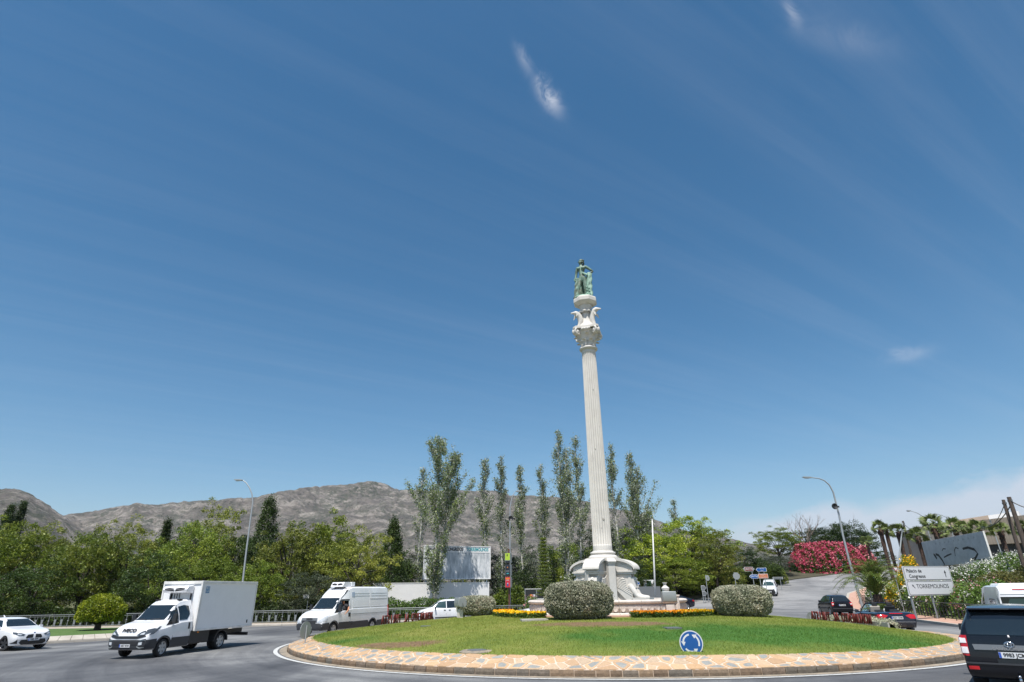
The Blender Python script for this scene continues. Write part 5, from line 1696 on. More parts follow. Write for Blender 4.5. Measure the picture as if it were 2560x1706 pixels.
# marigold beds: curved rows
def marigolds(name, label, a0, a1, r0, r1, n, fm_share, seed):
    g = np.random.default_rng(seed)
    A = R_(a0) + (R_(a1) - R_(a0)) * g.random(n); Rr = r0 + (r1 - r0) * g.random(n)
    X = MON.x + Rr * np.cos(A); Y = MON.y + Rr * np.sin(A)
    Zb = np.array([isl_z(x, y) for x, y in zip(X, Y)])
    ctr = np.array([X.mean(), Y.mean(), Zb.mean()])
    t = thing(name, label, 'flower bed', tuple(ctr), 0, None, 'stuff')
    H = g.uniform(.0, .24, n)
    P0 = np.stack([X + g.normal(size=n) * .03, Y + g.normal(size=n) * .03, Zb + H], -1)
    link('foliage', leaves(P0 - ctr, .045, 'foliage', L['oleander'], .4, up=.2), t)
    nf_ = n // 24
    for fm, (s0, s1) in fm_share:
        k = int(nf_ * (s1 - s0))
        A = R_(a0) + (R_(a1) - R_(a0)) * (s0 + (s1 - s0) * g.random(k)); Rr = r0 + (r1 - r0) * g.random(k)
        X = MON.x + Rr * np.cos(A); Y = MON.y + Rr * np.sin(A); Zz = np.array([isl_z(x, y) for x, y in zip(X, Y)]) + g.uniform(.21, .29, k)
        c = np.stack([X, Y, Zz], -1)
        # pompom: a few crossed petals each
        c9 = np.repeat(c, 7, 0) + g.normal(size=(k * 7, 3)) * np.array([.018, .018, .012])
        link('flower_heads', leaves(c9 - ctr, .034, 'flower_heads', fm, .95, up=.5), t)
marigolds('marigold_bed', 'low bed of orange and yellow marigolds in front of the basin, right of the big bush', -86, -33, 5.35, 6.35, 22000, [(L['f_orange'], (0, .62)), (L['f_yellow'], (.45, 1.0))], 1)
marigolds('marigold_bed', 'low bed of yellow and orange marigolds left of the basin', 172, 228, 5.5, 6.6, 22000, [(L['f_orange'], (0, .35)), (L['f_yellow'], (.2, 1.0))], 2)
bush_mass('low_hedge', 'low clipped grey hedge behind the right row of red letters', [(18.3, 38.2), (18.7, 35), (18.4, 31.8)], .8, .42, 9000, L['silver'], lf=.035, seed=4, zf=isl_z, zoff=0)

# right bank planting
def rp(px, Y): return (at(px, 1450, Y).x, Y)
WF = lambda: [(L['f_white'], .8), (L['f_rose'], .2)]
bush_mass('oleander_hedge', 'long white flowering oleander hedge behind the right railing, below the date palm', [(lerp_tab(EDGE, y) + 4.2, y) for y in (76, 70, 64, 58, 52)], 2.6, 1.9, 26000, L['oleander'], [(L['f_white'], 1.0)], .075, 11, frac=.10, fs=.055, group='oleander hedges on the right')
bush_mass('oleander_hedge', 'oleander hedge with pale pink and white flowers in front of the white town sign', [(lerp_tab(EDGE, y) + 4.0, y) for y in (51.5, 46, 40, 35, 31)], 2.4, 1.75, 26000, L['oleander'], [(L['f_rose'], .6), (L['f_white'], .45), (L['f_pink'], .05)],   .07, 12, frac=.09, fs=.042, group='oleander hedges on the right')
bush_mass('oleander_bush', 'white flowering oleander mass in front of the leaning concrete board', [rp(2368, 49), rp(2440, 49.5), rp(2520, 50), rp(2640, 51)], 4.2, 2.35, 26000, L['oleander'], [(L['f_white'], 1.0)],   .07, 13, frac=.26, fs=.045, group='oleander hedges on the right')
bush_mass('brown_hedge', 'brownish olive hedge above the roof of the white camper', [rp(2385, 43), rp(2460, 43), rp(2650, 44)], 2.8, 1.75, 18000, L['brownish'], [(L['f_white'], .08)], .06, 14, frac=.03, fs=.05)
bush_mass('pink_oleander', 'big bank of deep pink oleander beside the road going uphill', [rp(1992, 116), rp(2050, 117), rp(2110, 118), rp(2165, 119)], 8.0, 4.6, 34000, L['oleander'], [(L['f_pink'], 1.0)], .15, 15, frac=.62, fs=.12, hv=.34, group='pink oleanders', core=False)
bush_mass('pink_oleander', 'smaller paler pink oleander right of the tall right street lamp', [rp(2150, 124), rp(2195, 124)], 6, 4.6, 9000, L['oleander'], [(L['f_pink'], .5), (L['f_rose'], .3)], .15, 16, frac=.5, fs=.14, hv=.3, group='pink oleanders', core=False)
bush_mass('yellow_bush', 'yellow flowering bush between the date palm and the leaning concrete board', [rp(2205, 58), rp(2265, 57), rp(2330, 56)], 4.2, 3.3, 18000, L['yellow'], [(L['f_yellow'], .5), (L['f_orange'], .35)], .075, 17, frac=.12, fs=.045, hv=.45)
bush_mass('green_shrubs', 'leafy green shrubs along the white wall left of the white minivan', [(-13.5, 62), (-9, 62.5), (-5, 63)], 2.2, 1.7, 12000, L['oleander'], [(L['f_pink'], .1)], .08, 18, frac=.02, fs=.07)
bush_mass('rose_bush', 'bush of pale pink roses behind the left end of the basin', [at(1312, 1500, 61).xy[:], at(1352, 1500, 61).xy[:]], 1.6, 1.75, 3500, L['oleander'], [(L['f_rose'], 1.0)], .06, 19, frac=.06, fs=.06)
for i, (px0, px1, lab) in enumerate([(-150, 160, 'hedge coloured dark for shade at the foot of the trees at the far left'), (160, 420, 'hedge coloured dark for shade at the foot of the trees behind the lime bush'), (420, 740, 'hedge coloured dark for shade at the foot of the trees behind the box truck'), (740, 960, 'hedge coloured dark for shade at the foot of the trees behind the white van')]):
    a = at(px0, 1540, 61.5); b_ = at(px1, 1540, 61.5)
    bush_mass('shade_dark_hedge', lab, [(a.x, 61.5), ((a.x + b_.x) / 2, 61.8), (b_.x, 61.5)], 2.2, 1.7, 9000, L['dark'], [], .10, 40 + i, hv=.5, group='hedges behind the left railing')  # leaves coloured dark to stand for shadow at the foot of the trees
for i, (px0, px1, Y, hh, lab) in enumerate([(1225, 1340, 68, 2.3, 'shrubs behind the lamp post with the banners'), (1560, 1700, 79, 2.6, 'dark shrubs behind the urn'), (1700, 1880, 86, 3.0, 'dark shrubs behind the dark sedan'), (1870, 1990, 99, 2.6, 'dark shrubs behind the small direction signs')]):
    a = at(px0, 1500, Y); b_ = at(px1, 1500, Y)
    bush_mass('shrub_row', lab, [(a.x, Y), (b_.x, Y + 3 * (i > 0))], 3.0, hh, 9000, L['mid'], [], .11, 60 + i, hv=.6, group='shrub rows under the trees')

# fan palms
M_fan = {}
def fan_mesh(seed):
    g = random.Random(seed)
    mb = MB()
    mb.tube([(0, 0, 0), (.55, 0, .05), (1.05, 0, 0)], [.035, .025, .018], 4)
    nb_ = 17
    for i in range(nb_):
        a = -1.45 + 2.9 * i / (nb_ - 1); l = (1.0 - .25 * abs(a) / 1.45) * g.uniform(.85, 1.05); dr = -.22 * g.uniform(.6, 1.6)
        p0 = Vector((1.02, 0, 0)); d = Vector((math.cos(a), math.sin(a), 0)); s = Vector((-d.y, d.x, 0)) * .055
        p1 = p0 + d * l * .6 + Vector((0, 0, .03)); p2 = p0 + d * l + Vector((0, 0, dr))
        b0 = len(mb.v)
        mb.v += [tuple(p0 - s * .3), tuple(p0 + s * .3), tuple(p1 + s), tuple(p1 - s), tuple(p2)]
        mb.f += [(b0, b0 + 1, b0 + 2, b0 + 3), (b0 + 3, b0 + 2, b0 + 4)]; mb.m += [0, 0]
    return mb.mesh('frond', L['palm'], fix=False)
FAN = [fan_mesh(i) for i in range(3)]
def fan_palm(px, yt, Y, w, label, seed, px_b=None, y_b=None, nfr=30):
    top = at(px, yt, Y); zg = gz(top.x, Y) + .1
    sc_ = F.dot(top - Vector((0, 0, CAMH))) / FPX; rr_ = w * .82 * sc_ / 2
    k = rr_ / 1.75
    hc = top.z - zg - rr_ * .95
    t = thing('fan_palm', label, 'palm', (top.x, Y, zg), 0, 'fan palms on the bank at the right')
    g = random.Random(seed)
    lean = g.uniform(-.25, .25)
    mb = MB(); npt = 10
    mb.tube([(lean * math.sin(i / (npt - 1) * 2), 0, hc * i / (npt - 1)) for i in range(npt)], [(.15 + .02 * (i % 2) + (.08 * (i / npt) ** 2)) * (1.0) for i in range(npt)], 9)
    mb.build('trunk', M['bark_palm'], t, smooth=True)
    # skirt of old leaf bases
    tx = lean * math.sin(2)
    mb = MB()
    for i in range(36):
        a = g.uniform(0, 6.28); z = hc - g.uniform(0, 1.3) * k; mb.tube([(tx + math.cos(a) * .2, math.sin(a) * .2, z), (tx + math.cos(a) * .52 * k, math.sin(a) * .52 * k, z - .1 + .25 * g.random())], [.07, .03], 4)
    mb.build('old_leaf_bases', M['bark_palm'], t)
    for i in range(nfr):
        o = link('frond', FAN[i % 3], t)
        el = g.uniform(-.55, 1.35); az_ = i * 2.399 + g.uniform(-.3, .3)
        o.location = (tx, 0, hc); o.rotation_euler = Euler((g.uniform(-1.2, 1.2), -el, az_), 'XYZ'); s = k * g.uniform(.85, 1.1); o.scale = (s, s, s)
for i, a in enumerate([(2197, 1300, 64, 52, 'leftmost fan palm on a thin reddish trunk'), (2213, 1309, 68, 40, 'small fan palm tucked behind the leftmost one'), (2238, 1308, 66, 54, 'fan palm left of the pair of dark poles'),
                       (2284, 1318, 64, 58, 'low fan palm behind the leaning dark pole'), (2326, 1283, 62, 70, 'tallest fan palm above the left end of the concrete board'), (2346, 1310, 74, 54, 'fan palm partly behind the tallest one'),
                       (2380, 1294, 64, 62, 'fan palm above the middle of the concrete board'), (2402, 1303, 70, 50, 'fan palm right of the middle one over the concrete board'), (2440, 1299, 66, 66, 'fan palm above the right end of the concrete board'),
                       (2492, 1304, 56, 60, 'fan palm right of the concrete board with a paper on its trunk'), (2552, 1300, 60, 56, 'fan palm at the right edge between the two wooden poles'), (2166, 1340, 110, 40, 'palm with dried leaves beside the dark pine')]):
    fan_palm(*a[:4], a[4], i + 3)
# date palm
p = at(2190, 1478, 48); dz_ = gz(p.x, 48) + .1
dp = thing('date_palm', 'low date palm with long arching feather fronds behind the blue crossing sign', 'palm', (p.x, 48, dz_))
def frond_mesh(seed):
    g = random.Random(seed); mb = MB(); n = 24; Lf = 2.7; ctr = []
    for i in range(n + 1):
        t = i / n; ctr.append(Vector((Lf * (t * .95), 0, Lf * (.78 * t - .80 * t * t * t))))
    mb.tube(ctr[::3], [.035, .03, .026, .022, .018, .014, .012, .01, .006][:len(ctr[::3])], 4)
    for i in range(2, n + 1):
        for q in (0, .5):
            t = min(1, (i + q) / n); c = ctr[min(i, n)]; T = (ctr[min(i + 1, n)] - ctr[i - 1]).normalized()
            l = .50 * math.sin(PI * min(1, t * .85 + .12)) + .08
            for s in (-1, 1):
                d = (T * .55 + Vector((0, s, 0)) * .75 + Vector((0, 0, .25 - .3 * g.random()))).normalized()
                w = T.cross(d).cross(d).normalized() * .018
                b0 = len(mb.v); e = c + d * l + Vector((0, 0, -.08)); m_ = c + d * l * .5 + Vector((0, 0, .02))
                mb.v += [tuple(c), tuple(m_ + w), tuple(e), tuple(m_ - w)]; mb.f.append((b0, b0 + 1, b0 + 2, b0 + 3)); mb.m.append(0)
    return mb.mesh('frond', L['datepalm'], fix=False)
DF = [frond_mesh(i) for i in range(3)]
mb = MB(); mb.tube([(0, 0, -.1), (0, 0, .8), (0, 0, 1.55)], [.35, .38, .3], 10); mb.build('trunk', M['bark_palm'], dp, smooth=True)
for i in range(38):
    o = link('frond', DF[i % 3], dp); el = 1.15 - (i / 38) * 1.25 + random.uniform(-.1, .1)
    o.location = (0, 0, 1.5); o.rotation_euler = Euler((random.uniform(-.2, .2), -el, i * 2.399), 'XYZ'); o.scale = (1.15,) * 3
# ------------------------------------------------------------------ street furniture
FONTC = {}
def text_mesh(s, size, extrude=.004, align='CENTER', bold=0.0, width=1.0):
    k = (s, size, extrude, align, bold, width)
    if k in FONTC: return FONTC[k]
    cu = bpy.data.curves.new('t', 'FONT'); cu.body = s; cu.size = size; cu.extrude = extrude; cu.align_x = align; cu.align_y = 'CENTER'; cu.offset = bold
    cu.resolution_u = 3
    o = bpy.data.objects.new('t', cu); C.objects.link(o)
    dg = bpy.context.evaluated_depsgraph_get(); dg.update()
    me = bpy.data.meshes.new_from_object(o.evaluated_get(dg))
    bpy.data.objects.remove(o)
    for v in me.vertices: v.co.x *= width
    FONTC[k] = me
    return me
def text_on(name, s, size, mt, parent, loc, X, Z, extrude=.004, align='CENTER', bold=0.0, width=1.0):
    """text lying in the plane X (reading direction) / Z (up)"""
    me = text_mesh(s, size, extrude, align, bold, width).copy(); me.materials.clear(); me.materials.append(mt)
    o = link(name, me, parent)
    X = Vector(X).normalized(); Z = Vector(Z).normalized(); N = X.cross(Z)
    o.matrix_local = Matrix.Translation(loc) @ Matrix((X, Z, N)).transposed().to_4x4()
    return o

def railing(name, label, pts, step, nbal, mt, h=1.0, z0=.13):
    """posts with a ball, three rails, flared lyre-shaped balusters"""
    t = thing(name, label, 'railing', (0, 0, 0))
    mp = MB(); mp.tube([(0, 0, 0), (0, 0, .45)], .028, 6); mp.sphere((0, 0, .50), .06, 8, 6); mp.tube([(0, 0, .53), (0, 0, h)], .022, 6)
    post = mp.mesh('post', mt, smooth=40)
    mbal = MB()
    for s in (-1, 1): mbal.tube([(.06 * s, 0, .16), (.07 * s, 0, .42), (.13 * s, 0, .86)], [.020, .018, .014], 5)
    mbal.box((0, 0, .14), (.22, .03, .05)); mbal.box((0, 0, .36), (.17, .02, .28)); mbal.lathe([(.0, -.015), (.085, -.015), (.085, .015), (.0, .015)], 10, c=(0, 0, .56), axis='y')
    bal = mbal.mesh('baluster', mt, smooth=30)
    pl = [Vector(p) for p in pts]; cum = [0]
    for a, b_ in zip(pl, pl[1:]): cum.append(cum[-1] + (b_ - a).length)
    def P_(u):
        for i in range(len(pl) - 1):
            if u <= cum[i + 1] or i == len(pl) - 2:
                w = (u - cum[i]) / (cum[i + 1] - cum[i]); p = pl[i].lerp(pl[i + 1], w); d = pl[i + 1] - pl[i]
                return p, math.atan2(d.y, d.x)
    n = int(cum[-1] / step)
    rails = [MB(), MB(), MB()]
    pr = None
    for i in range(n + 1):
        p, a = P_(i * step); z = gz(p.x, p.y) + z0
        o = link('post', post, t); o.location = (p.x, p.y, z); o.rotation_euler = (0, 0, a)
        if i < n:
            p2, _ = P_((i + 1) * step); z2 = gz(p2.x, p2.y) + z0
            for r_, hh, q in zip(rails, (h, h - .13, .10), (.030, .014, .018)):
                r_.tube([(p.x, p.y, z + hh), (p2.x, p2.y, z2 + hh)], q, 6)
            for k in range(nbal):
                w = (k + 1) / (nbal + 1); q_ = p.lerp(p2, w)
                o = link('baluster', bal, t); o.location = (q_.x, q_.y, z + (z2 - z) * w); o.rotation_euler = (0, 0, a)
    for r_ in rails: r_.build('rail', mt, t)
    return t
railing('railing', 'pale grey ornamental railing along the far pavement on the left, behind the vans', [(-56, 57.6), (-20, 57.6), (-7, 58.4), (3, 61.2), (7, 64.5)], 1.75, 2, M['rail_grey'])
railing('railing', 'dark ornamental railing climbing along the pink pavement on the right', [(lerp_tab(EDGE, y) + 1.75, y) for y in (22, 30, 36, 47, 60, 70, 78)], 1.75, 2, M['rail_dark'])

def lamp_post(label, P_, Y, head, headlen, r0=.10, r1=.045, mt=None, group='tall curved street lamps', hd=(1, 0)):
    pts = [at(x, y, Y) for x, y in P_]
    b_ = pts[0]; d = (pts[0] - pts[1]); zg = gz(b_.x, Y) + .1
    base = Vector((b_.x + d.x / d.z * (zg - b_.z), Y, zg))
    t = thing('street_lamp', label, 'street lamp', tuple(base), 0, group)
    mb = MB(); pl = [Vector((0, 0, 0))] + [p - base for p in pts]
    tot = len(pl) - 1
    mb.tube(pl, [r0 + (r1 - r0) * (i / tot) ** .8 for i in range(tot + 1)], 10); mb.box((0, 0, .1), (.4, .4, .25)); mb.build('pole', mt or M['galv'], t, smooth=50)
    e = pl[-1]
    mb = MB(); dx_ = hd[0]
    mb.prism([(0, .03), (.22, .08), (headlen, .05), (headlen, -.02), (headlen * .8, -.07), (.1, -.06)], -.13, .13, (e, (dx_, 0, .06), (0, 0, 1), (0, 1, 0)))
    mb.build('lamp_head', M['sign_back'], t, bevel=.01)
    mb = MB(); mb.box(e + Vector((dx_ * headlen * .6, 0, -.075)), (headlen * .45, .16, .02)); mb.build('lens', M['lamp_glass'], t)
    return t, pts
lamp_post('tall curved street lamp at the left with its head turned left over the road', [(608, 1445), (615, 1385), (622, 1330), (628, 1285), (632, 1255), (630, 1236), (624, 1220), (616, 1208), (607, 1201)], 59.5, None, .85, hd=(-1, 0))
lamp_post('street lamp in the middle behind the banners, its head turned right', [(1275, 1381), (1275, 1320), (1275, 1268), (1280, 1245), (1284, 1236), (1289, 1229)], 64, None, .62, .09, .03, hd=(1, 0))
lamp_post('tallest curved street lamp, at the right with its head turned left', [(2133, 1436), (2121, 1394), (2107.5, 1339), (2098, 1290), (2090.6, 1260.5), (2083, 1230.6), (2073.5, 1213), (2061, 1202), (2047.7, 1196.7), (2030, 1194.5)], 61, None, .95, .13, .05, hd=(-1, 0))
lamp_post('thin far street lamp rising beside the tallest fan palm', [(2327.5, 1352), (2318, 1322), (2306, 1291), (2293, 1283), (2277, 1278)], 78, None, .5, .08, .03, group='thin far lamps behind the palms', hd=(-1, 0))
lamp_post('thin far street lamp half hidden among the middle palms', [(2385, 1350), (2376, 1312), (2366, 1294), (2352, 1288), (2343, 1286)], 84, None, .5, .08, .03, group='thin far lamps behind the palms', hd=(-1, 0))
def speaker(px, py, Y, r, label, side):
    p = at(px, py, Y)
    t = thing('loudspeaker', label, 'loudspeaker', tuple(p), 0, 'black round loudspeakers clamped to lamp posts')
    mb = MB(); mb.lathe([(.02, .10), (r * .5, .08), (r * .95, -.02), (r, -.10), (r * .9, -.14), (r * .4, -.06), (.03, -.03)], 20, axis='y'); mb.build('horn', M['black_plastic'], t, smooth=50)
    mb = MB(); mb.box((side * r * .5, .14, 0), (r * 1.4, .10, .12)); mb.tube([(side * r * 1.2, .1, -.02), (side * r * 1.55, .0, -.04)], [.05, .10], 8); mb.build('bracket', M['black_plastic'], t)
speaker(1277, 1296.6, 63.5, .26, 'black round loudspeaker on the middle lamp post', 1)
speaker(2086, 1266.5, 60.6, .30, 'black round loudspeaker on the tall right lamp post', 1)
# flagpole
lo_, hi_ = at(1638, 1479, 70), at(1630.5, 1300, 70)
zb_ = gz(lo_.x, 70) + .1; k_ = (zb_ - lo_.z) / (hi_.z - lo_.z); bs = lo_ + (hi_ - lo_) * k_
fp = thing('flagpole', 'plain white flagpole standing between the column and the dark sedan', 'flagpole', tuple(bs))
mb = MB(); mb.tube([(0, 0, 0), (hi_ - bs) * .5, hi_ - bs], [.11, .09, .06], 10); mb.build('pole', M['white_frame'], fp, smooth=True)
mb = MB(); mb.sphere(hi_ - bs, .08, 10, 8); mb.build('finial', M['white_frame'], fp, smooth=True)

# banner totem
p = at(1273, 1470, 62.5); zg = gz(p.x, 62.5) + .13
bt = thing('banner_totem', 'brown post carrying three stacked poster boxes, lime, black and red, beside the middle lamp post', 'poster stand', (p.x, 62.5, zg))
mb = MB(); mb.tube([(0, 0, 0), (0, 0, 6.2)], .09, 8); mb.build('post', mat('brown_post', (.12, .05, .035), .6), bt)
lime, posk, posr = mat('lime_poster', (.42, .58, .05), .5), mat('black_poster', (.02, .022, .03), .45), mat('red_poster', (.55, .03, .05), .5)
Rb = Matrix.Rotation(R_(-33), 3, 'Z')
zt_ = [at(1273, y, 62.5).z - zg for y in (1383, 1409, 1412, 1440, 1442, 1470)]
for k in range(3):
    z1, z0_ = zt_[2 * k], zt_[2 * k + 1]; zc_ = (z1 + z0_) / 2; hh = z1 - z0_
    mb = MB(); mb.box(Vector((-.05, -.2, zc_)), (.62, .30, hh - .06), Rb); mb.build('box', M['sign_back'], bt)
    nrm = Rb @ Vector((0, -1, 0)); xa = Rb @ Vector((1, 0, 0))
    c_ = Vector((-.05, -.2, zc_)) + nrm * .153
    if k == 0:
        mb = MB(); mb.box(c_ + Vector((0, 0, hh * .13)), (.56, .012, hh * .66), Rb); mb.build('poster', lime, bt); mb = MB(); mb.box(c_ - Vector((0, 0, hh * .36)), (.56, .012, hh * .2), Rb); mb.build('poster', posk, bt)
        mb = MB(); mb.sphere(c_ + nrm * .008 + Vector((0, 0, hh * .28)), .09, 10, 6, scale=(1, .15, 1.2)); mb.build('print', M['ink'], bt)
    elif k == 1:
        mb = MB(); mb.box(c_, (.56, .012, hh * .92), Rb); mb.build('poster', posk, bt)
        for zz, cc, sx, sz in ((.28, M['orange'], .1, .16), (.34, M['sign_blue'], .1, .08), (-.05, M['sign_back'], .4, .03), (-.12, M['sign_back'], .4, .03), (-.3, M['teal'], .25, .1)):
            mb = MB(); mb.box(c_ + nrm * .009 + Vector((0, 0, zz * hh)), (sx, .008, sz), Rb); mb.build('print', cc, bt)
    else:
        mb = MB(); mb.box(c_, (.56, .012, hh * .92), Rb); mb.build('poster', posr, bt)
        for zz, cc, sx, sz in ((.32, M['orange'], .42, .14), (.18, M['lamp_white'], .3, .04), (-.1, M['sign_white'], .12, .10), (-.2, M['sign_blue'], .16, .3)):
            mb = MB(); mb.box(c_ + nrm * .009 + Vector((0, 0, zz * hh)), (sx, .008, sz), Rb); mb.build('print', cc, bt)

# white billboard and the white wall below it
m, nt, b, noi, ramp, mixc, attr, bump, setc = node_mat('weathered_board', .7)
w1 = ramp(noi(1.0, 8, .75, sv=(3.5, 3.5, .55)), [(.38, (.36, .39, .40)), (.5, (.60, .61, .61)), (.6, (.80, .80, .80))])
w2 = ramp(noi(.5, 4, .6), [(.4, (.8, .82, .84)), (.6, (1.12, 1.12, 1.12))]); setc(mixc(1.0, w1, w2, 'MULTIPLY')); M['weathered'] = m
bl, brr = at(1057, 1449, 74), at(1226, 1453, 77.5); tl = at(1060, 1364, 74)
X = (brr - bl); X.z = 0; Wd = X.length; X.normalize(); Hh = tl.z - bl.z
bb = thing('billboard', 'large weathered white billboard on posts behind the biggest poplar', 'billboard', (bl.x, bl.y, gz(bl.x, bl.y) + .1), math.atan2(X.y, X.x))
zb = bl.z - bb.location.z
mb = MB(); mb.box((Wd / 2, .06, zb + Hh / 2), (Wd, .12, Hh)); mb.build('panel', M['weathered'], bb)
mb = MB(); mb.box((Wd / 2, -.012, zb + Hh - .40), (Wd - .06, .024, .72)); mb.build('title_strip', M['white_wall'], bb)
for zz in (zb + .04, zb + Hh - .03):
    mb = MB(); mb.box((Wd / 2, -.02, zz), (Wd + .06, .08, .08)); mb.build('frame_bar', M['white_wall'], bb)
for xx in (.03, Wd - .03):
    mb = MB(); mb.box((xx, -.02, zb + Hh / 2), (.07, .08, Hh)); mb.build('frame_bar', M['white_wall'], bb)
text_on('lettering', 'PALACIO DE CONGRESOS', .54, M['ink'], bb, (Wd * .055, -.03, zb + Hh - .40), (1, 0, 0), (0, 0, 1), .004, 'LEFT', .022, .70)
text_on('lettering', 'TORREMOLINOS', .54, M['teal'], bb, (Wd * .965, -.03, zb + Hh - .40), (1, 0, 0), (0, 0, 1), .004, 'RIGHT', .022, .70)
for k in range(6):
    xx = Wd * (.05 + .9 * k / 5)
    mb = MB(); mb.box((xx, .2, zb * .5 + .3), (.12, .12, zb + .8)); mb.tube([(xx, .2, zb + Hh * .6), (xx, 2.0, 0)], .04, 5); mb.build('post', M['white_wall'] if k in (0, 5) else M['galv'], bb)
wl, wr_ = at(930, 1500, 70.5), at(1222, 1500, 75.0)
wX = Vector((wr_.x - wl.x, wr_.y - wl.y, 0)); wW = wX.length; wh = at(1222, 1458, 75).z - gz(wr_.x, 75)
ww = thing('white_wall', 'long plain white wall under the billboard', 'wall', (wl.x, wl.y, gz(wl.x, wl.y)), math.atan2(wX.y, wX.x))
mb = MB(); mb.box((wW / 2, 0, wh / 2 + .1), (wW, .25, wh)); mb.build('wall_body', M['white_wall'], ww)
mb = MB(); mb.box((wW / 2, 0, wh + .13), (wW + .06, .31, .07)); mb.build('coping', M['white_wall'], ww)

# signs
def disc(mb, r, th, n=32, y=0.0, c=(0, 0, 0)):
    mb.prism([(r * math.cos(2 * PI * i / n), r * math.sin(2 * PI * i / n)) for i in range(n)], y, y - th, (c, (1, 0, 0), (0, 0, 1), (0, 1, 0)))
def round_sign(x, y, zc_, face_ang, label, r=.345):
    z = isl_z(x, y)
    t = thing('roundabout_sign', label, 'traffic sign', (x, y, z), face_ang + PI / 2, 'round roundabout signs round the island')
    h = zc_ - z
    mb = MB(); mb.tube([(0, .05, -.1), (0, .05, h + .2)], .03, 8); mb.build('post', M['galv'], t)
    mb = MB(); disc(mb, r, .02, 40, .012, (0, 0, h)); mb.build('back_plate', M['sign_back'], t)
    mb = MB(); disc(mb, r - .004, .006, 40, -.009, (0, 0, h)); mb.build('white_rim', M['sign_white'], t)
    mb = MB(); disc(mb, r * .91, .004, 40, -.016, (0, 0, h)); mb.build('blue_disc', M['sign_blue'], t)
    for k in range(3):
        a0 = R_(100 + 120 * k)
        mb = MB(); n = 10; r1, r2 = r * .60, r * .74; vs_ = []
        for i in range(n + 1):
            a = a0 + R_(72) * i / n
            vs_ += [(r1 * math.cos(a), -.0215, h + r1 * math.sin(a)), (r2 * math.cos(a), -.0215, h + r2 * math.sin(a))]
        fs_ = [(2 * i, 2 * i + 1, 2 * i + 3, 2 * i + 2) for i in range(n)]
        a = a0 + R_(72); ah = a + R_(28)
        vs_ += [(r * .47 * math.cos(a - .05), -.0215, h + r * .47 * math.sin(a - .05)), (r * .86 * math.cos(a - .02), -.0215, h + r * .86 * math.sin(a - .02)), (r * .67 * math.cos(ah), -.0215, h + r * .67 * math.sin(ah))]
        q = len(vs_); fs_.append((q - 3, q - 2, q - 1))
        mb.add(vs_, fs_); mb.build('arrow', M['sign_white'], t)
    return t
s0 = at(1728, 1608, 20.55); round_sign(s0.x, s0.y, s0.z, math.atan2(-s0.y, -s0.x) , 'blue roundabout sign with three white arrows on the near edge of the island', .36)
s1 = at(764, 1576, 29.2); round_sign(s1.x, s1.y, s1.z, R_(157), 'roundabout sign seen from its grey back at the left edge of the island', .36)
s2 = at(2028, 1546, 40.0); round_sign(s2.x, s2.y, s2.z, R_(18), 'roundabout sign seen edge on at the right, left of the red letters')
s3 = at(1303, 1535, 50.6); round_sign(s3.x, s3.y, s3.z, R_(100), 'roundabout sign seen from behind just left of the basin')

# red letters, readable from the road outside, so seen mirrored from here
def letter_row(label, start, end, h, z, group='rows of red metal letters', over=0.0):
    """start -> end is the reading direction"""
    a = Vector(start); b_ = Vector(end); d = b_ - a; Ltot = d.length; d.normalize()
    t = thing('letter_row', label, 'letters', (a.x, a.y, z), math.atan2(d.y, d.x), group)
    s = 'MONUMENTO AL TURISTA'
    wch = Ltot / len(s)
    mb = MB(); mb.box((Ltot / 2, 0, .03), (Ltot, .07, .05)); mb.tube([(0, 0, .10), (Ltot, 0, .10)], .015, 5); mb.build('base_rail', M['galv_dark'], t)
    for k in range(int(Ltot / .9) + 1): 
        mb = MB(); mb.box((k * .9, 0, -.12), (.05, .05, .30)); mb.build('foot', M['galv'], t)
    for i, ch in enumerate(s):
        if ch == ' ': continue
        me = text_mesh(ch, h * 1.42, .03, 'CENTER', .012, .62 if ch in 'MNOU' else .72)
        me2 = me.copy(); me2.materials.clear(); me2.materials.append(M['rust_red'])
        o = link('letter', me2, t)
        o.matrix_local = Matrix.Translation(((i + .5) * wch, 0, .06 + h * .5)) @ Matrix(((1, 0, 0), (0, 0, -1), (0, 1, 0))).to_4x4()
    return t
letter_row('red letters at the left edge of the lawn before the vans, seen from behind', (-6.05, 46.6), (-8.35, 39.9), .50, .46)
letter_row('red letters at the right edge of the lawn before the convertible, seen from behind', (17.85, 32.4), (17.55, 38.2), .44, .50)
mb = MB(); mb.box((18.1, 32.8, .58), (.08, 3.0, .24), (0, 0, -.05)); o = mb.build('planter_board', M['concrete']); tag(o, 'long grey board in front of the low clipped hedge, right of the red letters', 'board')

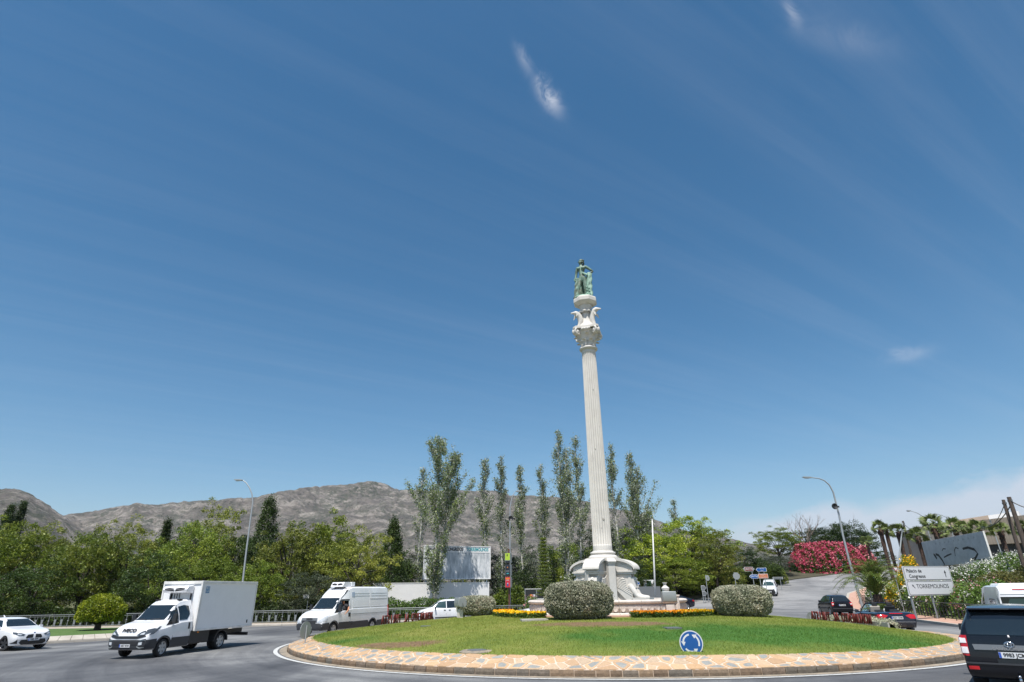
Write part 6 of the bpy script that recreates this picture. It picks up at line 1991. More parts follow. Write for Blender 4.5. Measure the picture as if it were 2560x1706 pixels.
def post_sign(name, label, items, Y, group=None, posts=(), cat='sign'):
    """items: (px0, px1, py0, py1, shape, mats, text)"""
    p0 = at(posts[0][0], posts[0][1], Y); zg = gz(p0.x, Y) + .1
    t = thing(name, label, cat, (p0.x, Y, zg), 0, group)
    base = Vector((p0.x, Y, zg))
    for px, py, topy in posts:
        a = at(px, py, Y); tp = at(px + (1235 - px) * (py - topy) / 4000, topy, Y)
        mb = MB(); mb.tube([(a.x - base.x, .05, 0), (a.x - base.x, .05, tp.z - zg)], .04, 6); mb.build('post', M['galv'], t)
    for px0, px1, py0, py1, shape, mt, txt, tmt in items:
        A = at(px0, (py0 + py1) / 2, Y) - base; B = at(px1, (py0 + py1) / 2, Y) - base
        zt = at((px0 + px1) / 2, py0, Y).z - zg; zb_ = at((px0 + px1) / 2, py1, Y).z - zg
        w, h, xc, zc_ = B.x - A.x, zt - zb_, (A.x + B.x) / 2, (zt + zb_) / 2
        if shape == 'left': pl = [(-w / 2, 0), (-w / 2 + h * .5, -h / 2), (w / 2, -h / 2), (w / 2, h / 2), (-w / 2 + h * .5, h / 2)]
        elif shape == 'right': pl = [(w / 2, 0), (w / 2 - h * .5, h / 2), (-w / 2, h / 2), (-w / 2, -h / 2), (w / 2 - h * .5, -h / 2)]
        elif shape == 'oct': pl = [(w / 2 * math.cos(R_(22.5 + 45 * i)), h / 2 * math.sin(R_(22.5 + 45 * i))) for i in range(8)]
        elif shape == 'tri': pl = [(-w / 2, h / 2), (w / 2, h / 2), (0, -h / 2)]
        else: pl = [(-w / 2, -h / 2), (w / 2, -h / 2), (w / 2, h / 2), (-w / 2, h / 2)]
        fr_ = ((xc, 0, zc_), (1, 0, 0), (0, 0, 1), (0, 1, 0))
        mb = MB(); mb.prism(pl, -.02, .02, fr_); mb.build('plate', M['sign_white'] if shape != 'oct' else mt, t)
        if shape != 'oct':
            mb = MB(); mb.prism([(a * .93 if shape != 'tri' else a * .72, b_ * .86 if shape != 'tri' else b_ * .72 + h * .04) for a, b_ in pl], -.028, -.02, fr_); mb.build('face', mt, t)
        if txt:
            for k, s in enumerate(txt):
                text_on('lettering', s, h * .62 / len(txt), tmt, t, (xc + (w * .06 if shape == 'left' else 0), -.033, zc_ + h * (.24 - .48 * k if len(txt) > 1 else 0)), (1, 0, 0), (0, 0, 1), .002)
    return t
post_sign('direction_sign', 'brown and blue direction arrows on one post above the right clipped bush', [(1861, 1882.5, 1418, 1428.5, 'rect', M['sign_brown'], ['TURISTICA'], M['sign_white']), (1873.5, 1894, 1436.5, 1447, 'left', M['sign_blue'], ['CENTRO'], M['sign_white'])], 76, 'direction signs by the hill road', [(1887, 1470, 1418)])
post_sign('direction_sign', 'blue arrow above an orange panel on two posts, left of the small white car', [(1889.5, 1916, 1420, 1429.5, 'left', M['sign_blue'], ['MALAGA', 'CADIZ'], M['sign_white']), (1896, 1920, 1435, 1446.5, 'rect', M['sign_orange'], ['PALACIO', 'CONGRESOS'], M['sign_white'])], 76, 'direction signs by the hill road', [(1904, 1470, 1422), (1917, 1470, 1422)])
post_sign('stop_sign', 'grey back of an octagonal stop sign left of the direction arrows', [(1832, 1850, 1431, 1450, 'oct', M['sign_back'], None, None)], 73, None, [(1843, 1480, 1431)])
post_sign('street_sign', 'grey back of a square street sign behind the dark sedan', [(1763, 1774, 1438, 1453, 'oct', M['sign_back'], None, None)], 77, None, [(1772, 1500, 1438)])
post_sign('street_sign', 'two small grey arrow plates stacked on a short post right of the dark sedan', [(1753, 1766, 1464, 1476, 'right', M['galv_dark'], None, None), (1756, 1768, 1478, 1490, 'right', M['galv_dark'], None, None)], 76, None, [(1759, 1500, 1466), (1764, 1500, 1466)])
post_sign('street_sign', 'long low grey sign on two posts right of the small white car', [(1932, 1957, 1443, 1448.5, 'rect', M['galv_dark'], None, None)], 92, None, [(1939, 1462, 1444), (1953, 1462, 1444)])
post_sign('direction_sign', 'single blue arrow sign pointing right behind the stone winged figure', [(1578, 1600, 1452, 1466, 'right', M['sign_blue'], ['ALHAURIN', 'CHURRIANA'], M['sign_white'])], 68, None, [(1590, 1490, 1452)])
post_sign('notice', 'small white notice board behind the windscreen of the white van', [(759, 772.5, 1487, 1496.5, 'rect', M['sign_white'], ['1 2 3'], M['ink'])], 60.5, None, [(766, 1530, 1488)])
post_sign('yield_sign', 'small triangular yield sign left of the white town sign', [(2231, 2246.5, 1417, 1430, 'tri', M['lamp_white'], None, None)], 52, None, [(2241, 1450, 1418)])
for o in C.objects:
    if o.name.startswith('yield_sign'):
        for ch in o.children:
            if ch.name.startswith('plate'): ch.data.materials[0] = M['sign_red']
# crossing sign
cs = post_sign('crossing_sign', 'blue square pedestrian crossing sign below the date palm', [(2168, 2186, 1434, 1453.5, 'rect', M['sign_blue'], None, None)], 50, None, [(2180, 1495, 1436)])
A = at(2177, 1442.5, 50) - cs.location; s_ = .26
mb = MB(); mb.prism([(-s_, -s_ * .8), (s_, -s_ * .8), (0, s_)], -.036, -.029, (A, (1, 0, 0), (0, 0, 1), (0, 1, 0))); mb.build('white_triangle', M['sign_white'], cs)
mb = MB()
for pl in ([(-.02, .06), (.03, .06), (.03, .12), (-.02, .12)], [(-.03, -.04), (.03, -.04), (.04, .05), (-.03, .05)], [(-.09, -.17), (-.05, -.17), (.01, -.03), (-.03, -.03)], [(.05, -.17), (.09, -.17), (.03, -.03), (-.01, -.03)]):
    mb.prism(pl, -.042, -.037, (A, (1, 0, 0), (0, 0, 1), (0, 1, 0)))
mb.build('walking_figure', M['ink'], cs)

# white town sign, two panels
TLp, TRp = at(2254, 1416, 43), at(2370, 1416, 44.5); BLp = at(2263, 1452.5, 43); BL2 = at(2269, 1484, 43)
X = TRp - TLp; X.z = 0; Wd = X.length
ts = thing('town_sign', 'large white two panel direction sign reading Palacio de Congresos and Torremolinos', 'road sign', (TLp.x, TLp.y, gz(TLp.x, TLp.y) + .1), math.atan2(X.y, X.x))
z1 = TLp.z - ts.location.z; z2 = BLp.z - ts.location.z; z3 = BL2.z - ts.location.z - .15
def rrect(w, h, r, n=5):
    o = []
    for cx_, cy_, a0 in ((w / 2 - r, h / 2 - r, 0), (-w / 2 + r, h / 2 - r, 90), (-w / 2 + r, -h / 2 + r, 180), (w / 2 - r, -h / 2 + r, 270)):
        for i in range(n + 1): o.append((cx_ + r * math.cos(R_(a0 + 90 * i / n)), cy_ + r * math.sin(R_(a0 + 90 * i / n))))
    return o
for (za, zb_) in ((z1, z2 + .015), (z2 - .015, z3)):
    h = za - zb_; fr_ = ((Wd / 2, 0, (za + zb_) / 2), (1, 0, 0), (0, 0, 1), (0, 1, 0))
    mb = MB(); mb.prism([(-Wd / 2, -h / 2), (Wd / 2, -h / 2), (Wd / 2, h / 2), (-Wd / 2, h / 2)], -.02, .03, fr_); mb.build('panel', M['sign_white'], ts)
    mb = MB(); mb.prism(rrect(Wd * .975, h - .07, .14), -.026, -.02, fr_); mb.build('border', M['ink'], ts)
    mb = MB(); mb.prism(rrect(Wd * .975 - .06, h - .13, .11), -.032, -.026, fr_); mb.build('face', M['sign_white'], ts)
hh = z1 - z2
text_on('lettering', 'Palacio de', hh * .34, M['ink'], ts, (Wd * .06, -.036, z1 - hh * .33), (1, 0, 0), (0, 0, 1), .003, 'LEFT', .005, 1.12)
text_on('lettering', 'Congresos', hh * .34, M['ink'], ts, (Wd * .09, -.036, z1 - hh * .70), (1, 0, 0), (0, 0, 1), .003, 'LEFT', .005, 1.12)
text_on('lettering', 'TORREMOLINOS', hh * .40, M['ink'], ts, (Wd * .19, -.036, z2 - hh * .40), (1, 0, 0), (0, 0, 1), .003, 'LEFT', .0, 1.1)
def arrow(mb, c, ang, s):
    R = Matrix.Rotation(ang, 2); pl = [(-.06, -.5), (.06, -.5), (.06, .12), (.22, .06), (0, .5), (-.22, .06), (-.06, .12)]
    pl = [tuple(R @ Vector(q) * s) for q in pl]
    mb.prism(pl, -.040, -.033, (c, (1, 0, 0), (0, 0, 1), (0, 1, 0)))
mb = MB(); arrow(mb, (Wd * .88, 0, z1 - hh * .52), 0, hh * .5); mb.build('arrow', M['ink'], ts)
mb = MB(); arrow(mb, (Wd * .13, 0, z2 - hh * .38), R_(45), hh * .36); mb.build('arrow', M['ink'], ts)
for xx in (.25, Wd / 2, Wd - .25):
    mb = MB(); mb.box((xx, .10, z1 / 2), (.1, .1, z1)); mb.build('post', M['galv'], ts)

# grey board with graffiti
BL, BR = at(2320, 1418, 62), at(2484, 1416, 50); TL = at(2306, 1356, 62)
X = BR - BL; X.z = 0; Wd = X.length
m, nt, b, noi, ramp, mixc, attr, bump, setc = node_mat('grey_board', .8)
setc(ramp(noi(1.2, 7, .7), [(.35, (.40, .41, .425)), (.65, (.54, .55, .565))])); M['grey_board'] = m
gb = thing('grey_board', 'big grey rendered board with black spray paint scrawls on the bank below the palms', 'board', (BL.x, BL.y, gz(BL.x, BL.y)), math.atan2(X.y, X.x))
z0_ = BL.z - gb.location.z; Hh = TL.z - BL.z
mb = MB(); mb.box((Wd / 2, .06, z0_ + Hh / 2), (Wd, .12, Hh)); mb.build('panel', M['grey_board'], gb, bevel=.01)
mb = MB(); mb.box((Wd + .012, .06, z0_ + Hh / 2), (.02, .13, Hh + .02)); mb.build('edge_strip', M['white_frame'], gb)
for k in range(4):
    mb = MB(); mb.box((Wd * (.1 + .27 * k), .18, z0_ / 2), (.2, .2, z0_)); mb.build('post', M['galv_dark'], gb)
def stroke(pts, w, name='graffiti'):
    P_ = [Vector((Wd * a, 0, z0_ + Hh * b_)) for a, b_ in pts]; mb = MB(); vs_ = []
    for i, p in enumerate(P_):
        t_ = (P_[min(i + 1, len(P_) - 1)] - P_[max(0, i - 1)]).normalized(); n_ = Vector((-t_.z, 0, t_.x)); ww_ = w * (1 - .5 * abs(i / (len(P_) - 1) - .5))
        vs_ += [p + n_ * ww_ + Vector((0, -.004, 0)), p - n_ * ww_ + Vector((0, -.004, 0))]
    mb.add(vs_, [(2 * i, 2 * i + 1, 2 * i + 3, 2 * i + 2) for i in range(len(P_) - 1)]); mb.build(name, M['ink'], gb)
stroke([(.17, .48), (.19, .38), (.205, .28)], .16); stroke([(.205, .46), (.25, .40), (.29, .2), (.31, .02)], .14)
stroke([(.33, .55), (.36, .62), (.40, .60)], .05); stroke([(.33, .30), (.40, .36), (.47, .40)], .07)
stroke([(.52, .30), (.53, .5), (.56, .60), (.60, .55)], .06); stroke([(.66, .52), (.74, .54), (.82, .45), (.85, .3), (.80, .16), (.72, .1)], .12); stroke([(.70, .1), (.82, .09), (.92, .1)], .05)
for k, xx in enumerate(np.linspace(.25, .85, 9)): stroke([(xx, .80), (xx + .01, .88), (xx + .02, .82)], .02)

# wooden poles and wires
def util_pole(label, a, b_, Y, r=.15, mt=None, group='wooden utility poles'):
    p0, p1 = at(*a, Y), at(*b_, Y); zg = gz(p1.x, Y); k = (zg - p1.z) / (p0.z - p1.z); bs = p1 + (p0 - p1) * k
    t = thing('utility_pole', label, 'pole', tuple(bs), 0, group)
    d = p0 - bs
    mb = MB(); mb.tube([(0, 0, 0), d * .5, d], [r, r * .85, r * .7], 8); mb.build('pole', mt or M['wood_pole'], t, smooth=50)
    mb = MB(); mb.box(d - Vector((0, 0, .25)), (.1, .34, .12)); mb.build('insulator', M['galv_dark'], t)
    return p0
u1 = util_pole('dark wooden pole leaning between the left palms', (2257, 1303), (2279, 1390), 66, .14)
util_pole('pale leaning strut crossing the dark pole between the left palms', (2257, 1308), (2249, 1386), 65.6, .10, M['galv'])
u2 = util_pole('left one of the two dark wooden poles at the right edge', (2508, 1250), (2558, 1408), 44, .15)
u3 = util_pole('taller right one of the two dark wooden poles at the right edge', (2522, 1243), (2562, 1362), 42, .18)
util_pole('thin pale pole in front of the congress building', (2474, 1298), (2495, 1359), 80, .08, M['galv'])
def wire(label, a, b_, sag, r=.03):
    pts = [a.lerp(b_, i / 10) - Vector((0, 0, sag * 4 * (i / 10) * (1 - i / 10))) for i in range(11)]
    mb = MB(); mb.tube([p - a for p in pts], r, 4); o = mb.build('wire', M['black_plastic']); o.location = a; tag(o, label, 'cable')
wire('cable running from the taller right pole down to the left behind the palms', u3 - Vector((0, 0, .5)), at(2452, 1318, 62), .5, .045)
wire('thin cable from the left one of the right poles down to the left', u2 - Vector((0, 0, .3)), at(2456, 1322, 64), .5, .03)
wire('cable leaving the taller right pole out of the picture', u3 - Vector((0, 0, .25)), at(2640, 1258, 40), .5, .035)
wire('cable from the dark pole between the left palms to the right', u1 - Vector((0, 0, .3)), at(2330, 1345, 70), .4, .03)

# congress building on the hill
m, nt, b, noi, ramp, mixc, attr, bump, setc = node_mat('tan_cladding', .8)
wv = nt.nodes.new('ShaderNodeTexWave'); wv.wave_type = 'BANDS'; wv.bands_direction = 'X'; wv.inputs['Scale'].default_value = 1.1; wv.inputs['Distortion'].default_value = 0
tcn_ = nt.nodes.new('ShaderNodeTexCoord'); nt.links.new(tcn_.outputs['Object'], wv.inputs['Vector'])
setc(mixc(1.0, ramp(noi(.3, 5), [(.35, (.21, .175, .14)), (.65, (.26, .22, .18))]), ramp(wv.outputs['Fac'], [(0, (.8, .8, .8)), (.15, (1, 1, 1))]), 'MULTIPLY')); M['tan_clad'] = m
M['cream'] = mat('cream_render', (.50, .39, .30), .85, col2=(.42, .33, .26), nscale=.3)
M['grey_clad'] = mat('grey_cladding', (.15, .145, .135), .8, col2=(.19, .18, .165), nscale=.4)
cbz = gz(at(2400, 1360, 112).x, 112) + .1
cb = thing('congress_building', 'large tan and cream windowless building on the hill behind the palms', 'building', (at(2400, 1360, 112).x, 112, cbz))
def block(name, px0, px1, pyt0, pyt1, pyb, Y0, Y1, dep, mt, zlow=None):
    a, b_ = at(px0, pyt0, Y0), at(px1, pyt1, Y1); o_ = cb.location
    dz0 = cbz - 4 if zlow is None else at(px0, pyb, Y0).z
    d = Vector((b_.x - a.x, b_.y - a.y, 0)); n_ = Vector((-d.y, d.x, 0)).normalized() * dep
    vs_ = [Vector((a.x, a.y, dz0)), Vector((b_.x, b_.y, dz0)), Vector((b_.x, b_.y, dz0)) + n_, Vector((a.x, a.y, dz0)) + n_,
           Vector((a.x, a.y, a.z)), Vector((b_.x, b_.y, b_.z)), Vector((b_.x, b_.y, b_.z)) + n_, Vector((a.x, a.y, a.z)) + n_]
    mb = MB(); mb.add([v - o_ for v in vs_], [(3, 2, 1, 0), (4, 5, 6, 7), (0, 1, 5, 4), (1, 2, 6, 5), (2, 3, 7, 6), (3, 0, 4, 7)]); return mb.build(name, mt, cb)
block('lower_block', 2240, 2292, 1336, 1317, 1380, 118, 112, 14, M['grey_clad'])
block('middle_block', 2292, 2420, 1318, 1302, 1380, 115, 112.3, 14, M['cream'])
block('upper_block', 2395, 2475, 1300, 1288, 1380, 128, 126, 20, M['cream'])
block('main_block', 2417, 2620, 1305, 1281, 1364, 108, 100, 18, M['tan_clad'], True)
block('roof_parapet', 2470, 2545, 1289, 1278, 1300, 112, 109, 8, M['white_wall'], True)
block('painted_base_shade', 2450, 2640, 1362, 1352, 1380, 107.5, 102, 14, M['black_plastic'])  # black block paints the shadowed base of the building
for k in range(5):
    px = 2440 + k * 34
    block('cladding_joint', px, px + 1.4, 1303 - k * 4, 1302.8 - k * 4, 1362, 106.9 - k * 1.25, 106.85 - k * 1.25, .1, M['grey_clad'], True)

# site fence with dark mesh behind the basin, dark low wall and info box
fx0, fx1 = at(1313, 1500, 66), at(1400, 1500, 66)
sf = thing('site_fence', 'grey framed fence with dark mesh and two notices behind the left basin rim', 'fence', (fx0.x, 66, gz(fx0.x, 66) + .1))
W_ = fx1.x - fx0.x
M['mesh_dark'] = mat('dark_mesh', (.02, .024, .026), .8)
for k in range(3):
    mb = MB(); mb.box((W_ / 3 * (k + .5), 0, 1.35), (W_ / 3 - .08, .03, 2.1)); mb.build('mesh_panel', M['mesh_dark'], sf)
for k in range(4):
    mb = MB(); mb.tube([(W_ / 3 * k, -.03, 0), (W_ / 3 * k, -.03, 2.5)], .04, 6); mb.build('post', M['galv'], sf)
for z in (1.5, 2.45):
    mb = MB(); mb.tube([(0, -.03, z), (W_, -.03, z)], .025, 6); mb.build('rail', M['galv'], sf)
mb = MB(); mb.box((W_ * .18, -.06, 1.75), (.28, .02, .38)); mb.build('notice', M['orange'], sf)
mb = MB(); mb.box((W_ * .25, -.06, 1.75), (.3, .02, .38)); mb.build('notice', M['sign_white'], sf)
a, b_ = at(1596, 1470, 76), at(1650, 1470, 76)
mb = MB(); mb.box(((b_.x - a.x) / 2, 0, 1.1), (b_.x - a.x, .25, 2.2)); o = mb.build('dark_wall', M['galv_dark']); o.location = (a.x, 76, gz(a.x, 76) + .1); tag(o, 'dark grey low wall behind the flagpole', 'wall')
a = at(1625, 1460, 78); zz = gz(a.x, 78)
kb = thing('kiosk', 'small white and green box behind the flagpole', 'kiosk', (a.x, 78, zz))
hk = at(1625, 1450, 78).z - zz
mb = MB(); mb.box((0, .5, hk / 2), (1.35, 1, hk)); mb.build('cabin', M['white_wall'], kb); mb = MB(); mb.box((-.12, -.02, hk * .78), (.55, .04, hk * .36)); mb.build('panel', mat('green_panel', (.02, .07, .03), .6), kb)
# ------------------------------------------------------------------ vehicles
def hermite(xs_, ys_, x):
    """monotone cubic through (xs_, ys_), xs_ ascending"""
    xs_ = np.array(xs_, float); ys_ = np.array(ys_, float)
    h = np.diff(xs_); d = np.diff(ys_) / h
    m_ = np.zeros_like(xs_); m_[0] = d[0]; m_[-1] = d[-1]
    for i in range(1, len(xs_) - 1):
        if d[i - 1] * d[i] > 0: m_[i] = 2 * d[i - 1] * d[i] / (d[i - 1] + d[i])
    i = np.clip(np.searchsorted(xs_, x) - 1, 0, len(h) - 1)
    t = (x - xs_[i]) / h[i]
    return (2 * t**3 - 3 * t**2 + 1) * ys_[i] + (t**3 - 2 * t**2 + t) * h[i] * m_[i] + (-2 * t**3 + 3 * t**2) * ys_[i + 1] + (t**3 - t**2) * h[i] * m_[i + 1]

def loft_body(st, n=72, sharp=None):
    """st rows front to back: x, zb, zs, zt, wb, ws, wt"""
    st = sorted(st); X = [s[0] for s in st]
    xs_ = np.unique(np.concatenate([np.linspace(X[0], X[-1], n), X]))
    cols = [hermite(X, [s[k] for s in st], xs_) for k in range(1, 7)]
    mb = MB(); vs_ = []
    for x, zb, zs, zt, wb, ws, wt_ in zip(xs_, *cols):
        g = zt - zs
        half = [(0, zb), (wb * .85, zb), (wb * .97, zb + .03), (wb, zb + .10), (ws - .005, zb + (zs - zb) * .45), (ws, zb + (zs - zb) * .72), (ws - .015, zs - .03), (ws - .04, zs)]
        half += [(ws - .04 + (wt_ - ws + .04) * .35, zs + g * .42), (wt_ + .012, zs + g * .80), (wt_ - .02, zs + g * .93), (wt_ - .10, zs + g * .985), (wt_ * .45, zt), (0, zt + .008)]
        ring = [(x, y, z) for y, z in half] + [(x, -y, z) for y, z in half[-2:0:-1]]
        vs_.append(ring)
    k = len(vs_[0]); V_ = [v for r in vs_ for v in r]; Fc = []
    for i in range(len(vs_) - 1):
        for j in range(k):
            Fc.append((i * k + j, i * k + (j + 1) % k, (i + 1) * k + (j + 1) % k, (i + 1) * k + j))
    Fc.append(tuple(range(k))); Fc.append(tuple((len(vs_) - 1) * k + j for j in range(k - 1, -1, -1)))
    mb.add(V_, Fc)
    return mb

def bool_cut(me, cutters, dark):
    o = bpy.data.objects.new('tmp', me); C.objects.link(o)
    cs_ = []
    for cme in cutters:
        c = bpy.data.objects.new('tmpc', cme); C.objects.link(c); cs_.append(c)
        md = o.modifiers.new('b', 'BOOLEAN'); md.operation = 'DIFFERENCE'; md.object = c; md.solver = 'EXACT'
        try: md.material_mode = 'TRANSFER'
        except Exception: pass
    dg = bpy.context.evaluated_depsgraph_get(); dg.update()
    r = bpy.data.meshes.new_from_object(o.evaluated_get(dg))
    bpy.data.objects.remove(o)
    for c in cs_: bpy.data.objects.remove(c)
    return r

class Car:
    def __init__(s, name, label, cat, x, y, fwd, z=None, group=None, pitch=None):
        f = Vector(fwd).normalized()
        # stand the wheels on the sloping road
        e = 1.3
        zf, zr = gz(x + f.x * e, y + f.y * e), gz(x - f.x * e, y - f.y * e)
        z0_ = gz(x, y) if z is None else z
        s.root = thing(name, label, cat, (x, y, z0_ + .006), 0, group)
        s.root.rotation_euler = Euler((0, -math.atan2(zf - zr, 2 * e) if z is None else 0, math.atan2(f.y, f.x)), 'XYZ')
    def body(s, st, paint, arches=(), ra=.37, wy=.9, pockets=(), extra=None):
        mb = loft_body(st)
        me = mb.mesh('body', [paint, M['black_plastic']], smooth=False)
        cut = []
        for ax in arches:
            for sg in (-1, 1):
                c = MB(); n = 24
                c.lathe([(ra, sg * (wy - .28)), (ra, sg * (wy + .3))], n, c=(ax, 0, .335), axis='y')
                cme = c.mesh('c', [M['black_plastic']]); cut.append(cme)
        for (c0, sz) in pockets:
            c = MB(); c.box(c0, sz); cut.append(c.mesh('c', [M['black_plastic']]))
        if cut: me = bool_cut(me, cut, None)
        me.polygons.foreach_set('use_smooth', [True] * len(me.polygons)); me.set_sharp_from_angle(angle=R_(32))
        me.name = 'body'
        s.bo = link('body', me, s.root)
        bm = bmesh.new(); mb2 = loft_body(st); m2 = mb2.mesh('x', M['ink']); bm.from_mesh(m2); s.bvh = BVHTree.FromBMesh(bm); bm.free()
    def patch(s, name, poly, axis, mt, off=.006, step=.06, parent=None, side=1, deep=.02):
        """project a 2d outline on the body. axis 'y': poly in (x,z) from side*y ; 'x': poly in (y,z) from side*x ; 'z': (x,y) from above"""
        pts = [Vector(p) for p in poly]; P_ = []
        for i in range(len(pts)):
            a, b_ = pts[i], pts[(i + 1) % len(pts)]; k = max(1, int((b_ - a).length / step))
            P_ += [a.lerp(b_, j / k) for j in range(k)]
        nb_ = len(P_)
        xs_ = [p.x for p in P_]; ys_ = [p.y for p in P_]
        def ins(x, y):
            c = False
            for i in range(nb_):
                x1, y1 = P_[i]; x2, y2 = P_[i - 1]
                if (y1 > y) != (y2 > y) and x < (x2 - x1) * (y - y1) / (y2 - y1) + x1: c = not c
            return c
        A_ = list(P_)
        gx = min(xs_) + step / 2
        while gx < max(xs_):
            gy = min(ys_) + step / 2
            while gy < max(ys_):
                if ins(gx, gy) and min((Vector((gx, gy)) - p).length for p in P_) > step * .35: A_.append(Vector((gx, gy)))
                gy += step
            gx += step
        r = delaunay_2d_cdt(A_, [(i, (i + 1) % nb_) for i in range(nb_)], [list(range(nb_))], 1, 1e-5)
        top = []; last = None
        for v in r[0]:
            if axis == 'y': o_, d_ = Vector((v.x, side * 4, v.y)), Vector((0, -side, 0))
            elif axis == 'x': o_, d_ = Vector((side * 8, v.x, v.y)), Vector((-side, 0, 0))
            else: o_, d_ = Vector((v.x, v.y, 5)), Vector((0, 0, -1))
            h = s.bvh.ray_cast(o_, d_)
            if h[0] is None:
                n_ = s.bvh.find_nearest(o_ + d_ * (3.0 if axis == 'y' else 6)); h = (n_[0], n_[1])
            n_ = h[1] if h[1].dot(-d_) > 0 else -h[1]
            top.append((h[0] + (n_ * .5 + -d_ * .5).normalized() * off, d_))
        V_ = [t[0] for t in top]; nV = len(V_)
        Fc = [tuple(f) for f in r[2]]
        # side walls
        from collections import Counter
        ec = Counter()
        for f in Fc:
            for i in range(len(f)): ec[tuple(sorted((f[i], f[(i + 1) % len(f)])))] += 1
        V2 = V_ + [t[0] + t[1] * deep for t in top]
        wall = [(a, b_, b_ + nV, a + nV) for (a, b_), c in ec.items() if c == 1]
        me = bpy.data.meshes.new(name); me.from_pydata([tuple(v) for v in V2], [], Fc + wall); me.materials.append(mt)
        bm = bmesh.new(); bm.from_mesh(me)
        bmesh.ops.delete(bm, geom=[v for v in bm.verts if not v.link_faces], context='VERTS')
        bmesh.ops.recalc_face_normals(bm, faces=bm.faces)
        ff = [f for f in bm.faces][:len(Fc)]
        sm = sum((f.normal.dot(-top[0][1]) for f in ff))
        if sm < 0: bmesh.ops.reverse_faces(bm, faces=bm.faces)
        bm.to_mesh(me); bm.free()
        me.polygons.foreach_set('use_smooth', [True] * len(me.polygons)); me.set_sharp_from_angle(angle=R_(40))
        return link(name, me, parent or s.root)
    def letter(s, txt, size, z, side=1, mt=None, y=0.0, off=.012, bold=.008, width=1.25):
        h = s.bvh.ray_cast(Vector((8 * side, y, z)), Vector((-side, 0, 0)))
        n = h[1] if h[1].x * side > 0 else -h[1]
        Zt = (Vector((0, 0, 1)) - n * n.z).normalized()
        text_on('lettering', txt, size, mt or M['ink'], s.root, h[0] + n * off, (0, side, 0), Zt, .006, 'CENTER', bold, width)
    def both(s, name, poly, mt, **k):
        for sd_ in (1, -1): s.patch(name, poly, 'y', mt, side=sd_, **k)
    def lr(s, name, poly, mt, side=1, **k):
        """mirrored pair on the front (side=1) or back"""
        s.patch(name, poly, 'x', mt, side=side, **k); s.patch(name, [(-a, b_) for a, b_ in poly][::-1], 'x', mt, side=side, **k)
    def wheels(s, axles, track, r=.335, w=.215, rim=None, nsp=5, steer=0.0, dual_rear=False):
        rim = rim or M['rim']
        mt_ = MB(); mt_.lathe([(r * .66, -w / 2 + .02), (r * .72, -w / 2), (r * .93, -w / 2), (r, -w / 2 + .035), (r, w / 2 - .035), (r * .93, w / 2), (r * .72, w / 2), (r * .66, w / 2 - .02), (r * .64, 0)], 30, axis='y', cap=False)
        tyre = mt_.mesh('wheel', M['tyre'], smooth=35)
        mr_ = MB(); mr_.lathe([(r * .655, -w / 2 + .02), (r * .70, -w / 2 + .006), (r * .66, -w / 2 + .03), (r * .60, w * .1)], 30, axis='y', cap=False)
        mr_.lathe([(.02, -w / 2 + .035), (r * .16, -w / 2 + .03), (r * .20, -w / 2 + .06)], 16, axis='y', cap=False)
        for k in range(nsp):
            a = 2 * PI * k / nsp; R = Matrix.Rotation(a, 3, 'Y')
            mr_.add([R @ Vector(p) for p in ((-.035 - r * .03, -w / 2 + .035, r * .12), (.035 + r * .03, -w / 2 + .035, r * .12), (.06, -w / 2 + .03, r * .66), (-.06, -w / 2 + .03, r * .66), (-.03, -w / 2 + .09, r * .12), (.03, -w / 2 + .09, r * .12), (.04, -w / 2 + .08, r * .64), (-.04, -w / 2 + .08, r * .64))], [(0, 1, 2, 3), (0, 3, 7, 4), (1, 5, 6, 2)])
        rimm = mr_.mesh('rim', rim, smooth=30)
        mdk = MB(); mdk.lathe([(.01, -.02), (r * .66, -.02)], 24, axis='y', cap=False); dk = mdk.mesh('brake_disc', M['black_plastic'])
        for i, ax in enumerate(axles):
            for sg in (1, -1):
                offs = [0] if not (dual_rear and i == len(axles) - 1) else [0, -.26]
                for of in offs:
                    o = link('wheel', tyre, s.root)
                    o.location = (ax, sg * (track / 2 + of), r)
                    o.rotation_euler = (0, 0, (0 if sg < 0 else PI) + (steer if i == 0 else 0))
                    if of == 0: link('rim', rimm, o)
                    link('brake_disc', dk, o)
    def plate(s, x, z, txt, side, back=.0, w=.52, tilt=0.0, y=0.0):
        mb = MB(); mb.box((0, 0, 0), (.014, w, .12)); o = mb.build('number_plate', M['plate'], s.root); o.location = (x, y, z); o.rotation_euler = (0, tilt, 0)
        mb = MB(); mb.box((side * .009, -side * -1 * (w / 2 - .026) * -1 if False else (-(w / 2 - .024) if side > 0 else (w / 2 - .024)) * 1.0, 0), (.006, .042, .112)); mb.build('blue_band', M['plate_blue'], o)
        text_on('lettering', txt, .105, M['ink'], o, (side * .0095, .02 * (1 if side > 0 else -1), 0), (0, side, 0), (0, 0, 1), .0015, 'CENTER', .003, .95)
    def mirror(s, x, y, z, mt, sz=(.12, .2, .15)):
        for sg in (1, -1):
            mb = MB(); mb.box((x, sg * (y + sz[1] / 2), z), sz, taper=.85); mb.tube([(x - .02, sg * (y - .12), z - sz[2] * .3), (x, sg * (y + .03), z - sz[2] * .25)], .03, 6); mb.build('mirror', mt, s.root, bevel=.02)

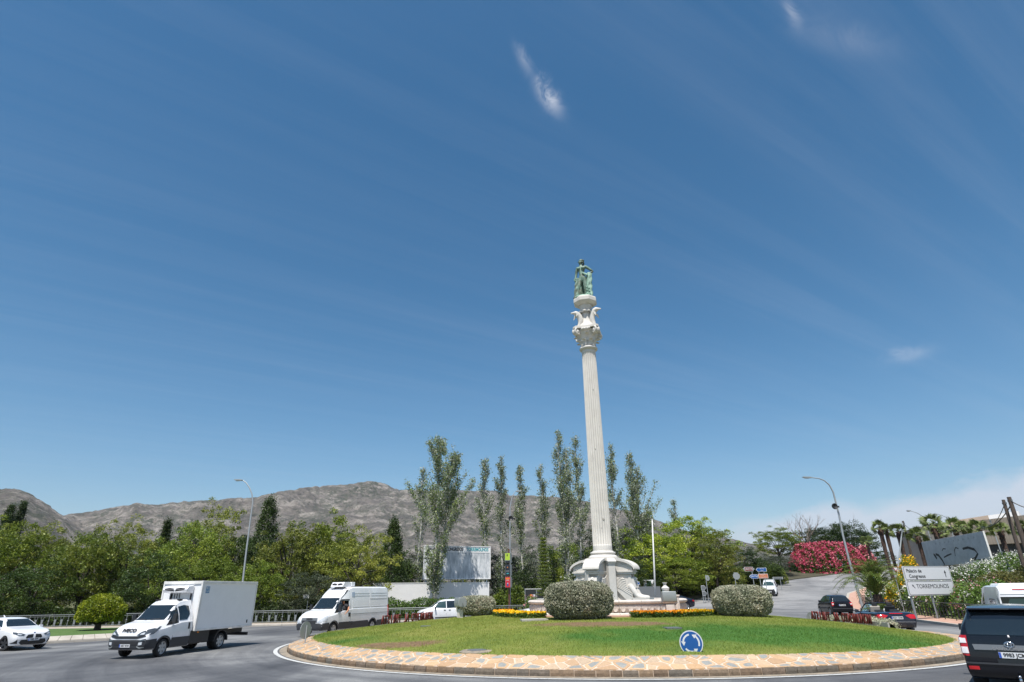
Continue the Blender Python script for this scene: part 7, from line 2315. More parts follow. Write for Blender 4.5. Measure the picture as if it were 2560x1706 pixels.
# --- white SUV at the left edge
c = Car('car', 'white SUV with a black lower grille driving in at the left edge of the picture', 'car', -27.0, 34.55, (.90, -.43))
ST = [(2.18, .40, .60, .70, .45, .60, .46), (2.13, .27, .66, .80, .68, .76, .62), (2.0, .22, .74, .90, .80, .86, .72), (1.7, .21, .86, .97, .86, .91, .77), (1.15, .21, .94, 1.04, .88, .92, .78), (.88, .21, .97, 1.08, .89, .92, .78),
      (.10, .21, 1.0, 1.46, .89, .92, .60), (-.5, .21, 1.01, 1.53, .89, .92, .59), (-1.25, .21, 1.03, 1.50, .89, .92, .57), (-1.75, .23, 1.05, 1.34, .88, .91, .56), (-2.0, .27, 1.02, 1.12, .86, .89, .66), (-2.18, .42, .84, .92, .80, .83, .68)]
c.body(ST, M['white_paint'], (1.33, -1.34), .375, .9)
c.wheels((1.33, -1.34), 1.60, .345, .23, M['dark_rim'], 5, steer=.35)
c.patch('windscreen', [(-.70, 1.10), (.70, 1.10), (.60, 1.30), (.54, 1.44), (-.54, 1.44), (-.60, 1.30)], 'x', M['glass'], step=.09)
c.both('side_window', [(.62, 1.08), (.10, 1.38), (-.40, 1.43), (-.42, 1.07)], M['glass'])
c.both('side_window', [(-.48, 1.07), (-.46, 1.43), (-1.15, 1.41), (-1.55, 1.25), (-1.35, 1.09)], M['glass'])
c.lr('headlight', [(.42, .73), (.60, .80), (.84, .86), (.86, .77), (.70, .69), (.50, .68)], M['lamp_dark'], off=.012)
c.lr('headlight_lens', [(.55, .735), (.62, .77), (.74, .79), (.74, .73), (.62, .70)], M['lamp_glass'], off=.02, step=.04)
c.lr('kidney_grille', [(.05, .74), (.30, .72), (.38, .60), (.33, .55), (.06, .55)], M['black_plastic'], off=.012)
c.patch('lower_grille', [(-.55, .50), (.55, .50), (.62, .36), (.50, .27), (-.50, .27), (-.62, .36)], 'x', M['black_plastic'], off=.012)
c.lr('air_intake', [(.72, .52), (.88, .34), (.68, .32)], M['black_plastic'], off=.012)
c.both('sill_cladding', [(.95, .36), (-.96, .36), (-.96, .22), (.95, .22)], M['grey_plastic'])
c.both('door_seam', [(.62, 1.02), (.625, .40), (.61, .40), (.605, 1.02)], M['ink'], step=.2); c.both('door_seam', [(-.44, 1.02), (-.435, .40), (-.45, .40), (-.455, 1.02)], M['ink'], step=.2)
c.both('door_handle', [(-.15, .94), (.05, .94), (.05, .90), (-.15, .90)], M['white_paint'], off=.025); c.plate(2.215, .50, '7285 KPC', 1)
c.mirror(.62, .90, 1.05, M['white_paint'], (.12, .2, .13))
mb = MB(); disc(mb, .04, .01, 20); o = mb.build('badge', M['sign_blue'], c.root); o.matrix_local = Matrix.Translation((2.135, 0, .80)) @ Euler((0, 0, R_(90))).to_matrix().to_4x4()
mb = MB(); mb.tube([(-1.1, 0, 1.52), (-1.25, 0, 1.62)], [.04, .015], 6); mb.build('antenna', M['white_paint'], c.root)

# --- box truck (cab shared shape)
def cab_front(c, xo, high_roof, L_, door=True, box=False, pocket=False, old=False):
    """front half of a delivery van; xo = x of the bumper"""
    st = [(xo, .42, .60, .72, .62, .72, .52), (xo - .05, .34, .78, .98, .82, .88, .66), (xo - .20, .32, .96, 1.18, .92, .96, .74), (xo - .55, .30, 1.08, 1.32, .95, .98, .76), (xo - .98, .30, 1.14, 1.42, .96, .99, .78)]
    if not high_roof:
        st += [(xo - 1.75, .30, 1.30, 2.12, .96, .99, .70), (xo - 1.95, .30, 1.33, 2.22, .96, .99, .69), (xo - 2.55, .30, 1.35, 2.27, .96, .99, .70), (xo - 2.62, .32, 1.35, 2.26, .95, .98, .70)]
    else:
        st += [(xo - 1.72, .30, 1.30, 2.06, .96, .99, .74), (xo - 2.1, .30, 1.36, 2.36, .96, 1.0, .80), (xo - 2.5, .30, 1.40, 2.60, .97, 1.0, .83), (xo - 2.75, .30, 1.42, 2.66, .97, 1.0, .85), (xo - L_ + .35, .30, 1.42, 2.66, .97, 1.0, .86), (xo - L_ + .08, .32, 1.40, 2.62, .97, .99, .85), (xo - L_, .36, 1.38, 2.56, .96, .98, .84)]
    pk = [((xo - 2.05, .90, 1.60), (.55, .5, .55))] if pocket else []
    c.body(st, M['white_paint'], [xo - 1.0] + ([xo - L_ + 1.75] if high_roof else []), .43, .95, pk)
    c.patch('windscreen', [(-.83, 1.44), (.83, 1.44), (.74, 1.85), (.68, 2.03), (-.68, 2.03), (-.74, 1.85)], 'x', M['glass'], step=.1, off=.010)
    c.both('front_quarter_glass', [(xo - 1.20, 1.36), (xo - 1.72, 1.93), (xo - 1.74, 1.42)], M['glass'], off=.01)
    w = [(xo - 1.78, 1.40), (xo - 1.78, 1.96), (xo - 2.12, 2.02), (xo - 2.40, 1.98), (xo - 2.42, 1.62), (xo - 2.25, 1.42)]
    if pocket:
        c.patch('side_window', w, 'y', M['glass'], side=-1, off=.01)
        fr_ = [(xo - 1.74, 1.33), (xo - 1.74, 1.95), (xo - 2.40, 1.95), (xo - 2.38, 1.89), (xo - 1.80, 1.89)]
        c.patch('window_frame', fr_, 'y', M['black_plastic'], side=1, off=.012)
    else: c.both('side_window', w, M['glass'], off=.01)
    c.both('window_ledge', [(xo - 1.05, 1.22), (xo - 1.20, 1.36), (xo - 1.74, 1.40), (xo - 1.74, 1.30)], M['black_plastic'], off=.008)
    # dark lower skirts
    c.patch('bumper', [(-.93, .36), (.93, .36), (.93, .66), (.70, .72), (-.70, .72), (-.93, .66)], 'x', M['grey_plastic'], off=.03, step=.1)
    c.both('bumper_side', [(xo - .02, .36), (xo - .08, .72), (xo - .56, .74), (xo - .60, .36)], M['grey_plastic'], off=.03)
    c.both('sill_skirt', [(xo - 1.44, .34), (xo - 1.44, .72), (xo - 2.55, .72), (xo - 2.55, .34)], M['grey_plastic'], off=.014)
    arch = [(xo - 1.0 + .50 * math.cos(a), .335 + .50 * math.sin(a)) for a in np.linspace(.05, PI - .05, 14)] + [(xo - 1.0 + .435 * math.cos(a), .335 + .435 * math.sin(a)) for a in np.linspace(PI - .05, .05, 14)]
    c.both('arch_trim', arch, M['grey_plastic'], off=.016, step=.1)
    c.both('door_handle', [(xo - 2.28, 1.18), (xo - 2.46, 1.20), (xo - 2.46, .98), (xo - 2.30, .98)] if old else [(xo - 2.35, 1.28), (xo - 2.44, 1.28), (xo - 2.44, 1.02), (xo - 2.35, 1.02)], M['black_plastic'], off=.02)
    c.both('door_seam', [(xo - 1.46, 1.25), (xo - 1.475, 1.25), (xo - 1.475, .74), (xo - 1.46, .74)], M['galv_dark'], step=.3); c.both('door_seam', [(xo - 2.49, 2.0), (xo - 2.505, 2.0), (xo - 2.505, .36), (xo - 2.49, .36)], M['galv_dark'], step=.3)
    c.mirror(xo - 1.34, .96, 1.48, M['black_plastic'], (.13, .20, .40))
    for sg in (-1, 1):
        mb = MB(); mb.tube([(xo - .98, sg * .1, 1.46), (xo - 1.05, sg * .55, 1.50)], .012, 5); mb.build('wiper', M['ink'], c.root)

a = R_(12)
c = Car('box_truck', 'white refrigerated box truck with a dark bumper at the front left', 'truck', -15.95, 30.2, (-math.sin(a), -math.cos(a)))
xo = 2.75
cab_front(c, xo, False, 2.6)
c.lr('headlight', [(.46, .90), (.62, 1.02), (.88, 1.14), (.95, 1.10), (.92, .96), (.62, .86)], M['lamp_dark'], off=.018)
c.lr('headlight_lens', [(.60, .91), (.66, .97), (.78, 1.0), (.78, .92)], M['lamp_glass'], off=.03, step=.04)
c.both('headlight_side', [(xo - .15, .90), (xo - .32, 1.02), (xo - .72, 1.20), (xo - .80, 1.20), (xo - .35, .92)], M['lamp_dark'], off=.012)
c.patch('grille', [(-.80, .92), (-.55, .86), (.55, .86), (.80, .92), (.86, .84), (.5, .76), (-.5, .76), (-.86, .84)], 'x', M['black_plastic'], off=.020)
c.patch('lower_grille', [(-.62, .66), (.62, .66), (.55, .52), (-.55, .52)], 'x', M['ink'], off=.04)
c.lr('fog_light', [(.66, .62), (.80, .64), (.80, .54), (.66, .52)], M['lamp_glass'], off=.045)
c.lr('bumper_accent', [(.60, .48), (.74, .44), (.86, .46), (.86, .43), (.72, .40), (.60, .45)], M['sign_back'], off=.045)
c.lr('bumper_lamp', [(.62, .70), (.88, .76), (.92, .70), (.70, .66)], M['lamp_dark'], off=.045)
c.plate(xo + .035, .50, '1857 KHH', 1, w=.52, y=-.0)
c.letter('IVECO', .19, 1.06, off=.03)
for sg in (-1, 1):
    mb = MB(); mb.box((xo - 1.98, sg * .58, 2.25), (.24, .10, .06)); mb.build('roof_lamp', M['ink'], c.root)
mb = MB(); mb.box((xo - 1.62, -.35, 1.80), (.015, .30, .05), (0, -.45, 0)); mb.build('sticker', M['lamp_white'], c.root)
# box body
BX0, BX1 = xo - 2.72, xo - 7.0
mb = MB(); mb.box(((BX0 + BX1) / 2, 0, 1.98), (BX0 - BX1, 2.10, 2.14)); bx = mb.build('cargo_box', M['white_box'], c.root, bevel=.012)
for sg in (-1, 1):
    mb = MB(); mb.box(((BX0 + BX1) / 2, sg * 1.058, 2.99), (BX0 - BX1 + .02, .05, .13)); mb.build('top_rail', M['white_frame'], c.root, bevel=.012)
    mb = MB(); mb.box(((BX0 + BX1) / 2, sg * 1.056, .94), (BX0 - BX1 + .02, .04, .09)); mb.build('bottom_rail', M['white_frame'], c.root, bevel=.01)
    mb = MB(); mb.box((BX0 - .03, sg * 1.045, 1.98), (.14, .085, 2.16)); mb.build('corner_post', M['white_frame'], c.root, bevel=.02)
    mb = MB(); mb.box((BX1 + .02, sg * 1.055, 1.98), (.07, .05, 2.14)); mb.build('corner_post', M['white_frame'], c.root, bevel=.01)
mb = MB(); mb.box((BX0 + .015, 0, 2.99), (.06, 2.1, .13)); mb.build('front_rail', M['white_frame'], c.root, bevel=.01)
mb = MB(); mb.box((BX0 - .42, 1.058, 2.66), (.26, .006, .30)); st1 = mb.build('sticker', mat('pale_blue_sticker', (.16, .30, .45), .5), c.root)
text_on('lettering', 'FRCX', .14, M['plate'], c.root, (BX0 - .42, 1.063, 2.73), (-1, 0, 0), (0, 0, 1), .001); text_on('lettering', '12-2023', .075, M['plate'], c.root, (BX0 - .42, 1.063, 2.60), (-1, 0, 0), (0, 0, 1), .001)
mb = MB(); mb.box((BX1 + .45, 1.062, 1.15), (.06, .02, .14)); mb.build('side_socket', M['ink'], c.root)
# refrigeration unit and wind deflector
mb = MB(); mb.prism([(0, 2.50), (.42, 2.56), (.50, 2.68), (.40, 2.83), (0, 2.88)], -.66, .66, ((BX0 + .03, 0, 0), (1, 0, 0), (0, 0, 1), (0, 1, 0))); mb.build('cooling_unit', M['white_paint'], c.root, bevel=.04)
for sg in (-1, 1):
    mb = MB(); mb.prism([(.04, .0), (.50, .05), (.56, .13), (.30, .16), (.06, .13)], .0, .03, ((BX0 + .49, 0, 2.60), (0, sg, 0), (0, 0, 1), (1, 0, 0))); mb.build('cooling_grille', M['ink'], c.root)
    mb = MB(); mb.box((BX0 + .04, sg * .55, 2.36), (.05, .05, .28)); mb.build('bracket', M['ink'], c.root)
for k in range(4):
    mb = MB(); mb.tube([(BX0 + .03, -.5 + .14 * k, 2.30), (BX0 + .03, -.5 + .14 * k, 2.52)], .018, 5); mb.build('hose', M['ink'], c.root)
# chassis, wheels, tail lift
mb = MB()
for sg in (-1, 1): mb.box((-1.85, sg * .42, .72), (5.0, .09, .20))
mb.box((-.35, .62, .55), (.7, .5, .4)); mb.box((-2.1, 0, .45), (.9, .5, .3)); mb.tube([(-.2, -.62, .52), (-1.1, -.62, .52)], .22, 12)
mb.build('chassis', M['black_plastic'], c.root)
for sg in (-1, 1):
    mb = MB(); mb.prism([(-2.02 + .52 * math.cos(t_) , .36 + .52 * math.sin(t_)) for t_ in np.linspace(.0, PI, 12)] + [(-2.02 + .46 * math.cos(t_), .36 + .46 * math.sin(t_)) for t_ in np.linspace(PI, 0, 12)], -.28, .28, ((0, sg * .72, 0), (1, 0, 0), (0, 0, 1), (0, 1, 0))); mb.build('mudguard', M['black_plastic'], c.root)
    mb = MB(); mb.box((-.45, sg * .97, .66), (1.3, .04, .52)); mb.build('side_guard', M['black_plastic'], c.root)
    mb = MB(); mb.box((-.30, sg * .995, .84), (.10, .02, .05)); mb.build('side_marker', M['orange'], c.root)
mb = MB(); mb.box((BX1 + .1, 0, .55), (.10, 1.9, .14)); mb.box((BX1 + .55, 0, .62), (.7, .12, .1)); mb.build('underrun_bar', M['black_plastic'], c.root)
c.wheels((xo - 1.0, -2.02), 1.72, .355, .22, M['steel_rim'], 6, steer=.12, dual_rear=True)

# --- white van
a = R_(22)
c = Car('delivery_van', 'white high roofed van with a roof cooling unit, behind the left island edge', 'van', -11.3, 42.4, (-math.sin(a), -math.cos(a)))
c.root.scale = (1.06,) * 3
xo = 3.3
cab_front(c, xo, True, 6.6, pocket=True, old=True)
c.lr('headlight', [(.60, .78), (.80, .98), (.94, 1.10), (.93, .80), (.78, .74)], M['lamp_glass'], off=.016)
c.both('headlight_side', [(xo - .10, .80), (xo - .20, 1.0), (xo - .50, 1.10), (xo - .36, .84)], M['lamp_glass'], off=.012)
c.patch('grille', [(-.55, 1.00), (.55, 1.00), (.58, .76), (-.58, .76)], 'x', M['silver_grey'], off=.014)
c.patch('grille_mesh', [(-.50, .86), (.50, .86), (.46, .68), (-.46, .68)], 'x', M['ink'], off=.03)
c.letter('IVECO', .12, .94, off=.03, bold=.005)
c.plate(xo + .035, .46, '1673 FWL', 1, w=.52)
c.both('sill_skirt', [(xo - 2.55, .34), (xo - 2.55, .70), (xo - 4.30, .72), (xo - 4.42, .60), (xo - 4.42, .34)], M['grey_plastic'], off=.014)
c.both('sill_skirt', [(xo - 5.32, .36), (xo - 5.32, .68), (xo - 6.56, .72), (xo - 6.56, .38)], M['grey_plastic'], off=.014)
arch = [(xo - 4.85 + .50 * math.cos(t_), .335 + .50 * math.sin(t_)) for t_ in np.linspace(.05, PI - .05, 14)] + [(xo - 4.85 + .435 * math.cos(t_), .335 + .435 * math.sin(t_)) for t_ in np.linspace(PI - .05, .05, 14)]
c.both('arch_trim', arch, M['grey_plastic'], off=.016, step=.1)
sh = mat('pressed_panel', (.66, .67, .69), .3, coat=.4)
for (xa, xb) in ((xo - 2.72, xo - 4.45), (xo - 4.60, xo - 6.40)):
    for z_ in (2.30, 2.16, 1.52):
        c.both('swage_line', [(xa, z_), (xb, z_), (xb, z_ - .035), (xa, z_ - .035)], sh, step=.3, off=.012)
    for x_ in (xa, xb): c.both('swage_line', [(x_, 2.45), (x_ - .02, 2.45), (x_ - .02, 1.45), (x_, 1.45)], sh, step=.3, off=.010)
c.both('swage_line', [(xo - 2.55, 1.14), (xo - 6.5, 1.14), (xo - 6.5, 1.10), (xo - 2.55, 1.10)], M['galv'], step=.3, off=.010)
c.both('sliding_rail', [(xo - 4.5, 1.98), (xo - 6.4, 1.98), (xo - 6.4, 1.95), (xo - 4.5, 1.95)], sh, step=.3, off=.012)
c.both('tail_light', [(xo - 6.50, 1.55), (xo - 6.58, 1.55), (xo - 6.58, .80), (xo - 6.50, .80)], M['lamp_red'], off=.02)
c.both('fuel_flap', [(xo - 2.62, .72), (xo - 2.74, .72), (xo - 2.74, .52), (xo - 2.62, .52)], M['ink'], off=.02)
c.patch('roof_seam', [(xo - 2.38, .82), (xo - 2.43, .82), (xo - 2.43, -.82), (xo - 2.38, -.82)], 'z', M['ink'], off=.01, step=.2)
c.both('roof_seam', [(xo - 1.74, 1.99), (xo - 1.80, 2.01), (xo - 2.52, 2.60), (xo - 2.46, 2.62)], M['ink'], off=.012, step=.1)
c.patch('sticker', [(xo - 2.62, 2.34), (xo - 2.90, 2.34), (xo - 2.90, 2.08), (xo - 2.62, 2.08)], 'y', mat('pale_sticker', (.35, .42, .52), .5), side=1, off=.014)
mb = MB(); mb.prism([(0.2, 2.62), (.2, 2.84), (.35, 2.90), (.90, 2.90), (1.06, 2.66), (1.06, 2.62)], -.46, .46, ((xo - 1.95 - 1.3, 0, .02), (1, 0, 0), (0, 0, 1), (0, 1, 0))); mb.build('cooling_unit', M['white_paint'], c.root, bevel=.04)
mb = MB(); mb.box((xo - 3.2, 0, 2.80), (.34, .98, .24)); mb.build('cooling_housing', M['white_box'], c.root, bevel=.02)
for sg in (-1, 1):
    mb = MB(); mb.prism([(.03, .0), (.34, .03), (.40, .10), (.24, .14), (.04, .11)], .0, .03, ((xo - 2.25, 0, 2.71), (0, sg, 0), (-.3, 0, 1), (1, 0, .3))); mb.build('cooling_grille', M['ink'], c.root)
c.wheels((xo - 1.0, xo - 4.85), 1.74, .35, .22, M['steel_rim'], 6, steer=.1)
vanroot = c.root
# driver with an arm out of the window
fr_ = c.root
drv = thing('person', 'driver in a dark shirt, bare arm out of the white van window', 'person', tuple(vanroot.location), 0)
drv.rotation_euler = vanroot.rotation_euler; drv.scale = vanroot.scale
xd = xo - 2.10
Vd = [(xd - .05, .72, 1.25), (xd - .03, .72, 1.55), (xd, .72, 1.66), (xd + .02, .72, 1.76), (xd + .05, .72, 1.90), (xd - .02, .90, 1.60), (xd - .06, 1.08, 1.50), (xd + .10, 1.16, 1.34), (xd + .20, 1.14, 1.24), (xd + .25, 1.13, 1.19)]
Ed = [(0, 1), (1, 2), (2, 3), (3, 4), (1, 5), (5, 6), (6, 7), (7, 8), (8, 9)]
skin_mesh('body', Vd, Ed, [.15, .13, .06, .07, .09, .065, .058, .045, .036, .03], 0, 2, M['skin'], drv)
mb = MB()
mb.tube([(xd - .04, .72, 1.2), (xd - .03, .72, 1.5), (xd, .72, 1.66)], [.22, .20, .10], 12); mb.tube([(xd - .02, .80, 1.60), (xd - .03, .95, 1.58), (xd - .05, 1.05, 1.52)], [.11, .09, .085], 10); mb.build('shirt', M['shirt_dark'], drv, smooth=True)
mb = MB(); mb.sphere((xd + .03, .72, 1.95), .115, 12, 8, scale=(1.1, .9, .9)); mb.build('hair', M['hair'], drv, smooth=True)
mb = MB()
for k in range(4): mb.tube([(xd + .25 + .015 * k, 1.12 + .012 * (k - 1.5), 1.20), (xd + .29 + .012 * k, 1.12 + .014 * (k - 1.5), 1.15 - .008 * k), (xd + .30 + .012 * k, 1.11 + .014 * (k - 1.5), 1.11)], [.012, .011, .008], 6)
mb.tube([(xd + .22, 1.10, 1.20), (xd + .26, 1.07, 1.17)], [.013, .009], 6); mb.build('fingers', M['skin'], drv, smooth=True)

# --- white minivan
def hatch(st_scale): pass
c = Car('minivan', 'white minivan half hidden behind the far left clipped bush', 'van', -6.1, 54.2, (-.965, -.26))
ST = [(2.2, .42, .62, .74, .52, .66, .5), (2.12, .30, .70, .90, .74, .80, .62), (1.95, .26, .84, 1.02, .86, .90, .72), (1.5, .24, .98, 1.14, .88, .92, .76), (1.15, .24, 1.04, 1.24, .88, .92, .76), (.45, .24, 1.10, 1.70, .88, .92, .66), (.0, .24, 1.12, 1.82, .88, .92, .66), (-1.2, .24, 1.14, 1.84, .88, .92, .67), (-2.0, .25, 1.14, 1.80, .88, .92, .67), (-2.16, .28, 1.12, 1.70, .87, .91, .66), (-2.2, .36, 1.0, 1.4, .85, .88, .66)]
c.body(ST, M['white_paint'], (1.32, -1.34), .375, .9); c.wheels((1.32, -1.34), 1.58, .335, .21, M['rim'], 5)
c.patch('windscreen', [(-.74, 1.24), (.74, 1.24), (.64, 1.66), (-.64, 1.66)], 'x', M['glass_tint'], step=.1)
c.both('side_window', [(.95, 1.22), (.50, 1.64), (-.05, 1.70), (-.06, 1.16)], M['glass_tint']); c.both('side_window', [(-.12, 1.16), (-.11, 1.71), (-1.0, 1.71), (-1.0, 1.18)], M['glass'])
c.both('side_moulding', [(.85, .50), (-.95, .52), (-.95, .44), (.85, .42)], M['black_plastic'], off=.02, step=.2)
c.both('door_seam', [(-.08, 1.12), (-.09, 1.12), (-.09, .3), (-.08, .3)], M['galv_dark'], step=.3); c.both('door_handle', [(-.02, 1.04), (.14, 1.04), (.14, .99), (-.02, .99)], M['black_plastic'], off=.03); c.both('door_handle', [(-.28, 1.04), (-.44, 1.04), (-.44, .99), (-.28, .99)], M['black_plastic'], off=.03)
c.lr('headlight', [(.48, .84), (.80, 1.0), (.88, .94), (.80, .80), (.55, .78)], M['lamp_glass'], off=.014); c.both('headlight_side', [(2.08, .84), (1.72, 1.02), (1.66, .98), (1.95, .82)], M['lamp_dark'], off=.014)
c.patch('grille', [(-.40, .82), (.40, .82), (.45, .55), (-.45, .55)], 'x', M['black_plastic'], off=.012); c.plate(2.2, .46, '4471 KZR', 1)
c.mirror(.86, .90, 1.16, M['black_plastic'], (.12, .2, .16))

# --- car hidden behind the basin
c = Car('car', 'white car with a dark windscreen almost hidden behind the left rim of the basin', 'car', 2.6, 56.5, (-.97, -.24))
STC = [(2.1, .40, .56, .64, .5, .64, .5), (2.02, .27, .62, .76, .72, .80, .62), (1.8, .22, .74, .88, .82, .87, .70), (1.2, .20, .86, .97, .85, .89, .73), (.85, .20, .90, 1.02, .85, .89, .73), (.05, .20, .93, 1.38, .85, .89, .56), (-.5, .20, .94, 1.45, .85, .89, .55), (-1.2, .20, .96, 1.42, .85, .89, .54), (-1.75, .22, .98, 1.18, .84, .88, .56), (-2.05, .28, .94, 1.0, .82, .86, .64), (-2.12, .42, .80, .86, .78, .82, .66)]
c.body(STC, M['white_paint'], (1.3, -1.3), .36, .87); c.wheels((1.3, -1.3), 1.54, .32, .2, M['rim'], 5)
c.patch('windscreen', [(-.66, 1.04), (.66, 1.04), (.54, 1.36), (-.54, 1.36)], 'x', M['glass'], step=.1); c.both('side_window', [(.62, 1.0), (.1, 1.32), (-1.0, 1.34), (-1.4, 1.04)], M['glass']); c.lr('headlight', [(.45, .70), (.78, .80), (.80, .70), (.5, .62)], M['lamp_glass']); c.mirror(.55, .86, 1.0, M['ink'])

# --- dark sedan behind the urn
c = Car('sedan', 'dark blue black sedan behind the urn, its tail to the right', 'car', 16.75, 68.6, (-.965, -.26))
STS = [(2.38, .40, .56, .62, .5, .66, .5), (2.3, .27, .62, .74, .74, .82, .62), (2.0, .22, .76, .88, .84, .89, .72), (1.3, .20, .86, .97, .87, .91, .74), (.95, .20, .90, 1.02, .87, .91, .74), (.15, .20, .94, 1.38, .87, .91, .56), (-.4, .20, .95, 1.46, .87, .91, .55), (-1.0, .20, .97, 1.43, .87, .91, .54), (-1.75, .22, 1.0, 1.16, .86, .90, .60), (-2.0, .24, 1.0, 1.08, .85, .89, .68), (-2.3, .30, .96, 1.02, .82, .86, .68), (-2.38, .45, .80, .86, .78, .82, .66)]
c.body(STS, M['blue_black'], (1.38, -1.36), .37, .89); c.wheels((1.38, -1.36), 1.58, .335, .21, M['rim'], 5)
c.both('side_window', [(.72, 1.0), (.2, 1.34), (-.30, 1.39), (-.32, 1.0)], M['glass_tint']); c.both('side_window', [(-.38, 1.0), (-.36, 1.39), (-1.0, 1.36), (-1.10, 1.02)], M['glass']); c.both('side_window', [(-1.16, 1.03), (-1.06, 1.34), (-1.50, 1.18), (-1.55, 1.06)], M['glass'])
c.patch('rear_window', [(-.60, 1.10), (.60, 1.10), (.5, 1.38), (-.5, 1.38)], 'x', M['glass'], side=-1, step=.1); c.patch('windscreen', [(-.66, 1.04), (.66, 1.04), (.52, 1.36), (-.52, 1.36)], 'x', M['glass'], step=.1)
c.lr('tail_light', [(.55, .92), (.84, .92), (.82, .76), (.58, .78)], M['lamp_red'], side=-1); c.both('tail_light', [(-2.05, .94), (-2.34, .92), (-2.34, .78), (-2.15, .80)], M['lamp_red'], off=.012); c.both('door_seam', [(-.34, .95), (-.35, .95), (-.35, .3), (-.34, .3)], M['ink'], step=.3)
c.plate(-2.40, .60, '6120 HVB', -1); c.mirror(.62, .88, 1.02, M['blue_black'])

# --- small white van coming down the hill
c = Car('small_van', 'small white van coming down the hill road behind the right clipped bush', 'van', 34.2, 85.0, (-.42, -.91))
c.body(ST_ := [(2.1, .42, .62, .74, .52, .66, .5), (2.02, .30, .70, .92, .74, .80, .62), (1.85, .26, .86, 1.06, .84, .87, .70), (1.45, .24, .98, 1.16, .86, .89, .74), (1.15, .24, 1.04, 1.24, .86, .89, .74), (.55, .24, 1.10, 1.72, .86, .89, .66), (.1, .24, 1.12, 1.84, .86, .89, .66), (-1.2, .24, 1.14, 1.86, .86, .89, .68), (-2.0, .26, 1.14, 1.84, .86, .89, .68), (-2.1, .30, 1.12, 1.74, .85, .88, .66)], M['white_paint'], (1.28, -1.3), .37, .88)
c.wheels((1.28, -1.3), 1.54, .32, .2, M['dark_rim'], 5)
c.patch('windscreen', [(-.74, 1.24), (.74, 1.24), (.64, 1.70), (-.64, 1.70)], 'x', M['glass_tint'], step=.1); c.both('side_window', [(.95, 1.2), (.5, 1.64), (.02, 1.7), (.02, 1.16)], M['glass'])
c.patch('grille', [(-.62, .86), (.62, .86), (.72, .50), (.6, .30), (-.6, .30), (-.72, .50)], 'x', M['black_plastic'], off=.012); c.lr('headlight', [(.42, 1.0), (.74, 1.08), (.82, .92), (.52, .86)], M['lamp_glass'], off=.014); c.plate(2.12, .58, '9034 JLD', 1); c.mirror(.9, .88, 1.16, M['black_plastic'])

# --- black hatchback seen from behind
c = Car('hatchback', 'small black hatchback driving away uphill, left of the right railing', 'car', 27.5, 55.2, (.13, .99))
STH = [(1.82, .42, .62, .72, .5, .64, .5), (1.72, .28, .70, .86, .74, .80, .62), (1.5, .24, .84, 1.0, .82, .85, .70), (1.15, .22, .94, 1.12, .84, .86, .72), (.35, .22, 1.0, 1.52, .84, .86, .60), (-.3, .22, 1.02, 1.58, .84, .86, .60), (-1.2, .22, 1.03, 1.55, .84, .86, .60), (-1.62, .24, 1.04, 1.42, .83, .85, .60), (-1.78, .28, 1.0, 1.12, .81, .84, .68), (-1.85, .32, .90, .98, .80, .83, .70), (-1.88, .40, .60, .66, .76, .80, .66)]
c.body(STH, M['black_paint'], (1.18, -1.24), .345, .85); c.wheels((1.18, -1.24), 1.52, .31, .2, M['rim'], 7)
c.patch('rear_window', [(-.62, 1.10), (.62, 1.10), (.56, 1.46), (-.56, 1.46)], 'x', M['glass'], side=-1, step=.09, off=.01)
c.both('side_window', [(.80, 1.10), (.32, 1.46), (-.10, 1.50), (-.12, 1.07)], M['glass_tint']); c.both('side_window', [(-.18, 1.07), (-.16, 1.50), (-.92, 1.48), (-.96, 1.08)], M['glass']); c.both('side_window', [(-1.02, 1.09), (-.98, 1.47), (-1.42, 1.42), (-1.50, 1.12)], M['glass'])
c.lr('tail_light', [(.60, 1.02), (.80, 1.02), (.82, .74), (.68, .74)], M['lamp_red'], side=-1, off=.012, step=.05); c.lr('tail_lens', [(.64, .93), (.78, .93), (.78, .84), (.66, .84)], M['lamp_white'], side=-1, off=.02, step=.05)
c.patch('bumper', [(-.78, .58), (.78, .58), (.78, .50), (-.78, .50)], 'x', M['grey_plastic'], side=-1, off=.03); c.plate(-1.89, .80, '3716 CKB', -1); c.mirror(.66, .85, 1.08, M['black_paint'], (.1, .16, .13))
c.both('side_moulding', [(.80, .60), (-.85, .62), (-.85, .54), (.80, .52)], M['grey_plastic'], off=.02, step=.2)

# --- dark convertible with two people
c = Car('convertible', 'dark blue open convertible seen from behind, right of the red letters', 'car', 19.95, 35.1, (.225, .974))
STV = [(2.35, .40, .54, .60, .5, .66, .5), (2.25, .26, .60, .72, .74, .82, .62), (2.0, .21, .74, .84, .84, .89, .74), (1.3, .20, .84, .93, .86, .91, .76), (.85, .20, .88, .97, .86, .91, .76), (.6, .20, .90, .94, .86, .91, .78), (-.9, .20, .93, .96, .86, .91, .78), (-1.3, .20, .95, 1.0, .86, .91, .76), (-1.9, .22, .94, 1.0, .86, .90, .72), (-2.2, .26, .90, .96, .84, .88, .70), (-2.32, .32, .78, .84, .80, .85, .68), (-2.36, .44, .62, .66, .76, .80, .66)]
c.body(STV, M['blue_black'], (1.38, -1.38), .37, .89, [((-.15, 0, .95), (1.62, 1.30, .62))]); c.wheels((1.38, -1.38), 1.58, .33, .22, M['rim'], 5)
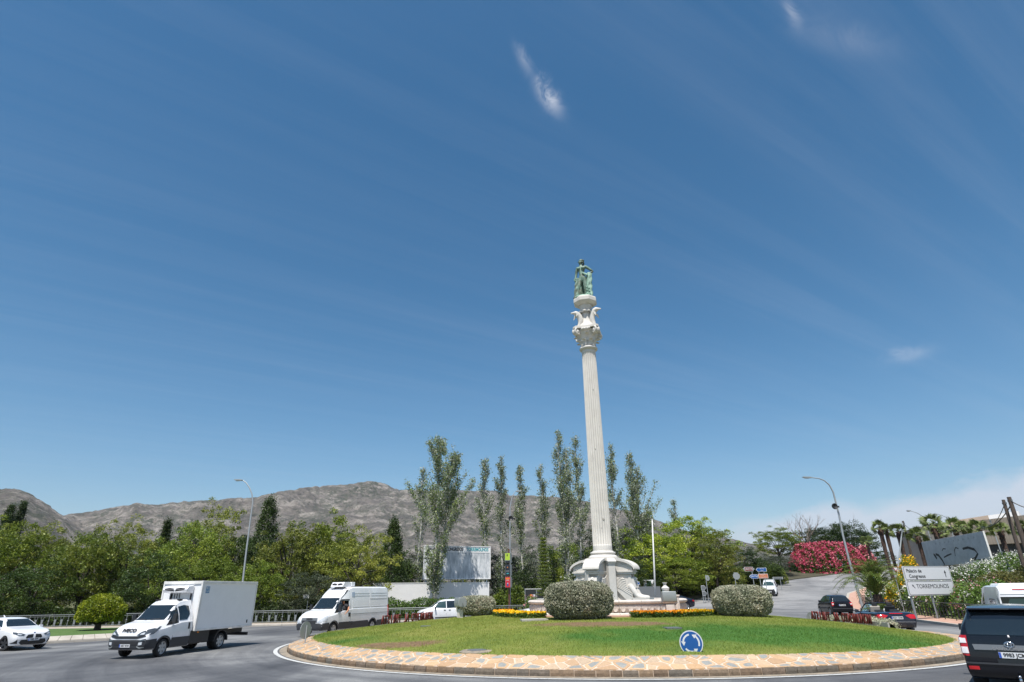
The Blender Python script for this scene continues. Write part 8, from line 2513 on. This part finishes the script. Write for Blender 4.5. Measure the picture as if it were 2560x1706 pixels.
for sg in (-1, 1):
    mb = MB(); mb.tube([(.95, sg * .74, .94), (.50, sg * .68, 1.20), (.15, sg * .62, 1.36)], [.035, .03, .03], 7); mb.build('windscreen_pillar', M['blue_black'], c.root, smooth=True)
    mb = MB(); mb.box((-.35, sg * .36, .98), (.14, .48, .56), (0, -.25, 0)); mb.build('seat', mat('leather_pale', (.45, .40, .34), .6) if sg > 0 else M['black_plastic'], c.root, bevel=.04)
    mb = MB(); mb.box((-.42, sg * .36, 1.33), (.10, .26, .18)); mb.build('headrest', M['black_plastic'], c.root, bevel=.03)
    mb = MB(); mb.box((-.98, sg * .36, .97), (.12, .44, .22)); mb.build('rear_seat', M['black_plastic'], c.root, bevel=.04)
mb = MB(); mb.tube([(.15, -.62, 1.36), (.12, 0, 1.39), (.15, .62, 1.36)], .032, 7); mb.build('windscreen_header', M['blue_black'], c.root, smooth=True)
gl = bpy.data.materials.new('clear_glass'); gl.use_nodes = True; gb_ = gl.node_tree.nodes['Principled BSDF']; gb_.inputs['Transmission Weight'].default_value = .9; gb_.inputs['Roughness'].default_value = .02; gb_.inputs['Base Color'].default_value = (.7, .8, .78, 1); gb_.inputs['IOR'].default_value = 1.1
mb = MB(); mb.add([(.93, -.70, .95), (.93, .70, .95), (.16, .60, 1.35), (.16, -.60, 1.35)], [(0, 1, 2, 3)]); mb.build('windscreen', gl, c.root)
c.lr('tail_light', [(.40, .84), (.62, .90), (.86, .88), (.84, .70), (.60, .70)], M['lamp_red'], side=-1, off=.012, step=.05); c.both('tail_light', [(-1.95, .86), (-2.28, .84), (-2.28, .70), (-2.12, .72)], M['lamp_red'], off=.012)
c.patch('brake_light', [(-.30, .945), (.30, .945), (.30, .915), (-.30, .915)], 'x', M['lamp_red'], side=-1, off=.03)
c.patch('bumper_trim', [(-.80, .56), (.80, .56), (.80, .54), (-.80, .54)], 'x', M['chrome'], side=-1, off=.012, step=.1)
c.plate(-2.36, .74, '8264 GRM', -1); c.mirror(.72, .88, .98, M['blue_black'])
for k, (sg, lab, hair, sh_) in enumerate(((1, 'driver of the open convertible in a dark shirt', M['hair'], M['shirt_dark']), (-1, 'passenger in the open convertible in a white top', mat('brown_hair', (.07, .03, .015), .6), M['shirt_white']))):
    pr = thing('person', lab, 'person', tuple(c.root.location), 0); pr.rotation_euler = c.root.rotation_euler
    y_ = .36 * sg; b_ = -.18
    Vd = [(b_, y_, .78), (b_ - .05, y_, 1.08), (b_ - .02, y_, 1.22), (b_ + .01, y_, 1.38), (b_ - .03, y_ + .17, 1.08), (b_ + .08, y_ + .24, .86), (b_ + .32, y_ + .16, .90), (b_ + .45, y_ + .1, .98), (b_ - .03, y_ - .17, 1.08), (b_ + .08, y_ - .24, .86), (b_ + .32, y_ - .16, .88), (b_ + .45, y_ - .1, .95)]
    skin_mesh('body', Vd, [(0, 1), (1, 2), (2, 3), (1, 4), (4, 5), (5, 6), (6, 7), (1, 8), (8, 9), (9, 10), (10, 11)], [.14, .13, .055, .09, .06, .045, .035, .03, .06, .045, .035, .03], 0, 2, M['skin'], pr)
    mb = MB(); mb.tube([(b_, y_, .72), (b_ - .03, y_, .95), (b_ - .05, y_, 1.10), (b_ - .03, y_, 1.18)], [.17, .175, .17, .08], 12)
    for q in (-1, 1): mb.tube([(b_ - .04, y_ + q * .12, 1.10), (b_ + .0, y_ + q * .21, 1.0), (b_ + .06, y_ + q * .24, .90)], [.08, .07, .06], 8)
    mb.build('shirt', sh_, pr, smooth=True)
    mb = MB(); mb.sphere((b_ - .02, y_, 1.42), .108, 12, 8, scale=(1, .92, 1)); mb.build('hair', hair, pr, smooth=True)

# --- white camper van
c = Car('camper_van', 'white van with a tinted rear window behind the black SUV at the right edge', 'van', 23.7, 30.8, (.42, .91), z=gz(24, 30) - .04)
c.root.scale = (.95,) * 3
STW = [(2.6, .42, .64, .78, .6, .72, .5), (2.5, .30, .74, .98, .8, .88, .66), (2.2, .26, .95, 1.2, .9, .95, .76), (1.75, .26, 1.05, 1.32, .93, .97, .78), (.95, .26, 1.15, 2.05, .93, .97, .76), (.5, .26, 1.2, 2.28, .93, .97, .80), (-.5, .26, 1.22, 2.34, .93, .98, .82), (-2.3, .28, 1.22, 2.34, .93, .98, .82), (-2.52, .30, 1.2, 2.26, .92, .97, .80), (-2.6, .36, 1.16, 2.10, .90, .94, .80)]
c.body(STW, M['white_paint'], (1.6, -1.5), .40, .94); c.wheels((1.6, -1.5), 1.66, .34, .21, M['steel_rim'], 6)
c.patch('rear_window', [(-.80, 1.22), (.80, 1.22), (.80, 1.82), (-.80, 1.82)], 'x', M['glass'], side=-1, step=.1, off=.012); c.patch('rear_glass_inner', [(-.52, 1.28), (.52, 1.28), (.56, 1.55), (.45, 1.74), (-.45, 1.74), (-.56, 1.55)], 'x', M['glass_tint'], side=-1, step=.1, off=.02)
c.both('side_window', [(-.95, 1.28), (-1.95, 1.28), (-1.95, 1.72), (-.95, 1.72)], M['glass'], off=.012); c.both('side_window', [(1.25, 1.25), (.75, 1.9), (.1, 1.98), (.1, 1.25)], M['glass'])
c.patch('brake_light', [(-.25, 2.16), (.25, 2.16), (.25, 2.12), (-.25, 2.12)], 'x', M['lamp_red'], side=-1, off=.02); c.lr('tail_light', [(.84, 1.20), (.92, 1.20), (.92, .78), (.84, .78)], M['lamp_red'], side=-1, off=.012)
c.lr('tailgate_seam', [(.86, 2.05), (.88, 2.05), (.90, 1.2), (.88, 1.2)], M['galv_dark'], side=-1, off=.012); c.patch('tailgate_seam', [(-.84, 1.93), (.84, 1.93), (.84, 1.915), (-.84, 1.915)], 'x', M['galv_dark'], side=-1, off=.012)
mb = MB(); mb.box((-1.2, 0, 2.37), (1.6, 1.2, .09), taper=.9); mb.build('roof_hatch', M['white_box'], c.root, bevel=.03)
c.plate(-2.62, .80, '2385 LDT', -1)

# --- black SUV in the right foreground
c = Car('suv', 'large black SUV seen from behind, cut by the right edge of the picture', 'car', 12.66, 16.66, (.63, .777), z=gz(12, 15) - .05)
STU = [(2.38, .45, .72, .84, .6, .74, .56), (2.28, .33, .84, 1.0, .82, .88, .70), (2.0, .30, .98, 1.12, .90, .93, .78), (1.2, .30, 1.06, 1.20, .92, .94, .80), (.95, .30, 1.08, 1.25, .92, .94, .80), (.25, .30, 1.12, 1.76, .92, .94, .66), (-.2, .30, 1.14, 1.84, .92, .94, .66), (-1.6, .30, 1.18, 1.84, .92, .94, .66), (-2.15, .32, 1.20, 1.80, .92, .94, .66), (-2.30, .36, 1.20, 1.66, .92, .94, .68), (-2.40, .40, 1.16, 1.34, .91, .93, .76), (-2.44, .44, 1.0, 1.1, .89, .915, .80), (-2.47, .50, .80, .86, .85, .88, .78)]
c.body(STU, M['black_paint'], (1.45, -1.40), .44, .92); c.wheels((1.45, -1.40), 1.60, .39, .26, M['rim'], 6)
c.patch('rear_window', [(-.70, 1.24), (.74, 1.24), (.74, 1.40), (.64, 1.70), (-.62, 1.70), (-.70, 1.42)], 'x', M['glass'], side=-1, step=.08, off=.012)
c.lr('tail_light', [(.77, 1.22), (.905, 1.22), (.93, .98), (.92, .80), (.80, .80), (.79, 1.0)], M['lamp_red'], side=-1, off=.02, step=.05)
c.both('tail_light', [(-2.16, 1.22), (-2.40, 1.22), (-2.42, .84), (-2.22, .84)], M['lamp_red'], off=.014, step=.05)
for za, zb_ in ((1.16, 1.06), (.98, .85)):
    c.lr('tail_lens', [(.80, za), (.91, za), (.915, zb_), (.80, zb_)], M['lamp_white'], side=-1, off=.03, step=.05); c.both('tail_lens', [(-2.22, za), (-2.40, za), (-2.41, zb_), (-2.22, zb_)], M['lamp_white'], off=.024, step=.05)
c.patch('tailgate_bar', [(-.70, 1.04), (.70, 1.04), (.68, .93), (-.68, .93)], 'x', M['silver_grey'], side=-1, off=.022, step=.08)
mb = MB()
R9 = Matrix.Translation((-2.475, 0.02, 1.055))
mb = MB(); mb.tube([(-2.485, .02 + .085 * math.cos(t_), 1.055 + .055 * math.sin(t_)) for t_ in np.linspace(0, 2 * PI, 25)], .012, 6, cap=False)
mb.tube([(-2.49, .02 + .035 * math.cos(t_), 1.055 + .05 * math.sin(t_)) for t_ in np.linspace(0, 2 * PI, 21)], .009, 6, cap=False)
mb.tube([(-2.49, .02 + .06 * math.cos(t_), 1.075 + .022 * math.sin(t_)) for t_ in np.linspace(0, 2 * PI, 21)], .009, 6, cap=False); mb.build('badge', M['chrome'], c.root, smooth=True)
text_on('lettering', 'LAND CRUISER', .075, M['chrome'], c.root, (-2.50, 0, .965), (0, -1, 0), (0, 0, 1), .003, 'CENTER', .003, 1.35)
c.plate(-2.505, .84, '9983 JCM', -1)
mb = MB(); mb.box((-2.49, 0, .70), (.03, .62, .12)); mb.build('handle_recess', M['glass'], c.root)
c.patch('bumper', [(-.90, .66), (.90, .66), (.88, .36), (-.88, .36)], 'x', M['black_paint'], side=-1, off=.045, step=.1)
c.patch('bumper_ledge', [(-.88, .68), (.88, .68), (.88, .645), (-.88, .645)], 'x', M['grey_plastic'], side=-1, off=.07, step=.1)
c.lr('reflector', [(.68, .60), (.86, .60), (.86, .53), (.68, .53)], M['lamp_red'], side=-1, off=.06)
mb = MB(); mb.prism([(-2.10, 1.835), (-2.42, 1.80), (-2.44, 1.77), (-2.10, 1.76)], -.62, .62, ((0, 0, 0), (1, 0, 0), (0, 0, 1), (0, 1, 0))); mb.build('spoiler', M['black_paint'], c.root, bevel=.015)
mb = MB(); mb.box((-2.43, 0, 1.785), (.012, .34, .022)); mb.build('brake_light', M['lamp_dark'], c.root)
mb = MB(); mb.tube([(-2.2, 0, .36), (-2.58, 0, .33), (-2.60, 0, .40)], [.035, .03, .03], 8); mb.sphere((-2.60, 0, .43), .035, 10, 8); mb.tube([(-2.35, -.12, .34), (-2.52, -.12, .33)], .03, 8); mb.build('tow_bar', M['chrome'], c.root, smooth=True)
mb = MB(); mb.tube([(-1.4, -.8, .36), (-1.4, .8, .36)], .06, 8); mb.box((-1.9, .1, .42), (.7, .9, .2)); mb.build('rear_axle', M['black_plastic'], c.root)
for sg in (-1, 1):
    mb = MB(); mb.box((-2.36, sg * .60, 1.46), (.012, .012, .42), (0, .12, 0)); mb.build('window_trim', M['ink'], c.root)
mb = MB(); mb.tube([(-2.50, -.02, 1.20), (-2.46, -.01, 1.235)], .018, 6); mb.build('wiper_pivot', M['lamp_white'], c.root)
c.mirror(.75, .93, 1.25, M['black_paint'], (.12, .2, .16))

# small dark car roof at the right edge of the bank
c = Car('car', 'dark car parked on the bank behind the leaning wooden poles at the right edge', 'car', 55.5, 63.5, (-.95, .3), z=at(2535, 1412, 63.5).z - .3)
c.body(STC, M['blue_black'], (1.3, -1.3), .36, .87); c.wheels((1.3, -1.3), 1.54, .32, .2, M['rim'], 5); c.both('side_window', [(.62, 1.0), (.1, 1.32), (-1.0, 1.34), (-1.4, 1.04)], M['glass'])

# ------------------------------------------------------------------ light haze in the air
hz = bpy.data.materials.new('haze_air'); hz.use_nodes = True
for n in list(hz.node_tree.nodes):
    if n.type == 'BSDF_PRINCIPLED': hz.node_tree.nodes.remove(n)
pv_ = hz.node_tree.nodes.new('ShaderNodeVolumePrincipled')
pv_.inputs['Color'].default_value = (.80, .88, 1.0, 1); pv_.inputs['Density'].default_value = .00005; pv_.inputs['Anisotropy'].default_value = .2
hz.node_tree.links.new(pv_.outputs[0], hz.node_tree.nodes['Material Output'].inputs['Volume'])
mb = MB(); mb.box((0, 3000, 264), (17000, 14000, 580)); o = mb.build('haze', hz); tag(o, 'thin pale haze filling the air between the trees and the mountain', 'haze', kind='stuff')
